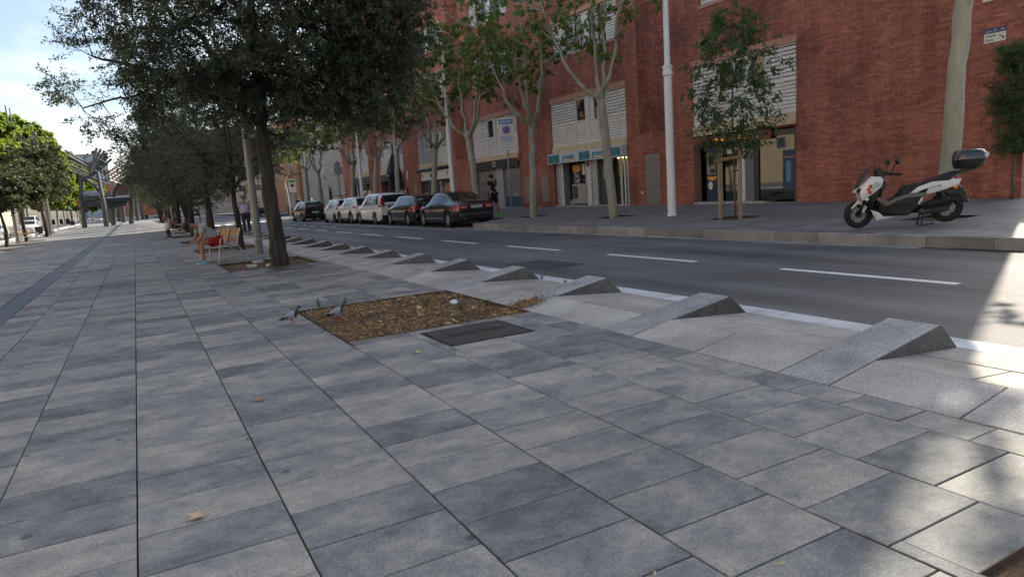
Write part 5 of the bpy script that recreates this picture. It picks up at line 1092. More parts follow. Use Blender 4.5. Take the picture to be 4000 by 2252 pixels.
for (x, z) in ((-3.9, 7.6), (-3.3, 8.2)): MB().tube([pp(x - .3, z + .4, -1), pp(x + 1.0, z - .3, .8)], .05, 5).build('brace', m_steel, pg)
MB().tube([pp(-4.9, 5.9, 0), pp(-4.0, 5.0, .3), pp(-3.6, 4.2, .5)], .22, 8).build('brace', m_steel, pg)
pg2 = thing('timber_pergola', 'second pergola with dark slatted roof right of the steel pergola', 'pergola', (-1.5, 118, -.25))
def p2(x, z, dy=0): return (x * 1.13 + 1.5, dy, z * 1.13 + .1)
for (x, dy) in ((-4.0, 20), (-3.4, 14), (-1.7, 12), (-2.6, 26), (.35, 18), (1.2, 30)):
    MB().tube([(x + 1.5, dy, 0), (x + 1.55, dy, 2.6), (x + 1.8, dy, 5.2)], [.34, .3, .24], 10).build('post', m_steel, pg2, smooth=True, angle=50)
for i in range(9): MB().tube([p2(-2.9 + i * .26, 6.3 + .22 * i, i * .2), p2(-.3 + i * .26, 4.8 + .22 * i, i * .2 + 1)], .095, 5).build('slat', m_barred, pg2)
for i in range(7): MB().tube([p2(-2.85 + i * .42, 6.3 - .2 * i, i * .2), p2(-.4 + i * .42, 7.9 - .2 * i, i * .2 + 1)], .095, 5).build('slat', m_barred, pg2)
MB().prism([(-1.9, 3.6), (.4, 3.4), (1.9, 5.6), (.9, 6.4)], 'y', 2, 2.5).build('roof_panel', m_barred, pg2)
MB().tube([p2(-1.6, 3.7, 0), p2(-.4, 4.7, 0), p2(.85, 5.8, 0)], .12, 6).build('beam', m_steel, pg2)

# ------------------------------------------------------------------ lamps
m_lampw = mat('lamp_white', (.76, .77, .76), .45, var=.08, vscale=3); m_lampg = mat('lamp_grey', (.20, .205, .205), .45, metal=.5, var=.12, vscale=4)
def white_lamp(label, x, y):
    r_ = thing('lamp_post', label, 'lamp post', (x, y, sz(x, y) - .02), 0, 'white lamp posts on the right sidewalk')
    MB().lathe([(.15, 0), (.15, .06), (.125, .08), (.12, 4.1), (.118, 4.12)], 14).build('lower_shaft', m_lampw, r_, smooth=True, angle=40)
    MB().lathe([(.12, 4.1), (.15, 4.12), (.155, 4.18), (.135, 4.24), (.135, 4.30), (.15, 4.33), (.15, 4.38), (.09, 4.42)], 14).build('collar', m_lampw, r_, smooth=True, angle=40)
    MB().lathe([(.09, 4.4), (.075, 8.6), (.06, 9.4)], 12).build('upper_shaft', m_lampw, r_, smooth=True, angle=40)
    MB().tube([(0, 0, 9.3), (-.6, 0, 9.7), (-1.6, 0, 9.9)], [.05, .045, .04], 8).build('arm', m_lampw, r_); MB().box((-2.2, -.14, 9.82), (-1.5, .14, 9.95)).build('lantern', m_lampw, r_, bevel=.03)
    return r_
white_lamp('white lamp post nearest, between the dry cleaner and the young staked tree', 14.18, 15.85)
white_lamp('white lamp post behind the dark sedan left of shop 132', 14.18, 31.9)
white_lamp('white lamp post near the dark shop at the end of the brick building', 14.18, 47.6)
white_lamp('far white lamp post before the concrete wall', 14.1, 64.0)
def grey_lamp(label, x, y, h, arm=1, side=1, r0=.11):
    r_ = thing('promenade_lamp', label, 'lamp post', (x, y, gz(y) - .01), 0, 'grey lamp posts on the promenade')
    MB().lathe([(r0, 0), (r0, .3), (r0 * .95, h * .5), (r0 * .8, h)], 14).build('shaft', m_lampg, r_, smooth=True, angle=40)
    MB().lathe([(r0 * 1.02, .42), (r0 * 1.06, .43), (r0 * 1.06, .45), (r0 * 1.02, .46)], 14).build('band', m_alu, r_)
    MB().tube([(0, 0, h - .6), (.5 * side, 0, h - .55), (1.0 * side, 0, h - .5)], .025, 6).build('arm', m_lampg, r_); MB().box((min(.7 * side, 1.3 * side), -.1, h - .55), (max(.7 * side, 1.3 * side), .1, h - .46)).build('lantern', m_lampg, r_, bevel=.02); return r_
grey_lamp('grey metal lamp post right beside the near bench', 3.07, 21.2, 5.2)
grey_lamp('grey lamp post on the promenade far behind the seated man', 4.4, 73.8, 5)
grey_lamp('grey lamp post next to the empty bench on the left', -7.18, 56.9, 4.9, side=1, r0=.12)
grey_lamp('tall pale lamp mast on the left beside the leaning tree trunk', -7.05, 76.2, 9.3, side=1, r0=.22)
mm = thing('twin_mast', 'thin twin mast rising above the far left trees', 'mast', (-11.6, 100, -.3)); MB().lathe([(.1, 0), (.08, 14.9)], 8, (0, 0, 0)).build('shaft', m_lampg, mm); MB().lathe([(.1, 0), (.07, 14.6)], 8, (.35, 0, 0)).build('shaft', m_lampg, mm)
for p in (9, 12.5): MB().box((-.02, -.03, p), (.37, .03, p + .06)).build('bracket', m_lampg, mm)

# ------------------------------------------------------------------ benches
m_benchw = mat('bench_wood', (.34, .19, .05), .7, var=.25, vscale=6, objrand=.15, stretch=(6, .8, 6)); m_benchw2 = mat('bench_wood_red', (.38, .20, .11), .7, var=.25, vscale=6, objrand=.15, stretch=(6, .8, 6)); m_benchd = mat('bench_band', (.045, .025, .02), .7); m_tube = mat('bench_tube', (.48, .48, .46), .35, metal=.5)
def bench(label, loc, rz_, seats, n=2):
    # seat faces -X locally, width along Y
    r_ = thing('bench', label, 'bench', loc, rz_, 'benches of pale tube and timber'); w_ = .74 if n == 2 else .55; W = w_ * n
    for i in range(n + 1):
        y = -W / 2 + i * w_
        leg = MB(); leg.tube([(-.30, y, 0), (-.27, y, .25), (-.24, y, .41), (-.2, y, .43), (.2, y, .42)], .014, 7); leg.build('front_leg', m_tube, r_, smooth=True, angle=60)
        MB().tube([(.46, y, 0), (.30, y, .30), (.22, y, .43), (.24, y, .62), (.33, y, .86)], .015, 7).build('rear_leg', m_tube, r_, smooth=True, angle=60)
        if i in (0, n): MB().tube([(-.22, y, .43), (-.2, y, .6), (-.15, y, .64), (.26, y, .66)], .013, 7).build('armrest', m_tube, r_, smooth=True, angle=60)
    for i in range(n):
        y0, y1 = -W / 2 + i * w_ + .02, -W / 2 + (i + 1) * w_ - .02
        for j in range(4): MB().box((-.24 + j * .115, y0, .425), (-.24 + j * .115 + .105, y1, .445)).build('seat_slat', m_benchw2, r_, bevel=.004)
        for j in range(3):
            z = .50 + j * .12; x = .235 + j * .035; MB().add([(x, y0, z), (x, y1, z), (x + .035, y1, z + .11), (x + .035, y0, z + .11), (x + .018, y0, z - .004), (x + .018, y1, z - .004), (x + .053, y1, z + .106), (x + .053, y0, z + .106)], [(0, 1, 2, 3), (7, 6, 5, 4), (0, 4, 5, 1), (3, 2, 6, 7), (0, 3, 7, 4), (1, 5, 6, 2)]).build('back_slat', m_benchw if j else m_benchw2, r_)
        MB().box((.21, y1 - .01, .48), (.35, y1 + .03, .5)).build('bracket', m_benchd, r_); MB().add([(.228, y1 - .025, .49), (.228, y1 + .02, .49), (.335, y1 + .02, .86), (.335, y1 - .025, .86)], [(0, 1, 2, 3)]).build('back_band', m_benchd, r_)
    return r_
bench('timber and tube bench where the man in red shorts sits', (1.86, 19.75, gz(20)), R(13), 2, 2)
bench('bench with an elderly person holding a white bag', (2.05, 43.6, gz(43)), 0, 2, 2)
bench('empty three seat bench with orange slats on the left', (-6.5, 55.2, gz(55)), math.pi, 3, 3)
bench('single chair right of the empty bench on the left', (-6.35, 58.2, gz(58)), math.pi, 1, 1)
m_bin = mat('bin_dark', (.02, .022, .024), .5)
def litter_bin(label, x, y):
    r_ = thing('litter_bin', label, 'litter bin', (x, y, gz(y)), 0, 'dark litter bins'); MB().loft([[(-.22, -.2, .35), (.22, -.2, .35), (.22, .2, .35), (-.22, .2, .35)], [(-.27, -.24, .95), (.27, -.24, .95), (.27, .24, .95), (-.27, .24, .95)]]).build('bucket', m_bin, r_, bevel=.02)
    for s_ in (-1, 1): MB().tube([(s_ * .25, 0, 0), (s_ * .25, 0, .9)], .02, 6).build('leg', m_bin, r_)
    MB().tube([(-.25, 0, .3), (.25, 0, .3)], .015, 6).build('crossbar', m_bin, r_); return r_
litter_bin('dark litter bin just behind the empty bench on the left', -6.9, 66.5); litter_bin('dark litter bin alone on the promenade left of the pergola', -7.4, 108); litter_bin('dark litter bin behind the elderly person on the bench', 2.9, 62); litter_bin('far litter bin beneath the trees right of the pergola', 1.6, 125)

# ------------------------------------------------------------------ signs
m_signblue = mat('sign_blue', (.03, .17, .50), .45); m_signred2 = mat('sign_ring_red', (.55, .03, .05), .45); m_post = mat('post_grey', (.22, .22, .22), .5, metal=.4)
def disc(r_, n=20): return [(r_ * math.cos(2 * math.pi * k / n), r_ * math.sin(2 * math.pi * k / n)) for k in range(n)]
sp = thing('parking_sign', 'blue and white parking zone sign on a thin post before shop 132', 'traffic sign', (13.94, 25.48, sz(13.94, 25.5)))
sp.rotation_euler = (0, 0, R(4))
MB().tube([(0, 0, 0), (0, 0, 3.95)], .03, 8).build('post', m_post, sp)
def sgn(nm, y0, y1, z0, z1, m, x=-.045, t=.012): return MB().box((x, y0, z0), (x + t, y1, z1)).build(nm, m, sp, bevel=.0)
# the sign looks down the road towards the camera: turn its plates
plate = thing('tmp', None, None); plate.parent = sp; plate.name = 'sign_plate'; plate.rotation_euler = (0, 0, R(-118))
def pl(nm, x0, x1, z0, z1, y, m): return MB().box((x0, y, z0), (x1, y + .006, z1)).build(nm, m, plate)
plate.rotation_euler = (0, 0, R(-28))
pl('board', -.33, .33, 2.98, 4.05, -.05, m_signw); pl('header', -.29, .29, 3.80, 3.99, -.054, m_signblue); pl('inner_panel', -.2, .2, 3.38, 3.74, -.053, m_signgrey); pl('text_panel', -.28, .28, 3.05, 3.32, -.053, m_signgrey); pl('date_board', -.32, .32, 2.74, 2.95, -.05, m_signw)
TY = (R(90), 0, 0)
text('BLAVA', .12, m_signw, plate, (.06, -.056, 3.91), TY, bold=.004); text('Zona regulada', .045, m_signw, plate, (.06, -.056, 3.83), TY)
MB().add([(-.19 + .05 * math.cos(k), -.056, 3.89 + .05 * math.sin(k)) for k in [i * math.pi / 3 for i in range(6)]], [tuple(range(6))]).build('emblem', m_signw, plate)
MB().prism(disc(.15), 'y', -.060, -.055).build('ring', m_signred2, plate); o = MB().prism(disc(.115), 'y', -.0635, -.0605).build('disc', m_signblue, plate)
for nm, zz in (('ring', 3.56), ('disc', 3.56)):
    for ch in plate.children:
        if ch.name.startswith(nm): ch.location.z = zz
MB().add([(-.10, -.065, 3.64), (-.08, -.065, 3.66), (.10, -.065, 3.48), (.08, -.065, 3.46)], [(0, 1, 2, 3)]).build('slash', m_signred2, plate)
for i, tx in enumerate(('Zona de serveis residents', 'de dilluns a divendres de', '9 a 20 h', 'Tarifa màxima')): text(tx, .045, m_signblue, plate, (0, -.056, 3.27 - .06 * i), TY)
text('1 abril - 31 oct.', .105, m_ink, plate, (0, -.053, 2.845), TY, sx=.8)
for (lab, x, y, h) in (('small white parking sign on a post by the orange building', 13.9, 70.0, 3.2),):
    q = thing('small_sign', lab, 'traffic sign', (x, y, sz(x, y))); MB().tube([(0, 0, 0), (0, 0, h)], .04, 6).build('post', m_post, q); MB().box((-.35, -.05, h - 1.0), (.35, -.03, h + .3)).build('board', m_signw, q); MB().box((-.3, -.056, h), (.3, -.051, h + .2)).build('header', mat('sign_green', (.05, .3, .12), .5), q); MB().prism(disc(.16, 12), 'y', -.058, -.052).build('disc', m_ink, q).location.z = h - .3
pm = thing('parking_meter', 'dark blue parking meter with white P behind the white cars', 'parking meter', (13.8, 52.0, sz(13.8, 52))); MB().box((-.2, -.15, 0), (.2, .15, 1.35)).build('cabinet', m_navy, pm, bevel=.03); MB().box((-.45, -.25, 1.5), (.45, .25, 1.56)).build('solar_panel', m_ink, pm); MB().tube([(0, 0, 1.3), (0, 0, 3.6)], .03, 6).build('pole', m_ink, pm); MB().box((-.3, -.03, 3.1), (.3, 0, 3.7)).build('sign_board', m_alu, pm); text('P', .38, m_signw, pm, (0, -.156, .95), TY, bold=.01)
MB().add([(0, -.04, 4.15), (.28, -.04, 3.87), (0, -.04, 3.6), (-.28, -.04, 3.87)], [(0, 1, 2, 3)]).build('diamond', m_alu, pm)
um = thing('closed_parasol', 'tall closed black parasol before the shop with white letters', 'parasol', (15.6, 44.6, sz(15.6, 44.6)))
MB().lathe([(.03, 0), (.03, 3.9)], 8).build('pole', m_lampg, um)
secs = []
for z, r_ in ((1.0, .42), (1.3, .5), (2.2, .34), (2.35, .45), (2.9, .4), (3.8, .12), (3.95, .05)): secs.append([(r_ * (1 + .25 * math.cos(5 * k)) * math.cos(k), r_ * (1 + .25 * math.cos(5 * k)) * math.sin(k), z) for k in [2 * math.pi * i / 20 for i in range(20)]])
MB().loft(secs).build('canopy', m_black, um, smooth=True); text('VINCI', .16, m_signw, um, (-.42, -.1, 2.5), (R(90), 0, R(-60)))
fl = thing('shop_banner', 'dark pavement board with white and yellow letters behind the white minivan', 'banner', (15.2, 42.0, sz(15.2, 42))); MB().box((-.03, -.9, .2), (.03, .9, 1.6)).build('board', m_black, fl); text('VICTORIA', .2, m_signw, fl, (-.035, .3, 1.4), FACE_ROT, sx=.8); text('&', .3, m_signyellow, fl, (-.035, -.45, 1.4), FACE_ROT)
for s_ in (-1, 1): MB().box((-.15, s_ * .8 - .03, 0), (.15, s_ * .8 + .03, .2)).build('foot', m_black, fl)
# no entry sign, traffic lights
ne = thing('no_entry_sign', 'red no entry sign on the left beyond the lamp mast', 'traffic sign', (-9.3, 138, -.3)); MB().tube([(0, 0, 0), (0, 0, 5.6)], .06, 6).build('post', m_post, ne); MB().prism(disc(.42), 'y', -.1, -.06).build('disc', m_signred2, ne).location.z = 5.5; MB().box((-.3, -.12, 5.42), (.3, -.101, 5.58)).build('bar', m_signw, ne)
m_redlit = mat('red_light', (.8, .05, .02), .4, emit=(1, .06, .02, 6))
for i, (x, y, z, lb) in enumerate(((10.3, 61.5, 3.1, 'traffic light showing red just left of the big oak trunk'), (5.0, 66.5, 2.6, 'traffic light showing red behind the grey lamp post'))):
    t_ = thing('traffic_light', lb, 'traffic light', (x, y, gz(y)), 0, 'traffic lights at the junction'); MB().tube([(0, 0, 0), (0, 0, z)], .05, 7).build('post', m_ink, t_); MB().box((-.16, -.13, z - .1), (.16, .1, z + .75)).build('housing', m_ink, t_, bevel=.02); MB().prism(disc(.105), 'y', -.15, -.131).build('red_lamp', m_redlit, t_).location.z = z + .6
    for k, zz in enumerate((z + .33, z + .06)): MB().prism(disc(.1), 'y', -.145, -.131).build('dark_lamp', m_glassf, t_).location.z = zz
for i, (x, y) in enumerate(((12.9, 66.4), (12.9, 68.0), (12.9, 86), (12.9, 88.5))):
    b_ = MB(); b_.lathe([(.06, 0), (.06, .85), (.05, .9), (.07, .92), (.05, 1.0)], 8, (x, y, sz(x, y) - .03)); tag(b_.build('bollard', m_ink), ['slim black bollard left of the dark hatchback, nearer one', 'slim black bollard left of the dark hatchback, farther one', 'distant black bollard by the motorbikes, nearer one', 'distant black bollard by the motorbikes, farther one'][i], 'bollard', 'black bollards at the crossing')
# ================================================================== CARS
m_tyre = mat('tyre', (.012, .012, .013), .85); m_rim = mat('rim', (.42, .43, .45), .3, metal=.8); m_carglass = mat('car_glass', (.010, .012, .014), .03, spec=.5); m_trim = mat('car_trim', (.012, .012, .012), .6); m_tail = mat('tail_light', (.32, .012, .015), .15, coat=.8); m_tailc = mat('tail_clear', (.5, .35, .33), .15); m_chrome = mat('chrome', (.6, .6, .62), .15, metal=1.0); m_plate = mat('plate_white', (.7, .7, .7), .5)
def lerp_tab(tab, y):
    if y <= tab[0][0]: return tab[0][1]
    for (a, u), (b, v) in zip(tab, tab[1:]):
        if y <= b:
            t = (y - a) / (b - a); t = t * t * (3 - 2 * t) if False else t; return u + (v - u) * t
    return tab[-1][1]
def smooth_tab(tab, k=.07): return lambda y: (lerp_tab(tab, y - k) + 2 * lerp_tab(tab, y) + lerp_tab(tab, y + k)) / 4
def make_car(name, label, spec, paint, loc, rotz=0, group='cars parked along the right kerb'):
    r_ = thing(name, label, 'car', loc, rotz, group)
    L, W, wb, wr, fo = spec['L'], spec['W'], spec['wb'], spec['wr'], spec['fo']   # length, width, wheelbase, wheel radius, front overhang
    yF = L / 2 - fo; yR = yF - wb; hw = W / 2
    zt, zb, fr = smooth_tab(spec['top']), smooth_tab(spec['belt']), smooth_tab(spec['roofw'])
    wid = smooth_tab([(-L / 2, .86), (-L / 2 + .12, .93), (-L / 2 + .5, .99), (0, 1), (L / 2 - .7, .98), (L / 2 - .2, .86), (L / 2, .62)])
    Ra = wr + .055
    def bot(y):
        z = .19
        if y > L / 2 - .3: z = .19 + .10 * (y - L / 2 + .3) / .3
        if y < -L / 2 + .3: z = .24 + .06 * (-L / 2 + .3 - y) / .3
        for yw in (yF, yR):
            d = abs(y - yw)
            if d < Ra: z = max(z, wr + math.sqrt(Ra * Ra - d * d) * .98)
        return z
    def sec(y):
        w_ = hw * wid(y); b0, zb_, t_ = bot(y), zb(y), zt(y); zm = max(b0 + .02, min(.70, zb_ - .12)); rw = w_ * fr(y)
        return [(0, b0), (w_ * .93, b0), (w_ * .985, min(b0 + .06, zm - .005)), (w_, zm), (w_ * .985, (zm + zb_) / 2), (w_ * .955, zb_), (rw + (w_ * .955 - rw) * .5, zb_ + (t_ - zb_) * .5), (rw, t_ - .035 * min(1, (t_ - zb_) / .2)), (rw * .8, t_ + .005), (0, t_ + .02)]
    ys = set([-L / 2 + L * i / 46 for i in range(47)])
    for yw in (yF, yR):
        for k in range(-6, 7): ys.add(yw + Ra * math.sin(k * math.pi / 12) * .999)
        ys.add(yw - Ra - .003); ys.add(yw + Ra + .003)
    ys = sorted(ys); secs = []
    for y in ys:
        h = sec(y); secs.append([(x, y, z) for x, z in h] + [(-x, y, z) for x, z in h[-2:0:-1]])
    MB().loft(secs).build('body', paint, r_, smooth=True, angle=38)
    MB().box((-hw * .85, -L / 2 + .25, .2), (hw * .85, L / 2 - .3, .5)).build('underbody', m_trim, r_)
    def side(y, t, off, s_):    # t 0 belt .. 1 roof edge
        h = sec(y); a, m_, b = h[5], h[6], h[7]; x, z = (a[0] + (m_[0] - a[0]) * t * 2, a[1] + (m_[1] - a[1]) * t * 2) if t < .5 else (m_[0] + (b[0] - m_[0]) * (t - .5) * 2, m_[1] + (b[1] - m_[1]) * (t - .5) * 2)
        return (s_ * (x + off), y, z)
    for s_ in (-1, 1):
        for (ya, yb, yc, yd) in spec['win']:      # bottom ya..yb, top yc..yd
            MB().grid(lambda u, t: side((ya + (yb - ya) * u) * (1 - t) + (yc + (yd - yc) * u) * t, .07 + .80 * t, .006, s_), [i / 8 for i in range(9)], [0, .25, .5, .75, 1]).build('side_window', m_carglass, r_, smooth=True)
        for (y0, y1, z0, z1) in spec['tail']:      # on the body side near the rear corner
            def tl(u, v):
                y = y0 + (y1 - y0) * u; h = sec(y); z = z0 + (z1 - z0) * v
                pts = h[3:8]
                for (p, q) in zip(pts, pts[1:]):
                    if p[1] <= z <= q[1]: x = p[0] + (q[0] - p[0]) * (z - p[1]) / max(1e-6, q[1] - p[1]); break
                else: x = pts[0][0] if z < pts[0][1] else pts[-1][0]
                return (s_ * (x + .008), y, z)
            MB().grid(tl, [0, .25, .5, .75, 1], [0, .25, .5, .75, 1]).build('tail_light', m_tail, r_, smooth=True)
            zr0, zr1 = z0, z1; xw = spec.get('tailw', .32); xe = hw * .86 * .97
            MB().box((min(s_ * xe, s_ * (xe - xw)), -L / 2 - .008, zr0 + .01), (max(s_ * xe, s_ * (xe - xw)), -L / 2 + .05, zr1 - .01)).build('tail_light', m_tail, r_, bevel=.01)
            if spec.get('clear'): MB().box((min(s_ * (xe - .05), s_ * (xe - xw + .04)), -L / 2 - .012, (zr0 + zr1) / 2 - .03), (max(s_ * (xe - .05), s_ * (xe - xw + .04)), -L / 2 - .007, (zr0 + zr1) / 2 + .03)).build('tail_lens', m_tailc, r_)
        mir = MB(); ym = spec['mir']; mir.ball((s_ * (hw + .10), ym, zb(ym) + .05), .1, 10, 7, 1.0, .55, .75); mir.build('mirror', spec.get('mirm', paint), r_, smooth=True)
        for yh in spec['handles']: MB().box((min(s_ * (hw + .012), s_ * hw * .96), yh - .09, zb(yh) - .11), (max(s_ * (hw + .012), s_ * hw * .96), yh + .09, zb(yh) - .08)).build('door_handle', spec.get('handm', paint), r_, bevel=.008)
        for yd in spec['seams']:
            def sm(u, v):
                y = yd + .006 * (u * 2 - 1); h = sec(y); p, q = (h[2], h[3]) if v < .3 else (h[3], h[5]); t = v / .3 if v < .3 else (v - .3) / .7
                return (s_ * (p[0] + (q[0] - p[0]) * t + .003), y, p[1] + (q[1] - p[1]) * t)
            MB().grid(sm, [0, 1], [0, .3, .65, 1]).build('door_seam', m_trim, r_)
        if spec.get('sill'): MB().box((min(s_ * hw * .95, s_ * (hw + .01)), yR + Ra, .2), (max(s_ * hw * .95, s_ * (hw + .01)), yF - Ra, .2 + spec['sill'])).build('sill', m_trim, r_, bevel=.01)
        if spec.get('strip'): MB().box((min(s_ * hw * .97, s_ * (hw + .006)), yR + Ra + .05, spec['strip']), (max(s_ * hw * .97, s_ * (hw + .006)), yF - Ra - .05, spec['strip'] + .03)).build('side_strip', m_chrome, r_)
        if spec.get('arch'):
            for yw in (yF, yR):
                a = MB(); a.tube([(s_ * (hw * .985), yw + (Ra + .02) * math.cos(k * math.pi / 12), wr + (Ra + .02) * math.sin(k * math.pi / 12)) for k in range(-1, 14)], .035, 5); a.build('arch_trim', m_trim, r_)
    # glass front and rear
    def top(y, u, off=.008):
        h = sec(y); x = h[7][0] * .93 * u; return (x, y, zt(y) + off + .02 * (1 - u * u) * .8)
    for nm, (ya, yb) in (('rear_window', spec['rearwin']), ('windscreen', spec['screen'])):
        MB().grid(lambda y, u: top(y, u), [ya + (yb - ya) * i / 8 for i in range(9)], [-1, -.6, 0, .6, 1]).build(nm, m_carglass, r_, smooth=True)
    if spec.get('rearpane'):      # upright tailgate glass
        z0, z1, x0, x1 = spec['rearpane']; MB().add([(-x0, -L / 2 - .012, z0), (x0, -L / 2 - .012, z0), (x1, -L / 2 + spec.get('rlean', .02) - .012, z1), (-x1, -L / 2 + spec.get('rlean', .02) - .012, z1)], [(0, 1, 2, 3)]).build('rear_window', m_carglass, r_)
    zbm = spec.get('bumper', .55); MB().box((-hw * .84, -L / 2 - .05, .30), (hw * .84, -L / 2 + .1, zbm)).build('rear_bumper', spec.get('bumpm', paint), r_, bevel=.03, smooth=True, angle=40)
    pz_ = spec['plate']; pt = MB().box((-.26, -L / 2 - .062 if pz_ < zbm else -L / 2 - .02, pz_), (.26, -L / 2 - .05 if pz_ < zbm else -L / 2 - .008, pz_ + .11)).build('number_plate', m_plate, r_)
    yp = (-L / 2 - .063) if pz_ < zbm else (-L / 2 - .021)
    if spec.get('ptext'): text(spec['ptext'], .115, m_ink, r_, (.02, yp - .001, pz_ + .055), (R(90), 0, 0), sx=.78, bold=.002)
    MB().box((-.26, yp - .001, pz_), (-.225, yp + .002, pz_ + .11)).build('plate_band', m_signblue, r_)
    for s_ in (-1, 1):
        for yw in (yF, yR):
            wh = MB(); tw = .105; cx = s_ * (hw - .115)
            wh.lathe([(wr * .62, -tw), (wr * .9, -tw), (wr, -tw * .7), (wr, tw * .7), (wr * .9, tw), (wr * .62, tw), (wr * .62, -tw)], 24, (0, 0, 0), 'x', cap=False); wo = wh.build('wheel', m_tyre, r_, smooth=True, angle=35, loc=(cx, yw, wr))
            rm = MB(); rm.lathe([(wr * .66, -.02), (wr * .66, .085), (wr * .62, .09), (wr * .60, .02), (.02, .01)], 24, (0, 0, 0), 'x', cap=False)
            for k in range(spec.get('spokes', 5)):
                a = 2 * math.pi * k / spec.get('spokes', 5); c, sn = math.cos(a), math.sin(a); q = [(.05, -.035), (wr * .62, -.045), (wr * .62, .045), (.05, .035)]
                vs = [(x_, u * c - v * sn, u * sn + v * c) for x_ in (.05, .085) for u, v in q]; rm.add(vs, [(0, 1, 2, 3), (7, 6, 5, 4), (0, 4, 5, 1), (1, 5, 6, 2), (2, 6, 7, 3), (3, 7, 4, 0)])
            rm.lathe([(.06, .03), (.06, .09), (.01, .095)], 12, (0, 0, 0), 'x'); ro = rm.build('rim', spec.get('rimm', m_rim), wo, smooth=True, angle=30)
            if s_ < 0: ro.rotation_euler = (0, 0, math.pi)
    MB().tube([(0, -L * .18, zt(-L * .18)), (0, -L * .2, zt(-L * .2) + .09)], .012, 5).build('antenna', m_trim, r_)
    return r_
def paint(nm, c, r_=.25, metal=.0): return mat(nm, c, r_, metal=metal, coat=.8)
pt_black, pt_dark, pt_white, pt_grey = paint('paint_black', (.008, .008, .010)), paint('paint_dark_blue', (.012, .014, .020), .25, .3), paint('paint_white', (.70, .71, .72)), paint('paint_charcoal', (.020, .019, .021), .25, .3)
sedan = dict(L=4.58, W=1.77, wb=2.76, wr=.316, fo=.83, top=[(-2.29, .90), (-2.24, 1.0), (-2.1, 1.04), (-1.62, 1.06), (-1.3, 1.17), (-.75, 1.40), (-.3, 1.45), (.1, 1.45), (.4, 1.42), (1.0, 1.08), (1.2, .99), (1.9, .88), (2.2, .74), (2.29, .60)],
             belt=[(-2.29, .86), (-1.6, .95), (0, .92), (1.2, .88), (1.9, .80), (2.29, .56)], roofw=[(-2.29, .8), (-1.6, .82), (-1.3, .76), (-.7, .70), (.3, .70), (1.1, .80), (2.29, .8)],
             win=[(-.62, -1.08, -.62, -.80), (.38, -.58, .22, -.58), (1.05, .42, .45, .27)], tail=[(-2.28, -1.95, .70, .92)], tailw=.34, clear=True, mir=.85, handles=[-.55, .45], seams=[-.62, .40], rearwin=(-1.5, -.80), screen=(.42, 1.12), plate=.76, ptext='4297 GYH', bumper=.58, strip=.34, spokes=7, handm=m_trim)
m_rim5 = m_rim
make_car('sedan', 'dark blue black sedan with number plate 4297 GYH parked nearest', sedan, pt_dark, (12.08, 27.3, rz(27)))
sd_ = bpy.data.objects['sedan']; MB().box((-.5, -2.31, .885), (.5, -2.285, .91)).build('boot_trim', m_chrome, sd_); MB().lathe([(.035, 0), (.035, .012), (.025, .014)], 14, (0, -2.262, .95), 'y').build('badge', m_chrome, sd_)
MB().tube([(-.55, -2.36, .33), (-.55, -2.2, .33)], .05, 8, flat=.6).build('exhaust_pipe', m_chrome, sd_); MB().box((-.8, -2.345, .52), (.8, -2.335, .535)).build('bumper_trim', m_chrome, sd_)
hatch = dict(L=4.29, W=1.77, wb=2.58, wr=.316, fo=.86, top=[(-2.14, 1.0), (-2.05, 1.12), (-1.75, 1.33), (-1.4, 1.41), (-.5, 1.44), (.1, 1.43), (.35, 1.40), (.95, 1.08), (1.15, .99), (1.8, .87), (2.05, .74), (2.14, .58)],
             belt=[(-2.14, .92), (-1.6, .95), (0, .92), (1.1, .88), (1.8, .79), (2.14, .55)], roofw=[(-2.14, .82), (-1.7, .72), (-.5, .70), (.3, .70), (1.0, .8), (2.14, .8)],
             win=[(-1.12, -1.62, -1.10, -1.42), (-.2, -1.05, -.2, -1.03), (.95, -.14, .42, -.14)], tail=[(-2.13, -1.8, .74, .93)], tailw=.3, mir=.82, handles=[-.85, .1], seams=[-.16, -1.1], rearwin=(-2.08, -1.62), screen=(.36, 1.05), plate=.58, bumper=.56, strip=.30, spokes=5)
make_car('hatchback', 'glossy black hatchback with its rear side window open, second from the right', hatch, pt_black, (12.05, 31.95, rz(32)))
hb_ = bpy.data.objects['hatchback']; MB().add([(-.48, -1.98, 1.18), (-.22, -1.98, 1.18), (-.22, -1.90, 1.25), (-.48, -1.90, 1.25)], [(0, 1, 2, 3)]).build('learner_sticker', mat('sticker_green', (.05, .45, .28), .5), hb_)
mpv = dict(L=4.56, W=1.84, wb=2.77, wr=.325, fo=.86, top=[(-2.28, 1.05), (-2.2, 1.35), (-2.0, 1.58), (-1.5, 1.64), (-.3, 1.66), (.3, 1.62), (.7, 1.45), (1.35, 1.08), (1.55, 1.0), (2.0, .88), (2.2, .76), (2.28, .6)],
           belt=[(-2.28, .98), (-1.6, 1.02), (0, .98), (1.4, .93), (2.0, .82), (2.28, .56)], roofw=[(-2.28, .86), (-2.0, .74), (-.5, .72), (.6, .74), (1.4, .82), (2.28, .8)],
           win=[(-1.15, -1.95, -1.15, -1.7), (-.1, -1.08, -.1, -1.08), (1.2, -.03, .62, -.03)], tail=[(-2.27, -2.0, .92, 1.02), (-2.2, -2.08, 1.02, 1.42)], tailw=.2, mir=1.15, handles=[-.8, .25], seams=[-.05, -1.1], rearwin=(-2.27, -2.05), screen=(.45, 1.4), plate=.62, bumper=.5, bumpm=m_trim, sill=.07, spokes=5, rearpane=(1.02, 1.52, .72, .60), rlean=.2)
make_car('minivan', 'white minivan with black roof bars, tallest of the parked cars', mpv, pt_white, (12.02, 36.9, rz(37)))
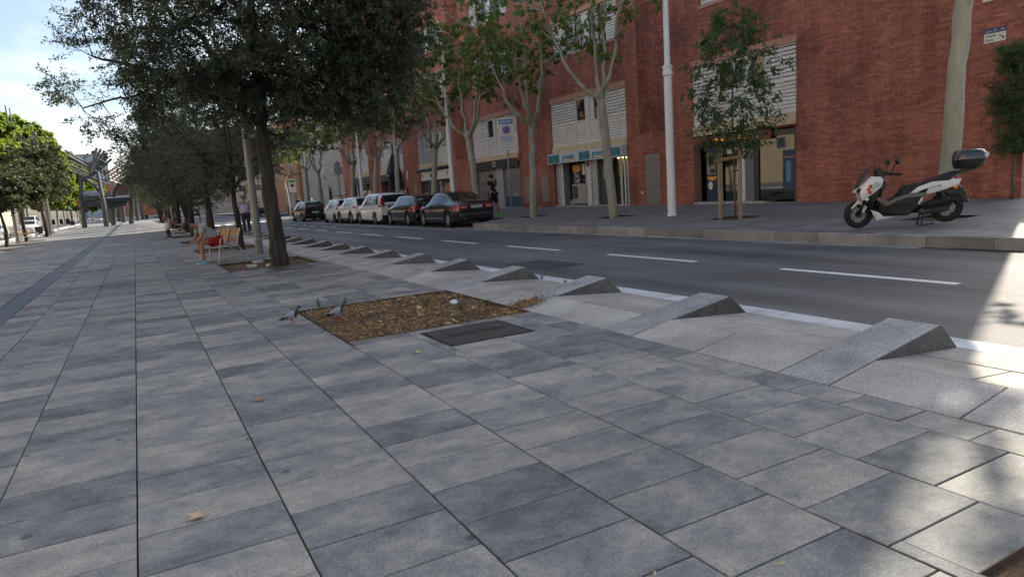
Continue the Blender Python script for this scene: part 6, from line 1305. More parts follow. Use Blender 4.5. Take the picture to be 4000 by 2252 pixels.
suv = dict(L=4.18, W=1.77, wb=2.56, wr=.335, fo=.84, top=[(-2.09, .98), (-2.0, 1.25), (-1.8, 1.45), (-1.4, 1.53), (-.4, 1.56), (.2, 1.53), (.5, 1.44), (1.05, 1.14), (1.25, 1.07), (1.8, .97), (2.0, .82), (2.09, .62)],
           belt=[(-2.09, .96), (-1.5, 1.04), (0, .98), (1.2, .96), (1.8, .87), (2.09, .58)], roofw=[(-2.09, .84), (-1.8, .72), (-.4, .70), (.4, .72), (1.1, .8), (2.09, .8)],
           win=[(-1.2, -1.55, -1.2, -1.42), (-.12, -1.12, -.12, -1.12), (.98, -.05, .5, -.05)], tail=[(-2.08, -1.75, .92, 1.02)], tailw=.55, mir=.85, handles=[-.85, .15], seams=[-.08, -1.15], rearwin=(-2.08, -1.75), screen=(.45, 1.12), plate=.68, bumper=.62, bumpm=m_trim, sill=.12, arch=True, spokes=5, rearpane=(1.05, 1.42, .64, .56), rlean=.2)
make_car('small_suv', 'white small crossover with black wheel arches between two white cars', suv, pt_white, (12.02, 41.55, rz(41.5)))
city = dict(L=3.9, W=1.73, wb=2.46, wr=.305, fo=.8, top=[(-1.95, 1.0), (-1.9, 1.3), (-1.75, 1.46), (-1.2, 1.51), (-.3, 1.52), (.3, 1.47), (.6, 1.35), (1.1, 1.06), (1.3, .98), (1.75, .88), (1.9, .74), (1.95, .6)],
            belt=[(-1.95, .95), (-1.3, .96), (0, .93), (1.2, .9), (1.75, .8), (1.95, .56)], roofw=[(-1.95, .84), (-1.7, .74), (-.4, .72), (.5, .74), (1.1, .8), (1.95, .8)],
            win=[(-.1, -1.0, -.1, -.95), (1.0, -.03, .6, -.03)], tail=[(-1.94, -1.75, .85, 1.2)], tailw=.18, mir=.9, handles=[-.75, .2], seams=[-.06, -1.0], rearwin=(-1.94, -1.8), screen=(.5, 1.15), plate=.6, bumper=.55, spokes=6, rimm=m_tyre, mirm=m_trim, rearpane=(1.0, 1.4, .64, .58), rlean=.1)
make_car('city_car', 'small white city car with dark rims, farthest of the white cars', city, pt_white, (12.02, 45.5, rz(45)))
leaf = dict(hatch); leaf.update(L=4.45, W=1.77, wb=2.7, fo=.9, top=[(-2.22, 1.02), (-2.1, 1.2), (-1.8, 1.42), (-1.4, 1.52), (-.3, 1.55), (.3, 1.5), (.7, 1.34), (1.3, 1.02), (1.5, .95), (1.95, .86), (2.15, .74), (2.22, .6)], belt=[(-2.22, .95), (-1.6, 1.0), (0, .95), (1.3, .9), (2.0, .8), (2.22, .56)], roofw=[(-2.22, .8), (-1.8, .68), (-.3, .7), (.5, .72), (1.3, .8), (2.22, .8)], win=[(-.2, -1.2, -.2, -1.15), (1.1, -.1, .62, -.1)], tail=[(-2.2, -2.0, .9, 1.25)], tailw=.12, rearwin=(-2.15, -1.6), screen=(.5, 1.35), mir=1.0, strip=None, plate=.62, handles=[-.85, .15], seams=[-.14, -1.15])
make_car('grey_hatchback', 'dark charcoal hatchback parked apart at the far end of the row', leaf, pt_grey, (12.1, 55.9, rz(55)), R(2))
# distant traffic
make_car('white_crossover', 'white crossover driving towards the camera on the left road', suv, pt_white, (-9.9, 88, gz(88) - .1), math.pi, 'distant cars on the left road')
make_car('far_white_car', 'white car at the left edge behind the tree trunks', city, pt_white, (-10.6, 72, gz(72) - .1), math.pi, 'distant cars on the left road')
make_car('far_white_van', 'tall white van seen behind the white crossover', mpv, pt_white, (-11.6, 104, gz(102) - .1), math.pi, 'distant cars on the left road').scale = (1, 1, 1.25)
make_car('far_silver_car', 'silver white car at the far left beside the road', hatch, pt_white, (-10.9, 64, gz(64) - .1), math.pi, 'distant cars on the left road')
make_car('far_grey_car', 'pale car waiting far away beyond the woman on the bench', hatch, pt_white, (7.1, 128, gz(128)), 0, 'distant cars on the right road')
make_car('far_dark_car', 'dark car far off behind the promenade trees', city, pt_black, (9.6, 140, gz(140)), 0, 'distant cars on the right road')

# ================================================================== SCOOTER
m_scw = paint('scooter_white', (.66, .66, .64), .3); m_scb = mat('scooter_black', (.010, .010, .011), .45); m_scg = mat('scooter_brown_grey', (.13, .112, .108), .45, metal=.3); m_seat = mat('scooter_seat', (.012, .012, .014), .65); m_amber = mat('amber', (.75, .22, .01), .3); m_lens = mat('clear_lens', (.55, .6, .62), .15)
sc = thing('scooter', 'white and black scooter with top box parked on the sidewalk', 'scooter', (12.70, 7.04, sz(12.7, 7.0)), math.atan2(.95, -.95) , None); sc.scale = (1.06, 1.06, 1.08)
def pillow(poly, w, m, nm, y=0, k=.88, parent=sc, smooth=True, inner=.65):
    cx = sum(p[0] for p in poly) / len(poly); cz = sum(p[1] for p in poly) / len(poly)
    def ring(s_, yy): return [(cx + (a - cx) * s_, yy, cz + (b - cz) * s_) for a, b in poly]
    return MB().loft([ring(k, y - w), ring(1, y - w * inner), ring(1, y + w * inner), ring(k, y + w)]).build(nm, m, parent, smooth=smooth, angle=50)
def wheel2(x, z, R_, tw, nm, steer=0):
    b = MB(); b.lathe([(R_ * .64, -tw * .8), (R_ * .8, -tw), (R_ * .95, -tw * .75), (R_, 0), (R_ * .95, tw * .75), (R_ * .8, tw), (R_ * .64, tw * .8), (R_ * .64, -tw * .8)], 30, (0, 0, 0), 'y', cap=False); wo = b.build(nm, m_tyre, sc, smooth=True, angle=45, loc=(x, 0, z)); wo.rotation_euler = (0, 0, steer)
    rm = MB(); rm.lathe([(R_ * .68, -tw * .7), (R_ * .66, tw * .7), (R_ * .6, tw * .7), (R_ * .6, -tw * .7), (R_ * .68, -tw * .7)], 26, (0, 0, 0), 'y', cap=False)
    for k in range(5):
        a = 2 * math.pi * k / 5 + .3; rm.tube([(0, 0, 0), (R_ * .62 * math.cos(a), 0, R_ * .62 * math.sin(a))], .013, 5)
    rm.lathe([(.045, -.05), (.045, .05)], 12, (0, 0, 0), 'y'); rm.build('rim', m_scb, wo)
    d = MB(); d.lathe([(.11, tw * .75), (.11, tw * .85), (.07, tw * .85), (.07, tw * .75), (.11, tw * .75)], 20, (0, 0, 0), 'y', cap=False); d.build('brake_disc', m_post, wo); return wo
wheel2(1.346, .238, .238, .055, 'front_wheel', R(10)); wheel2(0, .30, .255, .065, 'rear_wheel')
pillow([(1.502, .33), (1.489, .36), (1.35, .49), (1.22, .44), (1.18, .40), (1.26, .26), (1.29, .25), (1.30, .40), (1.36, .43), (1.44, .36)], .075, m_scw, 'front_fender')
for s_ in (-1, 1): MB().tube([(1.346, s_ * .085, .238), (1.27, s_ * .085, .45), (1.2, s_ * .06, .62)], .022, 8).build('fork', m_scb, sc, smooth=True)
# front apron: white shells left and right, nose, black leg shield
for s_ in (-1, 1):
    pillow([(1.186, .87), (1.03, .855), (.99, .80), (1.02, .69), (1.15, .58), (1.32, .47), (1.352, .55), (1.346, .635), (1.30, .72)], .05, m_scw, 'front_panel', s_ * .155, .8)
pillow([(1.35, .60), (1.425, .60), (1.43, .63), (1.36, .70), (1.25, .80), (1.20, .86), (1.15, .80)], .13, m_scw, 'nose')
pillow([(1.36, .60), (1.41, .625), (1.395, .66), (1.345, .70), (1.33, .64)], .145, m_carglass, 'headlight')
MB().loft([[(1.41, -.09, .69), (1.41, .09, .69), (1.39, .1, .70), (1.39, -.1, .70)], [(1.30, -.16, .86), (1.30, .16, .86), (1.28, .17, .86), (1.28, -.17, .86)], [(1.18, -.14, 1.02), (1.18, .14, 1.02), (1.165, .14, 1.02), (1.165, -.14, 1.02)]]).build('windshield', mat('smoked_screen', (.012, .012, .013), .3), sc, smooth=True, angle=50)
pillow([(1.19, .86), (.99, .84), (.92, .735), (.99, .60), (1.10, .46), (1.16, .32), (1.05, .24), (1.31, .44), (1.20, .60), (1.15, .75)], .19, m_scb, 'leg_shield', inner=.85)
MB().lathe([(.03, 0), (.03, .012), (.02, .014)], 14, (1.25, .2, .49), 'y').build('emblem', m_chrome, sc)
# floor, tunnel and sides
pillow([(1.14, .46), (1.16, .33), (.98, .20), (.62, .19), (.45, .30), (.42, .40), (.36, .52), (.60, .56), (.78, .50), (.92, .42), (1.05, .44)], .19, m_scb, 'lower_body', inner=.8)
for s_ in (-1, 1):
    pillow([(1.10, .48), (.945, .36), (.80, .44), (.64, .49), (.36, .50), (.34, .56), (.62, .555), (.80, .50), (.92, .44), (1.08, .52)], .02, m_scg, 'side_panel', s_ * .19, .9)
    pillow([(1.186, .317), (1.09, .135), (.80, .18), (.975, .185), (1.06, .27)], .02, m_scw, 'lower_fairing', s_ * .175, .85)
    pillow([(.58, .556), (.459, .655), (.25, .725), (.06, .73), (-.173, .752), (-.14, .66), (.078, .585), (.294, .53), (.40, .545)], .028, m_scw, 'tail_panel', s_ * .13, .82)
    pillow([(.50, .552), (.40, .60), (.30, .635), (.36, .545)], .008, m_scb, 'tail_insert', s_ * .162, .9)
    pillow([(.48, .375), (.42, .48), (.39, .48), (.45, .37)], .008, m_scw, 'side_stripe', s_ * .19, .95)
    pillow([(.02, .72), (-.14, .80), (-.18, .76), (-.11, .705)], .02, m_tail, 'tail_light', s_ * .10, .85); pillow([(-.06, .72), (.0, .74), (-.06, .765), (-.11, .74)], .012, m_lens, 'indicator', s_ * .125, .85)
    MB().ball((-.09, s_ * .13, .62), .035, 10, 7, 1, .6, 1).build('turn_signal', m_amber, sc, smooth=True)
    # mirrors and grips
    MB().tube([(.86, s_ * .16, .90), (.86, s_ * .22, 1.0), (.83, s_ * .28, 1.06)], .008, 6).build('mirror_stem', m_scb, sc); MB().ball((.82, s_ * .33, 1.09), .09, 12, 8, .35, 1.0, .62).build('mirror', m_scb, sc, smooth=True)
    MB().tube([(.95, s_ * .05, .90), (.88, s_ * .18, .90), (.80, s_ * .24, .89)], .018, 7).build('handlebar', m_scb, sc, smooth=True); MB().tube([(.82, s_ * .225, .892), (.76, s_ * .33, .875)], .021, 8).build('grip', m_tyre, sc); MB().tube([(.86, s_ * .2, .88), (.80, s_ * .31, .85)], .006, 5).build('lever', m_scb, sc)
pillow([(1.08, .86), (1.10, .96), (1.03, 1.0), (.90, .90), (.93, .86), (1.0, .83)], .10, m_scb, 'instrument_cowl'); MB().add([(1.03, -.06, 1.003), (1.03, .06, 1.003), (.93, .06, .928), (.93, -.06, .928)], [(0, 1, 2, 3)]).build('display', m_glass, sc)
pillow([(.78, .50), (.736, .57), (.64, .685), (.56, .69), (.355, .725), (.18, .80), (-.095, .875), (-.147, .82), (.06, .74), (.25, .73), (.46, .65), (.58, .56)], .14, m_seat, 'seat', inner=.7)
pillow([(.1, .82), (-.12, .88), (-.42, .91), (-.42, .885), (-.15, .82)], .07, m_scb, 'rack')
# engine and rear
pillow([(.44, .33), (.30, .42), (.02, .45), (-.10, .41), (-.02, .34), (.15, .31), (.35, .28)], .055, m_scb, 'air_box', .13); pillow([(.47, .27), (.40, .33), (.10, .36), (.0, .33), (.0, .25), (.1, .22), (.40, .18)], .06, m_scb, 'transmission', .10)
MB().tube([(.10, .12, .56), (.06, .12, .38)], .028, 9).build('shock', m_scb, sc); MB().tube([(.10, -.12, .56), (.06, -.12, .38)], .028, 9).build('shock', m_scb, sc)
pillow([(.14, .58), (-.12, .66), (-.20, .64), (-.26, .50), (-.33, .36), (-.29, .36), (-.15, .50), (0, .52)], .07, m_scb, 'rear_mudguard'); MB().add([(-.22, -.1, .60), (-.22, .1, .60), (-.31, .1, .42), (-.31, -.1, .42)], [(0, 1, 2, 3)]).build('number_plate', m_plate, sc)
pillow([(.02, .40), (-.15, .46), (-.26, .43), (-.28, .36), (-.2, .42), (-.02, .37)], .06, m_scb, 'rear_hugger')
MB().tube([(.36, .12, .22), (.40, .14, .02)], .014, 7).tube([(.36, -.12, .22), (.40, -.14, .02)], .014, 7).tube([(.40, -.14, .02), (.40, .14, .02)], .012, 6).tube([(.40, .14, .02), (.30, .17, .035), (.22, .18, .05)], .012, 6).build('centre_stand', m_scb, sc)
MB().tube([(.9, -.14, .24), (.3, -.17, .26), (-.05, -.17, .34), (-.22, -.17, .42)], [.03, .05, .06, .055], 10).build('exhaust', m_scb, sc, smooth=True)
# top box
def rring(x0, x1, w_, z, n=20, e=4.0):
    cx, hx = (x0 + x1) / 2, (x1 - x0) / 2; out_ = []
    for k in range(n):
        a = 2 * math.pi * k / n; c, s_ = math.cos(a), math.sin(a); q = (abs(c) ** e + abs(s_) ** e) ** (-1 / e); out_.append((cx + hx * q * c, w_ * q * s_, z + .02 * (cx - (cx + hx * q * c))))
    return out_
MB().loft([rring(-.44, -.12, .13, .905), rring(-.50, -.10, .17, .95), rring(-.545, -.09, .195, 1.03), rring(-.55, -.085, .20, 1.05)]).build('top_box', m_scb, sc, smooth=True, angle=50)
MB().loft([rring(-.55, -.085, .20, 1.055), rring(-.545, -.09, .195, 1.13), rring(-.50, -.12, .165, 1.19), rring(-.42, -.2, .09, 1.215)]).build('top_box_lid', paint('box_lid', (.03, .03, .033), .2), sc, smooth=True, angle=50)
pillow([(-.46, 1.10), (-.54, 1.15), (-.55, 1.10), (-.52, 1.07)], .19, m_lens, 'box_reflector')
# decals
m_decal = mat('decal_red', (.50, .03, .03), .5)
for (s_, z, r_) in ((1.20, .705, .03), (1.225, .655, .03), (1.205, .605, .03)): MB().prism([(s_ + a, z + b) for a, b in ((-r_, -r_ * .7), (r_ * .4, -r_ * .9), (r_, 0), (r_ * .5, r_ * .9), (-r_, r_ * .8))], 'y', .2055, .2075).build('decal', m_decal, sc)
SD = (R(90), 0, R(180))
text('Barna', .05, m_ink, sc, (1.135, .207, .745), (R(90), R(-30), R(180)), ext=.001); text('Porters', .05, m_ink, sc, (1.115, .207, .70), (R(90), R(-30), R(180)), ext=.001)
text('MY-42', .06, m_ink, sc, (.20, .160, .645), (R(90), R(-14), R(180)), ext=.001)
# ================================================================== PEOPLE
DG = None
def skin_obj(name, verts, edges, radii, m, parent, sub=2):
    me = bpy.data.meshes.new(name); me.from_pydata(verts, edges, []); o = bpy.data.objects.new(name, me); COL.objects.link(o)
    md = o.modifiers.new('skin', 'SKIN'); md.use_smooth_shade = True
    if not me.skin_vertices: pass
    for i, sv in enumerate(me.skin_vertices[0].data):
        r_ = radii[i]; sv.radius = r_ if hasattr(r_, '__len__') else (r_, r_)
        sv.use_root = (i == 0)
    sb = o.modifiers.new('sub', 'SUBSURF'); sb.levels = sub; sb.render_levels = sub
    dg = bpy.context.evaluated_depsgraph_get(); ev = o.evaluated_get(dg); nm = bpy.data.meshes.new_from_object(ev); bpy.data.objects.remove(o)
    nm.materials.clear(); nm.name = name; o = obj(name, nm, m, parent, smooth=True); return o
def lerp3(a, b, t): return tuple(a[i] + (b[i] - a[i]) * t for i in range(3))
def person(label, loc, rz_, J, skin, hair, shirt, trousers, shoes, sleeve=.6, leg_end=1.0, h=1.0, hair_kind='short', group='people', shirt_fat=1.0):
    """J: joints in local metres, x forward, y left. pelvis, chest, neck, head, (sh,el,wr,hd)x2, (hip,kn,an,toe)x2"""
    r_ = thing('person', label, 'person', loc, rz_, group); r_.scale = (h, h, h)
    V, E, Rr = [], [], []
    def add(p, r, to=None):
        V.append(tuple(p)); Rr.append(r)
        if to is not None: E.append((to, len(V) - 1))
        return len(V) - 1
    pe = add(J['pelvis'], .135); sp_ = add(lerp3(J['pelvis'], J['chest'], .5), .125, pe); ch = add(J['chest'], .13, sp_); nk = add(J['neck'], .058, ch)
    hd = J['head']; up_ = Vector(hd) - Vector(J['neck']); up_.normalize()
    c0 = add(Vector(hd) - up_ * .055, (.07, .07), nk); c1 = add(Vector(hd), (.092, .08), c0); c2 = add(Vector(hd) + up_ * .07, (.078, .07), c1)
    for s in ('L', 'R'):
        sg = 1 if s == 'L' else -1
        a = add(J['sh' + s], .062, ch); b = add(lerp3(J['sh' + s], J['el' + s], .5), .052, a); c = add(J['el' + s], .042, b); d = add(lerp3(J['el' + s], J['wr' + s], .45), .04, c); e = add(J['wr' + s], .027, d)
        w = Vector(J['wr' + s]); hv = (Vector(J['hd' + s]) - w); l_ = hv.length; hv.normalize(); side = hv.cross(Vector((0, 0, 1))); side = side.normalized() if side.length > .1 else Vector((0, 1, 0)); nv = side.cross(hv)
        pm_ = add(w + hv * .06, (.036, .022), e)
        for k in range(4):
            f0 = add(w + hv * .10 + side * (k - 1.5) * .021, .0095, pm_); f1 = add(w + hv * (.135 - .006 * abs(k - 1.2)) + side * (k - 1.5) * .022 - nv * .012, .0088, f0); add(w + hv * (.16 - .008 * abs(k - 1.2)) + side * (k - 1.5) * .022 - nv * .03, .008, f1)
        t0 = add(w + hv * .045 + side * sg * .045 - nv * .005, .011, pm_); add(w + hv * .08 + side * sg * .062 - nv * .015, .009, t0)
        h0 = add(J['hip' + s], .105, pe); h1 = add(lerp3(J['hip' + s], J['kn' + s], .5), .085, h0); h2 = add(J['kn' + s], .062, h1); h3 = add(lerp3(J['kn' + s], J['an' + s], .35), .058, h2); h4 = add(J['an' + s], .038, h3); add(J['toe' + s], .03, h4)
    skin_obj('body', V, E, Rr, skin, r_, 1)
    # hair
    hb = MB(); hb.ball(tuple(Vector(hd) + up_ * .035 + Vector(J.get('back', (-.012, 0, 0)))), .105, 14, 10, 1, .92, 1.0); hb.build('hair', hair, r_, smooth=True)
    f = Vector(J['face']).normalized(); sdv = f.cross(up_).normalized()
    nb = MB(); nb.ball(tuple(Vector(hd) + f * .088 - up_ * .02), .017, 6, 5, 1, .8, 1.3); nb.build('nose', skin, r_, smooth=True)
    for sg in (-1, 1):
        MB().ball(tuple(Vector(hd) + f * .083 + sdv * .032 * sg + up_ * .005), .011, 6, 5).build('eye', m_ink, r_); MB().ball(tuple(Vector(hd) + sdv * .082 * sg - up_ * .01), .028, 7, 5, .7, .4, 1).build('ear', skin, r_, smooth=True)
    MB().ball(tuple(Vector(hd) + f * .082 - up_ * .055), .018, 6, 4, .5, 1.3, .35).build('mouth', mat('lip', (.22, .08, .06), .6), r_)
    # shirt
    V, E, Rr = [], [], []; k = shirt_fat
    p0 = add(lerp3(J['pelvis'], J['chest'], -.05), .158 * k); p1 = add(lerp3(J['pelvis'], J['chest'], .45), .155 * k, p0); p2 = add(J['chest'], .152, p1); add(lerp3(J['chest'], J['neck'], .75), .075, p2)
    for s in ('L', 'R'):
        a = add(J['sh' + s], .08, p2); e_ = lerp3(J['sh' + s], J['el' + s], min(1, sleeve)); b = add(lerp3(J['sh' + s], e_, .55), .07, a); c = add(e_, .064, b)
        if sleeve > 1: add(lerp3(J['el' + s], J['wr' + s], sleeve - 1), .045, c)
    skin_obj('shirt', V, E, Rr, shirt, r_, 1)
    V, E, Rr = [], [], []
    p0 = add(J['pelvis'], .15)
    for s in ('L', 'R'):
        a = add(J['hip' + s], .125, p0); L1 = J['hip' + s], J['kn' + s]
        if leg_end <= 1: b = add(lerp3(*L1, .5 * leg_end), .112, a); add(lerp3(*L1, leg_end), .105, b)
        else: b = add(lerp3(*L1, .5), .10, a); c = add(J['kn' + s], .08, b); d = add(lerp3(J['kn' + s], J['an' + s], .5), .072, c); add(lerp3(J['kn' + s], J['an' + s], leg_end - 1), .066, d)
    skin_obj('trousers', V, E, Rr, trousers, r_, 1)
    for s in ('L', 'R'):
        a, t = Vector(J['an' + s]), Vector(J['toe' + s]); d = (t - a); d.z = 0; d.normalize(); zb = min(a.z, t.z) - .045; n = Vector((-d.y, d.x, 0)); secs = []
        for u, w_, zz in ((-.09, .028, .05), (-.06, .04, .09), (0, .043, .10), (.08, .048, .07), (.15, .05, .05), (.19, .03, .035)):
            c = Vector((a.x, a.y, 0)) + d * u; secs.append([tuple(c + n * w_ * q[0] + Vector((0, 0, zb + (zz * q[1] if q[1] > 0 else -.002)))) for q in ((-1, 0), (1, 0), (1, .4), (.75, .9), (0, 1), (-.75, .9), (-1, .4))])
        MB().loft(secs).build('shoe', shoes, r_, smooth=True, angle=50)
    return r_
def stand(stride=.12, lean=0.0, armL=(0.05, -.02), armR=(-.05, .02), head_f=(1, 0, 0), el=.08):
    J = dict(pelvis=(0, 0, .96), chest=(.02 + lean, 0, 1.32), neck=(.02 + lean, 0, 1.50), head=(.04 + lean * 1.2, 0, 1.635), face=head_f)
    for s, g_, a, st_ in (('L', 1, armL, stride), ('R', -1, armR, -stride)):
        J['sh' + s] = (.02 + lean, .19 * g_, 1.43); J['el' + s] = (.0 + lean + a[0] - .03, .25 * g_, 1.14); J['wr' + s] = (.05 + lean + a[0] * 2, .25 * g_, .90); J['hd' + s] = (.06 + lean + a[0] * 2.2, .25 * g_, .80)
        J['hip' + s] = (0, .095 * g_, .90); J['kn' + s] = (st_ * .55 + .03, .10 * g_, .50); J['an' + s] = (st_, .10 * g_, .085); J['toe' + s] = (st_ + .15, .11 * g_, .05)
    return J
def sit(lean=.42, hands=(.72, .56), head=(.62, 1.0), head_f=(.5, 0, -.85), seat=.50):
    J = dict(pelvis=(0, 0, seat + .10), chest=(lean * .72, 0, seat + .42), neck=(lean * 1.05, 0, seat + .50), head=(head[0], 0, head[1]), face=head_f, back=(.02, 0, .02))
    for s, g_ in (('L', 1), ('R', -1)):
        J['sh' + s] = (lean * .88, .18 * g_, seat + .44); J['el' + s] = (lean * .95 + .02, .22 * g_, seat + .17); J['wr' + s] = (hands[0] - .12, .08 * g_, hands[1] + .01); J['hd' + s] = (hands[0], .04 * g_, hands[1])
        J['hip' + s] = (.04, .10 * g_, seat + .06); J['kn' + s] = (.44, .13 * g_, seat + .05); J['an' + s] = (.40 + .05 * g_, .12 * g_, .085); J['toe' + s] = (.55 + .05 * g_, .13 * g_, .05)
    return J
SKIN = mat('skin', (.33, .16, .10), .55); SKIN2 = mat('skin_pale', (.45, .25, .19), .55); HAIRB = mat('hair_black', (.012, .010, .010), .6); HAIRG = mat('hair_grey', (.33, .32, .31), .7)
man = person('seated man in pale grey t-shirt and red shorts looking at his phone', (1.80, 19.42, gz(19.4)), math.pi + R(13), sit(.46, (.74, .55), (.66, .98)), SKIN, HAIRB, mat('tshirt_sage', (.36, .40, .37), .9), mat('shorts_red', (.30, .012, .018), .85), mat('clog_aqua', (.22, .50, .55), .6), .62, .72, 1.0, shirt_fat=1.12)
ph = tag(MB().box((-.075, -.035, -.005), (.075, .035, .005)).build('phone', m_ink, None, bevel=.003), 'dark phone held in the hands of the seated man', 'phone'); ph.location = (1.80 - .76 * math.cos(R(13)), 19.42 - .76 * math.sin(R(13)), gz(19) + .565); ph.rotation_euler = (0, R(8), R(13))
person('elderly person in pink top bending on the far bench', (1.95, 43.5, gz(43)), math.pi, sit(.34, (.6, .58), (.46, 1.05), (.7, 0, -.7)), SKIN2, mat('hair_reddish', (.22, .12, .08), .7), mat('top_pink', (.48, .22, .27), .9), mat('trousers_black', (.012, .012, .014), .9), m_ink, .7, 1.92)
bg_ = thing('plastic_bag', 'white plastic shopping bag hanging by the elderly person', 'bag', (1.52, 43.0, gz(43) + .42)); secs = []
for z, r_ in ((0, .10), (.04, .15), (.15, .18), (.3, .15), (.38, .07), (.42, .04)): secs.append([(r_ * (1 + .12 * math.sin(3 * a + z * 9)) * math.cos(a), r_ * .8 * (1 + .12 * math.cos(4 * a)) * math.sin(a), z) for a in [2 * math.pi * i / 14 for i in range(14)]])
MB().loft(secs).build('bag_body', mat('plastic_white', (.62, .62, .58), .4), bg_, smooth=True); MB().tube([(-.04, 0, .4), (-.02, 0, .52), (.03, 0, .52), (.04, 0, .4)], .008, 5).build('handle', MATS['plastic_white'], bg_)
person('standing man in lilac shirt and dark trousers behind the slim oak', (4.66, 35.2, gz(35) + .07), R(100), stand(.03, .0, (.22, 0), (.2, 0)), SKIN2, HAIRG, mat('shirt_lilac', (.50, .50, .66), .9), mat('trousers_navy', (.03, .033, .045), .9), mat('shoe_brown', (.15, .06, .03), .6), .8, 1.95, 1.05, shirt_fat=1.15)
blk = person('walking man in black t-shirt and shorts with neon green shoes', (13.65, 26.5, sz(13.65, 26.5)), R(112), stand(.22, .03, (-.06, 0), (.1, 0)), SKIN, HAIRB, mat('tshirt_black', (.010, .010, .012), .9), mat('shorts_black', (.011, .011, .012), .9), mat('shoe_neon', (.12, .75, .06), .5, emit=None), .6, .95, 1.04)
text('NOTA', .10, m_signw, blk, (-.150, -.05, 1.18), (R(90), 0, R(-90)), sx=.8, ext=.004)
person('grey haired man in white striped shirt walking behind the cars', (14.5, 33.8, sz(14.5, 33.8)), R(150), stand(.2, .08), SKIN2, HAIRG, mat('shirt_stripes', (.55, .52, .56), .9, stretch=(.1, .1, 28), col2=(.22, .18, .22), c2scale=1.0, c2lo=.48, c2hi=.52), mat('trousers_tan', (.2, .17, .13), .9), m_ink, .8, 1.95, 1.0)
pu = person('distant person in purple t-shirt with a dark backpack', (14.9, 73.0, sz(14.9, 73)), R(80), stand(.15), SKIN, HAIRB, mat('tshirt_purple', (.16, .08, .28), .9), MATS['trousers_black'], m_ink, .6, 1.95)
bk = MB(); bk.box((-.27, -.15, 1.02), (-.13, .15, 1.45)); bk.build('backpack', mat('backpack', (.02, .02, .03), .8), pu, bevel=.05)
cp = person('distant person in pale blue top behind the charcoal hatchback', (14.6, 66.0, sz(14.6, 66)), R(100), stand(.1, .05), SKIN2, mat('cap_grey', (.25, .28, .3), .8), mat('top_paleblue', (.38, .48, .50), .9), MATS['trousers_navy'], m_ink, .7, 1.95)
def passenger(): pass
# ================================================================== PIGEONS
m_pg = mat('pigeon_grey', (.24, .27, .33), .7, var=.15, vscale=20); m_pd = mat('pigeon_dark', (.018, .020, .026), .6); m_pw = mat('pigeon_pale', (.42, .45, .50), .7); m_pf = mat('pigeon_feet', (.35, .06, .05), .6)
def pigeon(label, loc, rz_, pitch=0, step=.02):
    r_ = thing('pigeon', label, 'pigeon', loc, rz_, 'pigeons by the leaf filled pit'); r_.scale = (.80, 1.02, .88); secs = []
    # one continuous body: tail, rump, body, breast, neck, head, beak
    for (x, z, ry, rz2) in ((-.185, .085, .020, .006), (-.15, .092, .028, .010), (-.10, .105, .036, .022), (-.05, .122, .050, .042), (0, .136, .058, .054), (.045, .148, .055, .056), (.075, .168, .042, .046), (.092, .196, .028, .030), (.100, .222, .023, .023), (.108, .240, .023, .022), (.122, .246, .018, .017), (.132, .245, .008, .008), (.148, .240, .004, .004), (.158, .235, .001, .001)):
        secs.append([(x - (z - .14) * .0, ry * math.cos(a), z + rz2 * math.sin(a)) for a in [2 * math.pi * i / 14 for i in range(14)]])
    MB().loft(secs).build('body', m_pd, r_, smooth=True)
    for s_ in (-1, 1):
        wg = MB()
        def wf(u, v): x = .062 - .20 * u; y = s_ * (.052 + .012 * math.sin(u * 2.6) - .028 * u * u); z = .168 - .045 * u - v * (.075 - .05 * u); return (x, y + s_ * (.006 - .016 * v * v), z)
        wg.grid(wf, [i / 8 for i in range(9)], [j / 5 for j in range(6)]); wg.build('wing', m_pg, r_, smooth=True)
        for (u0, u1) in ((.48, .57), (.68, .78)):
            b = MB(); b.grid(lambda u, v: tuple(np.array(wf(u0 + (u1 - u0) * u - .06 + v * .12, .15 + .75 * v)) + np.array([0, s_ * .003, 0])), [0, .5, 1], [j / 5 for j in range(6)]); b.build('wing_bar', m_pd, r_, smooth=True)
        b = MB(); b.grid(lambda u, v: tuple(np.array(wf(.78 + .22 * u, v)) + np.array([0, s_ * .003, 0])), [0, .5, 1], [0, .5, 1]); b.build('wing_tip', m_pd, r_, smooth=True)
        x0 = s_ * step; MB().tube([(0 + .01, s_ * .022, .09), (-.005 + x0 * .5, s_ * .022, .06), (.005 + x0, s_ * .022, .036)], [.010, .006, .0045], 6).build('leg', m_pf, r_, smooth=True)
        for a in (-.5, 0, .5): MB().tube([(.005 + x0, s_ * .022, .036), (.035 + x0, s_ * .022 + .03 * a, .033)], .0032, 5).build('toe', m_pf, r_)
    MB().loft([[(x, ry * math.cos(a), z + .002 + rz2 * math.sin(a)) for a in [math.pi * i / 8 for i in range(9)]] for (x, z, ry, rz2) in ((-.10, .105, .037, .023), (-.05, .122, .051, .043), (0, .136, .059, .055), (.045, .148, .056, .057), (.066, .160, .047, .05))], close=False).build('back', m_pg, r_, smooth=True)
    for s_ in (-1, 1): MB().ball((.116, s_ * .019, .246), .004, 6, 5).build('eye', mat('eye_orange', (.6, .2, .03), .3), r_)
    return r_
pigeon('pigeon walking on the slabs left of the pit', (1.42, 8.02, -.026), R(-25), step=.025)
pigeon('darker pigeon standing among dead leaves inside the pit', (1.90, 7.85, -.03), R(-20))
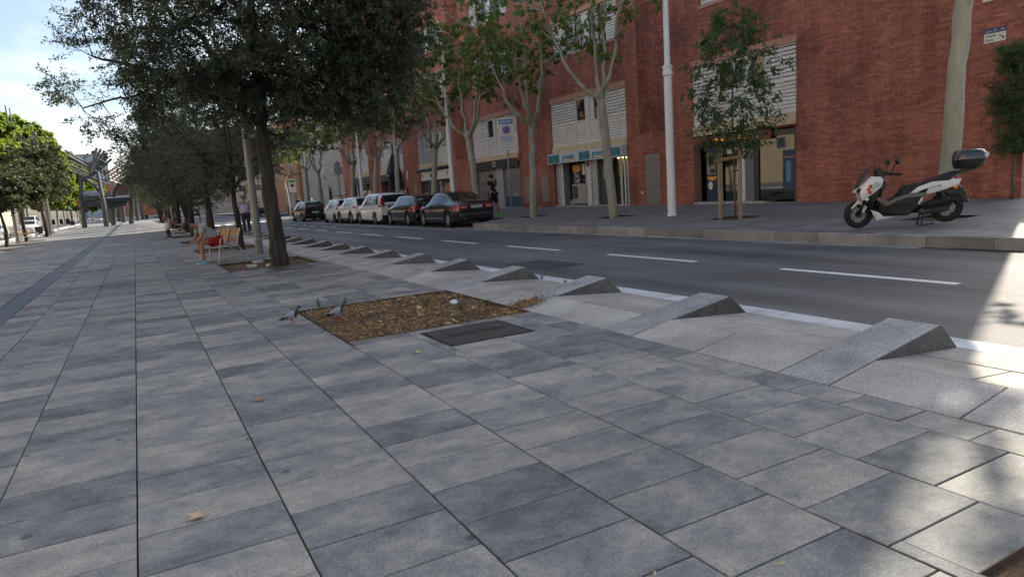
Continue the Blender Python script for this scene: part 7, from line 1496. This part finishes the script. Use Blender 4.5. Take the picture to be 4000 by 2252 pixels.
# ================================================================== PITS, LITTER, COVERS
pit1, fn1 = pit_frame(PITS[0], 'tree_pit', 'square tree pit full of dead leaves and straw with no tree', dz=-.028, amp=.035)
pit2, fn2 = pit_frame(PITS[1], 'tree_pit', 'tree pit of bare brown earth round the large oak trunk')
names = ['beside the grey lamp post', 'third along behind the bench', 'fourth behind the seated man', 'fifth along the promenade row', 'sixth along the promenade row', 'at the far left edge', 'at the foot of the small left tree', 'by the empty bench on the left']
fns = [fn1, fn2]
for h, nm in zip(PITS[2:], names): fns.append(pit_frame(h, 'tree_pit', 'earth filled tree pit ' + nm)[1])
for o in bpy.data.objects:
    if o.name.startswith('tree_pit') and o.parent is None: o['group'] = 'tree pits in the promenade'
for h, nm in zip(SPITS, ('under the scooter plane tree', 'under the young staked tree', 'under the dry cleaner plane tree', 'under the bent plane tree', 'behind the sedan')):
    q, _ = pit_frame(h, 'tree_pit', 'small dark square pit in the sidewalk ' + nm, lambda x, y: sz(x, y), -.05, .01); q['group'] = 'small pits in the sidewalk'
cp_, fnc = pit_frame(CPIT, 'bark_pit', 'corner of a bark filled pit at the lower right edge', dz=-.03, amp=.02)
# leaf litter
LC = [(.33, .18, .085), (.42, .28, .15), (.24, .115, .055), (.50, .37, .22), (.15, .085, .05)]
LMATS = [mat('dry_leaf%d' % i, c, .8, var=.25, vscale=30) for i, c in enumerate(LC)]
def dry_leaf_mesh(seed, size=.12):
    r_ = random.Random(seed); n = 10; pts = []
    lobes = [(0, .2), (.35, .62), (.6, .45), (.95, 1.0), (1.3, .5), (1.57, 1.05), (1.85, .5), (2.2, 1.0), (2.55, .45), (2.8, .62), (3.14, .2)]
    ring = [(math.cos(a) * d * size * .55, math.sin(a) * d * size * .6 + 0) for a, d in lobes]
    c1, c2 = r_.uniform(.2, .5), r_.uniform(-.5, .5)
    def z(x, y): return (x * x * c1 * 12 + (y - .03) ** 2 * c2 * 10 + abs(x) * .25) * r_.uniform(.8, 1.2) + .004
    b = MB(); vs = [(0, .01, .006)] + [(x, y, z(x, y)) for x, y in ring]; b.add(vs, [(0, i, i + 1) for i in range(1, len(ring))])
    b.tube([(0, .01, .006), (.004, -.03, .01), (0, -.06, .012)], .0018, 3); return b.mesh('fallen_leaf')
LV = [dry_leaf_mesh(i) for i in range(8)]
for i, me in enumerate(LV): me.materials.append(LMATS[i % 5])
# named single leaves in the open
single = [(.10, 3.28, 1.25, 'large pale dry leaf nearest the camera on the left'), (.62, 5.05, 1.0, 'dry leaf on the slabs straight ahead right of centre line'), (2.02, 5.55, 1.1, 'tan curled leaf in front of the iron cover'), (-.95, 6.9, .9, 'small brown leaf on the left columns of slabs'), (.05, 7.3, .7, 'small brown leaf left of the walking pigeon'), (1.25, 12.6, 1.0, 'brown leaf between the pit and the bench'), (.9, 13.6, .8, 'curled leaf behind the walking pigeon on the slabs'), (2.3, 13.4, 1.0, 'brown leaf before the oak pit'), (1.2, 10.9, .7, 'little leaf just beyond the walking pigeon')]
for i, (x, y, s_, lb) in enumerate(single):
    o = put(LV[[3, 0, 3, 1, 0, 2, 4, 0, 1][i]], 'fallen_leaf', None, (x, y, gz(y) + .003), (0, 0, rnd.uniform(0, 6)), (s_, s_, s_ * .9)); tag(o, lb, 'leaf', 'single fallen leaves on the slabs')
ob_ = thing('leaf_on_sidewalk', 'curled tan leaf on the sidewalk behind the kerb near the scooter', 'leaf', (12.6, 6.45, sz(12.6, 6.45))); put(LV[3], 'blade', ob_, (0, 0, .005), (0, 0, 1), (1.3, 1.3, 1.3)); ob_['group'] = 'single fallen leaves on the slabs'
# scattered small debris nobody could count
def scatter(name, label, n, area, meshes, zf, smin, smax, dens=None, mats=None):
    V = []; F = []; 
    b = MB()
    k = 0
    while k < n:
        x, y = rnd.uniform(area[0], area[1]), rnd.uniform(area[2], area[3])
        if dens and rnd.random() > dens(x, y): continue
        k += 1; me = meshes[rnd.randrange(len(meshes))]; s_ = rnd.uniform(smin, smax); a = rnd.uniform(0, 6.28); tx, ty = rnd.uniform(-.5, .5), rnd.uniform(-.5, .5); c, sn = math.cos(a), math.sin(a); z0 = zf(x, y)
        b.add([(x + s_ * (v.co.x * c - v.co.y * sn), y + s_ * (v.co.x * sn + v.co.y * c), z0 + s_ * (v.co.z + (v.co.x * tx + v.co.y * ty) * .5 + .008)) for v in me.vertices], [tuple(p.vertices) for p in me.polygons])
    return b
def litter_mat(nm, cols):
    m = bpy.data.materials.new(nm); m.use_nodes = True; t = m.node_tree; b = t.nodes['Principled BSDF']; g = N(t, 'ShaderNodeNewGeometry'); cr = N(t, 'ShaderNodeValToRGB'); cr.color_ramp.interpolation = 'CONSTANT'; e = cr.color_ramp.elements
    e[0].color = (*cols[0], 1); e[1].color = (*cols[-1], 1); e[1].position = 1 - 1 / len(cols)
    for i, c in enumerate(cols[1:-1]): k = e.new((i + 1) / len(cols)); k.color = (*c, 1)
    t.links.new(g.outputs['Random Per Island'], cr.inputs[0]); t.links.new(cr.outputs[0], b.inputs['Base Color']); b.inputs['Roughness'].default_value = .85; return m
LIT = litter_mat('litter', LC + [(.30, .20, .10), (.12, .07, .04)]); STRAW = litter_mat('straw', [(.38, .25, .11), (.50, .36, .18), (.36, .25, .14), (.22, .14, .07), (.46, .31, .15), (.13, .085, .05)])
h = PITS[0]
b = scatter('x', '', 170, (h[0] + .06, h[1] - .05, h[2] + .06, h[3] - .06), LV, lambda x, y: fn1(x, y)[2] + .012, .35, 1.15, lambda x, y: .35 + .65 * (math.sin(x * 4 + 1) * math.sin(y * 3) > -.2)); o = b.build('leaf_litter', LIT, pit1, keepn=True); o['kind'] = 'stuff'
# straw blades and chips
def blades(n, area, zf, lmin, lmax, w_, flat=.25, spill=None):
    b = MB()
    for _ in range(n):
        if spill and rnd.random() < .1: x, y = rnd.gauss(spill[0], .12), rnd.gauss(spill[1], .10)
        else: x, y = rnd.uniform(area[0], area[1]), rnd.uniform(area[2], area[3])
        if spill and math.sin(x * 3.7 + 1.2) + math.sin(y * 4.3 - .5) + .8 * math.sin(x * 7.1 - y * 6.0) > 1.15 and rnd.random() < .8: continue
        a = rnd.uniform(0, 6.28); l_ = rnd.uniform(lmin, lmax); e = rnd.uniform(0, flat); z = zf(x, y) + rnd.uniform(0, .012); dx, dy = math.cos(a) * l_, math.sin(a) * l_; nx, ny = -math.sin(a) * w_, math.cos(a) * w_
        b.add([(x - nx, y - ny, z), (x + nx, y + ny, z), (x + dx * .6 + nx * .7, y + dy * .6 + ny * .7, z + l_ * e), (x + dx, y + dy, z + l_ * e * .8), (x + dx * .6 - nx * .7, y + dy * .6 - ny * .7, z + l_ * e)], [(0, 1, 2, 3, 4)])
    return b
def z1(x, y): return fn1(x, y)[2] if h[0] < x < h[1] and h[2] < y < h[3] else (gz(y) + max(0, (x - 3.73) * .16) + .004)
o = blades(7000, (h[0] + .03, h[1] - .01, h[2] + .03, h[3] - .03), z1, .02, .075, .0024, .5, (3.85, 6.85)).build('straw', STRAW, pit1, keepn=True); o['kind'] = 'stuff'
for i, (f, hh) in enumerate(zip(fns[1:4], PITS[1:4])):
    b = scatter('x', '', 60, (hh[0] + .1, hh[1] - .1, hh[2] + .1, hh[3] - .1), LV, lambda x, y, f=f: f(x, y)[2], .5, 1.1, (lambda x, y: 1.0 if x > 2.9 else .12) if i == 0 else None); o = b.build('leaf_litter', LIT, [p for p in bpy.data.objects if p.name == ('tree_pit.%03d' % (i + 1))][0], keepn=True); o['kind'] = 'stuff'
o = blades(500, (CPIT[0] + .02, CPIT[1] - .02, CPIT[2] + .02, CPIT[3] - .02), lambda x, y: fnc(x, y)[2], .02, .07, .008, .3).build('bark_chips', STRAW, cp_, keepn=True); o['kind'] = 'stuff'
b = MB()
for _ in range(420):        # litter blown over the pit edge
    s_ = rnd.randrange(3); u = rnd.random(); d_ = abs(rnd.gauss(0, .07)); x, y = ((h[0] - d_, h[2] + u * (h[3] - h[2])), (h[0] + u * (h[1] - h[0]), h[2] - d_), (h[0] + u * (h[1] - h[0]), h[3] + d_))[s_]
    a = rnd.uniform(0, 6.28); l_ = rnd.uniform(.012, .05); w_ = rnd.uniform(.002, .006); dx, dy = math.cos(a), math.sin(a); z = gz(y) + .003
    b.add([(x, y, z), (x + dx * l_ * .5 - dy * w_, y + dy * l_ * .5 + dx * w_, z + .004), (x + dx * l_, y + dy * l_, z + .002), (x + dx * l_ * .5 + dy * w_, y + dy * l_ * .5 - dx * w_, z + .003)], [(0, 1, 2, 3)])
o = b.build('blown_litter', STRAW, pit1, keepn=True); o['kind'] = 'stuff'
# debris over the paving: chips, twigs, leaf bits
chip = [MB().add([(0, 0, 0), (.02, .006, .003), (.035, 0, .002), (.018, -.007, .003)], [(0, 1, 2, 3)]).mesh('chip'), MB().add([(0, 0, 0), (.06, .004, .004), (.062, .001, .004), (.0, -.003, 0)], [(0, 1, 2, 3)]).mesh('chip')]
b = scatter('x', '', 420, (-5, 3.6, 1.5, 22), chip, lambda x, y: gz(y) + .001, .4, 1.2); o = b.build('ground_debris', LIT, keepn=True); tag(o, 'scattered leaf bits and twigs over the slabs', 'debris', kind='stuff')
b = scatter('x', '', 90, (-5, 3.5, 9, 50), LV, lambda x, y: gz(y) + .002, .4, .9); o = b.build('far_leaves', LIT, keepn=True); tag(o, 'small fallen leaves strewn along the distant slabs', 'leaves', kind='stuff')
b = scatter('x', '', 60, (11.5, 17.8, 5, 30), LV, lambda x, y: sz(x, y) + .002, .4, .9); o = b.build('sidewalk_leaves', LIT, keepn=True); tag(o, 'few brown leaves strewn over the right sidewalk', 'leaves', kind='stuff')
# green tufts
m_grass = mat('grass_blade', (.06, .12, .025), .7)
def tuft(label, x, y, z, n, hgt, sp=.5):
    b = MB()
    for _ in range(n):
        a = rnd.uniform(0, 6.28); l_ = hgt * rnd.uniform(.5, 1.1); o_ = rnd.uniform(.1, sp); dx, dy = math.cos(a), math.sin(a); bx, by = rnd.uniform(-.02, .02), rnd.uniform(-.02, .02)
        b.add([(bx - dy * .004, by + dx * .004, 0), (bx + dy * .004, by - dx * .004, 0), (bx + dx * l_ * o_ * .5 + dy * .003, by + dy * l_ * o_ * .5 - dx * .003, l_ * .65), (bx + dx * l_ * o_, by + dy * l_ * o_, l_), (bx + dx * l_ * o_ * .5 - dy * .003, by + dy * l_ * o_ * .5 + dx * .003, l_ * .65)], [(0, 1, 2, 3, 4)])
    o = b.build('grass_tuft', m_grass, loc=(x, y, z)); return tag(o, label, 'grass', 'green tufts around the paving')
tuft('green grass tuft at the right corner of the leaf pit', 3.55, 7.25, -.01, 18, .11); tuft('grass tuft in the middle of the leaf pit', 2.95, 7.75, -.01, 22, .13); tuft('low tuft at the near part of the leaf pit', 3.2, 7.25, -.01, 18, .10); tuft('weed at the far left corner of the leaf pit', 1.95, 8.95, 0, 12, .15, .35); tuft('second weed along the far edge of the leaf pit', 2.3, 8.95, 0, 10, .10, .4)
tuft('small weed in the gutter joint beyond the third wedge, left one', 5.23, 8.75, gz(8.7), 14, .07, .9); tuft('small weed in the gutter joint beyond the third wedge, right one', 5.23, 8.1, gz(8), 14, .06, .9); tuft('sunlit grass blades on the sidewalk at the right edge', 11.6, 5.1, sz(11.6, 5.1), 20, .14)
# rubbish
def crumple(nm, label, loc, r_, m, cat, sx=1, sy=1, sz_=.6):
    b = MB(); b.ball((0, 0, r_ * sz_ * .8), r_, 9, 7, sx, sy, sz_); b.v = [(x * rnd.uniform(.75, 1.2), y * rnd.uniform(.75, 1.2), z * rnd.uniform(.8, 1.15)) for x, y, z in b.v]; return tag(b.build(nm, m, loc=loc), label, cat)
m_paper = mat('paper_white', (.68, .70, .70), .8)
crumple('tissue', 'crumpled white tissue in the leaf pit', (3.28, 7.62, .01), .05, m_paper, 'litter')
for i, (x, y) in enumerate(((2.25, 17.0), (2.5, 17.75))):
    t_ = thing('food_tray', ['nearer clear plastic food tray lying in the oak pit', 'farther clear plastic food tray lying in the oak pit'][i], 'litter', (x, y, fn2(x, y)[2] + .01), .3 * i, 'food trays in the oak pit'); MB().loft([[(-.09, -.07, 0), (.09, -.07, 0), (.09, .07, 0), (-.09, .07, 0)], [(-.11, -.08, .05), (.11, -.08, .05), (.11, .08, .05), (-.11, .08, .05)]]).build('tray', mat('tray_plastic', (.5, .5, .5), .2), t_); MB().box((-.115, -.085, .05), (.115, .085, .058)).build('lid', m_paper, t_)
crumple('napkin', 'yellowish crumpled napkin beside the food trays', (2.58, 16.75, fn2(2.5, 16.8)[2]), .06, mat('paper_yellow', (.62, .55, .35), .8), 'litter')
# iron covers with raised pattern
m_iron = mat('cast_iron', (.022, .020, .019), .5, metal=.55, var=.35, vscale=9, coord='World')
def iron_cover(h, label, nx, ny):
    r_ = thing('iron_cover', label, 'manhole cover', (0, 0, gz(h[2]) + .0), 0, 'iron utility covers'); b = MB().box((h[0] + .006, h[2] + .006, -.02), (h[1] - .006, h[3] - .006, -.004)); b.build('plate', m_iron, r_)
    fr = MB(); t = .02; fr.box((h[0], h[2], -.02), (h[0] + t, h[3], .001)).box((h[1] - t, h[2], -.02), (h[1], h[3], .001)).box((h[0] + t, h[2], -.02), (h[1] - t, h[2] + t, .001)).box((h[0] + t, h[3] - t, -.02), (h[1] - t, h[3], .001)); fr.build('frame', m_iron, r_)
    st_ = MB(); dx, dy = (h[1] - h[0] - .06) / nx, (h[3] - h[2] - .06) / ny
    for i in range(nx):
        for j in range(ny):
            x, y = h[0] + .03 + (i + .5) * dx, h[2] + .03 + (j + .5) * dy; u, v = abs(i / nx - .5), abs(j / ny - .5)
            if v < .12 and .03 < u < .36: continue
            if (i + j) % 2: st_.cbox((x - dx * .46, y - dy * .22, -.004), (x + dx * .46, y + dy * .22, .004), .003)
            else: st_.cbox((x - dx * .22, y - dy * .46, -.004), (x + dx * .22, y + dy * .46, .004), .003)
    o = st_.build('studs', mat('iron_worn', (.085, .078, .073), .5, metal=.3), r_, keepn=True); o['kind'] = 'stuff'
    for s_ in (-1, 1):
        for k in range(3): MB().box(((h[0] + h[1]) / 2 + s_ * .19 - .09 + .07 * k, (h[2] + h[3]) / 2 - .06, -.004), ((h[0] + h[1]) / 2 + s_ * .19 - .05 + .07 * k, (h[2] + h[3]) / 2 + .06, .0)).build('raised_mark', m_iron, r_)
iron_cover(COVERS[0], 'patterned cast iron cover in the slabs in front of the leaf pit', 26, 22); iron_cover(COVERS[1], 'dark iron cover in the slabs before the big oak', 16, 20)
# distant motorbikes
def motorbike(label, x, y, rz_):
    r_ = thing('motorbike', label, 'motorbike', (x, y, sz(x, y) - .05), rz_, 'motorbikes parked far away')
    for px in (-.65, .65): MB().lathe([(.2, -.05), (.3, -.05), (.32, 0), (.3, .05), (.2, .05)], 16, (px, 0, .32), 'y').build('wheel', m_tyre, r_)
    MB().loft([[(-.75, -.1, .6), (-.75, .1, .6), (-.75, .1, .8), (-.75, -.1, .8)], [(0, -.16, .3), (0, .16, .3), (0, .16, .78), (0, -.16, .78)], [(.45, -.14, .45), (.45, .14, .45), (.45, .14, .95), (.45, -.14, .95)]]).build('body', m_scb, r_, bevel=.04); MB().tube([(.65, 0, .32), (.42, 0, 1.0)], .04, 6).build('fork', m_chrome, r_); MB().tube([(.4, -.32, 1.05), (.4, .32, 1.05)], .02, 6).build('handlebar', m_scb, r_); MB().ball((.5, 0, .92), .1, 8, 6).build('headlamp', m_lens, r_)
for i in range(4): motorbike(['distant motorbike nearest the junction', 'second distant motorbike in the row', 'third distant motorbike in the row', 'last distant motorbike in the row'][i], 14.0, 88 + i * 1.5, R(150))
# ------------------------------------------------------------------ lettering becomes real mesh
dg = bpy.context.evaluated_depsgraph_get()
for o in [o for o in bpy.data.objects if o.type == 'FONT']:
    me = bpy.data.meshes.new_from_object(o.evaluated_get(dg)); n = bpy.data.objects.new('lettering', me); COL.objects.link(n); n.parent = o.parent; n.location = o.location; n.rotation_euler = o.rotation_euler; n.scale = o.scale
    bpy.data.objects.remove(o)
for o in bpy.data.objects:
    if o.name.split('.')[0] == 'twigs': o['kind'] = 'stuff'
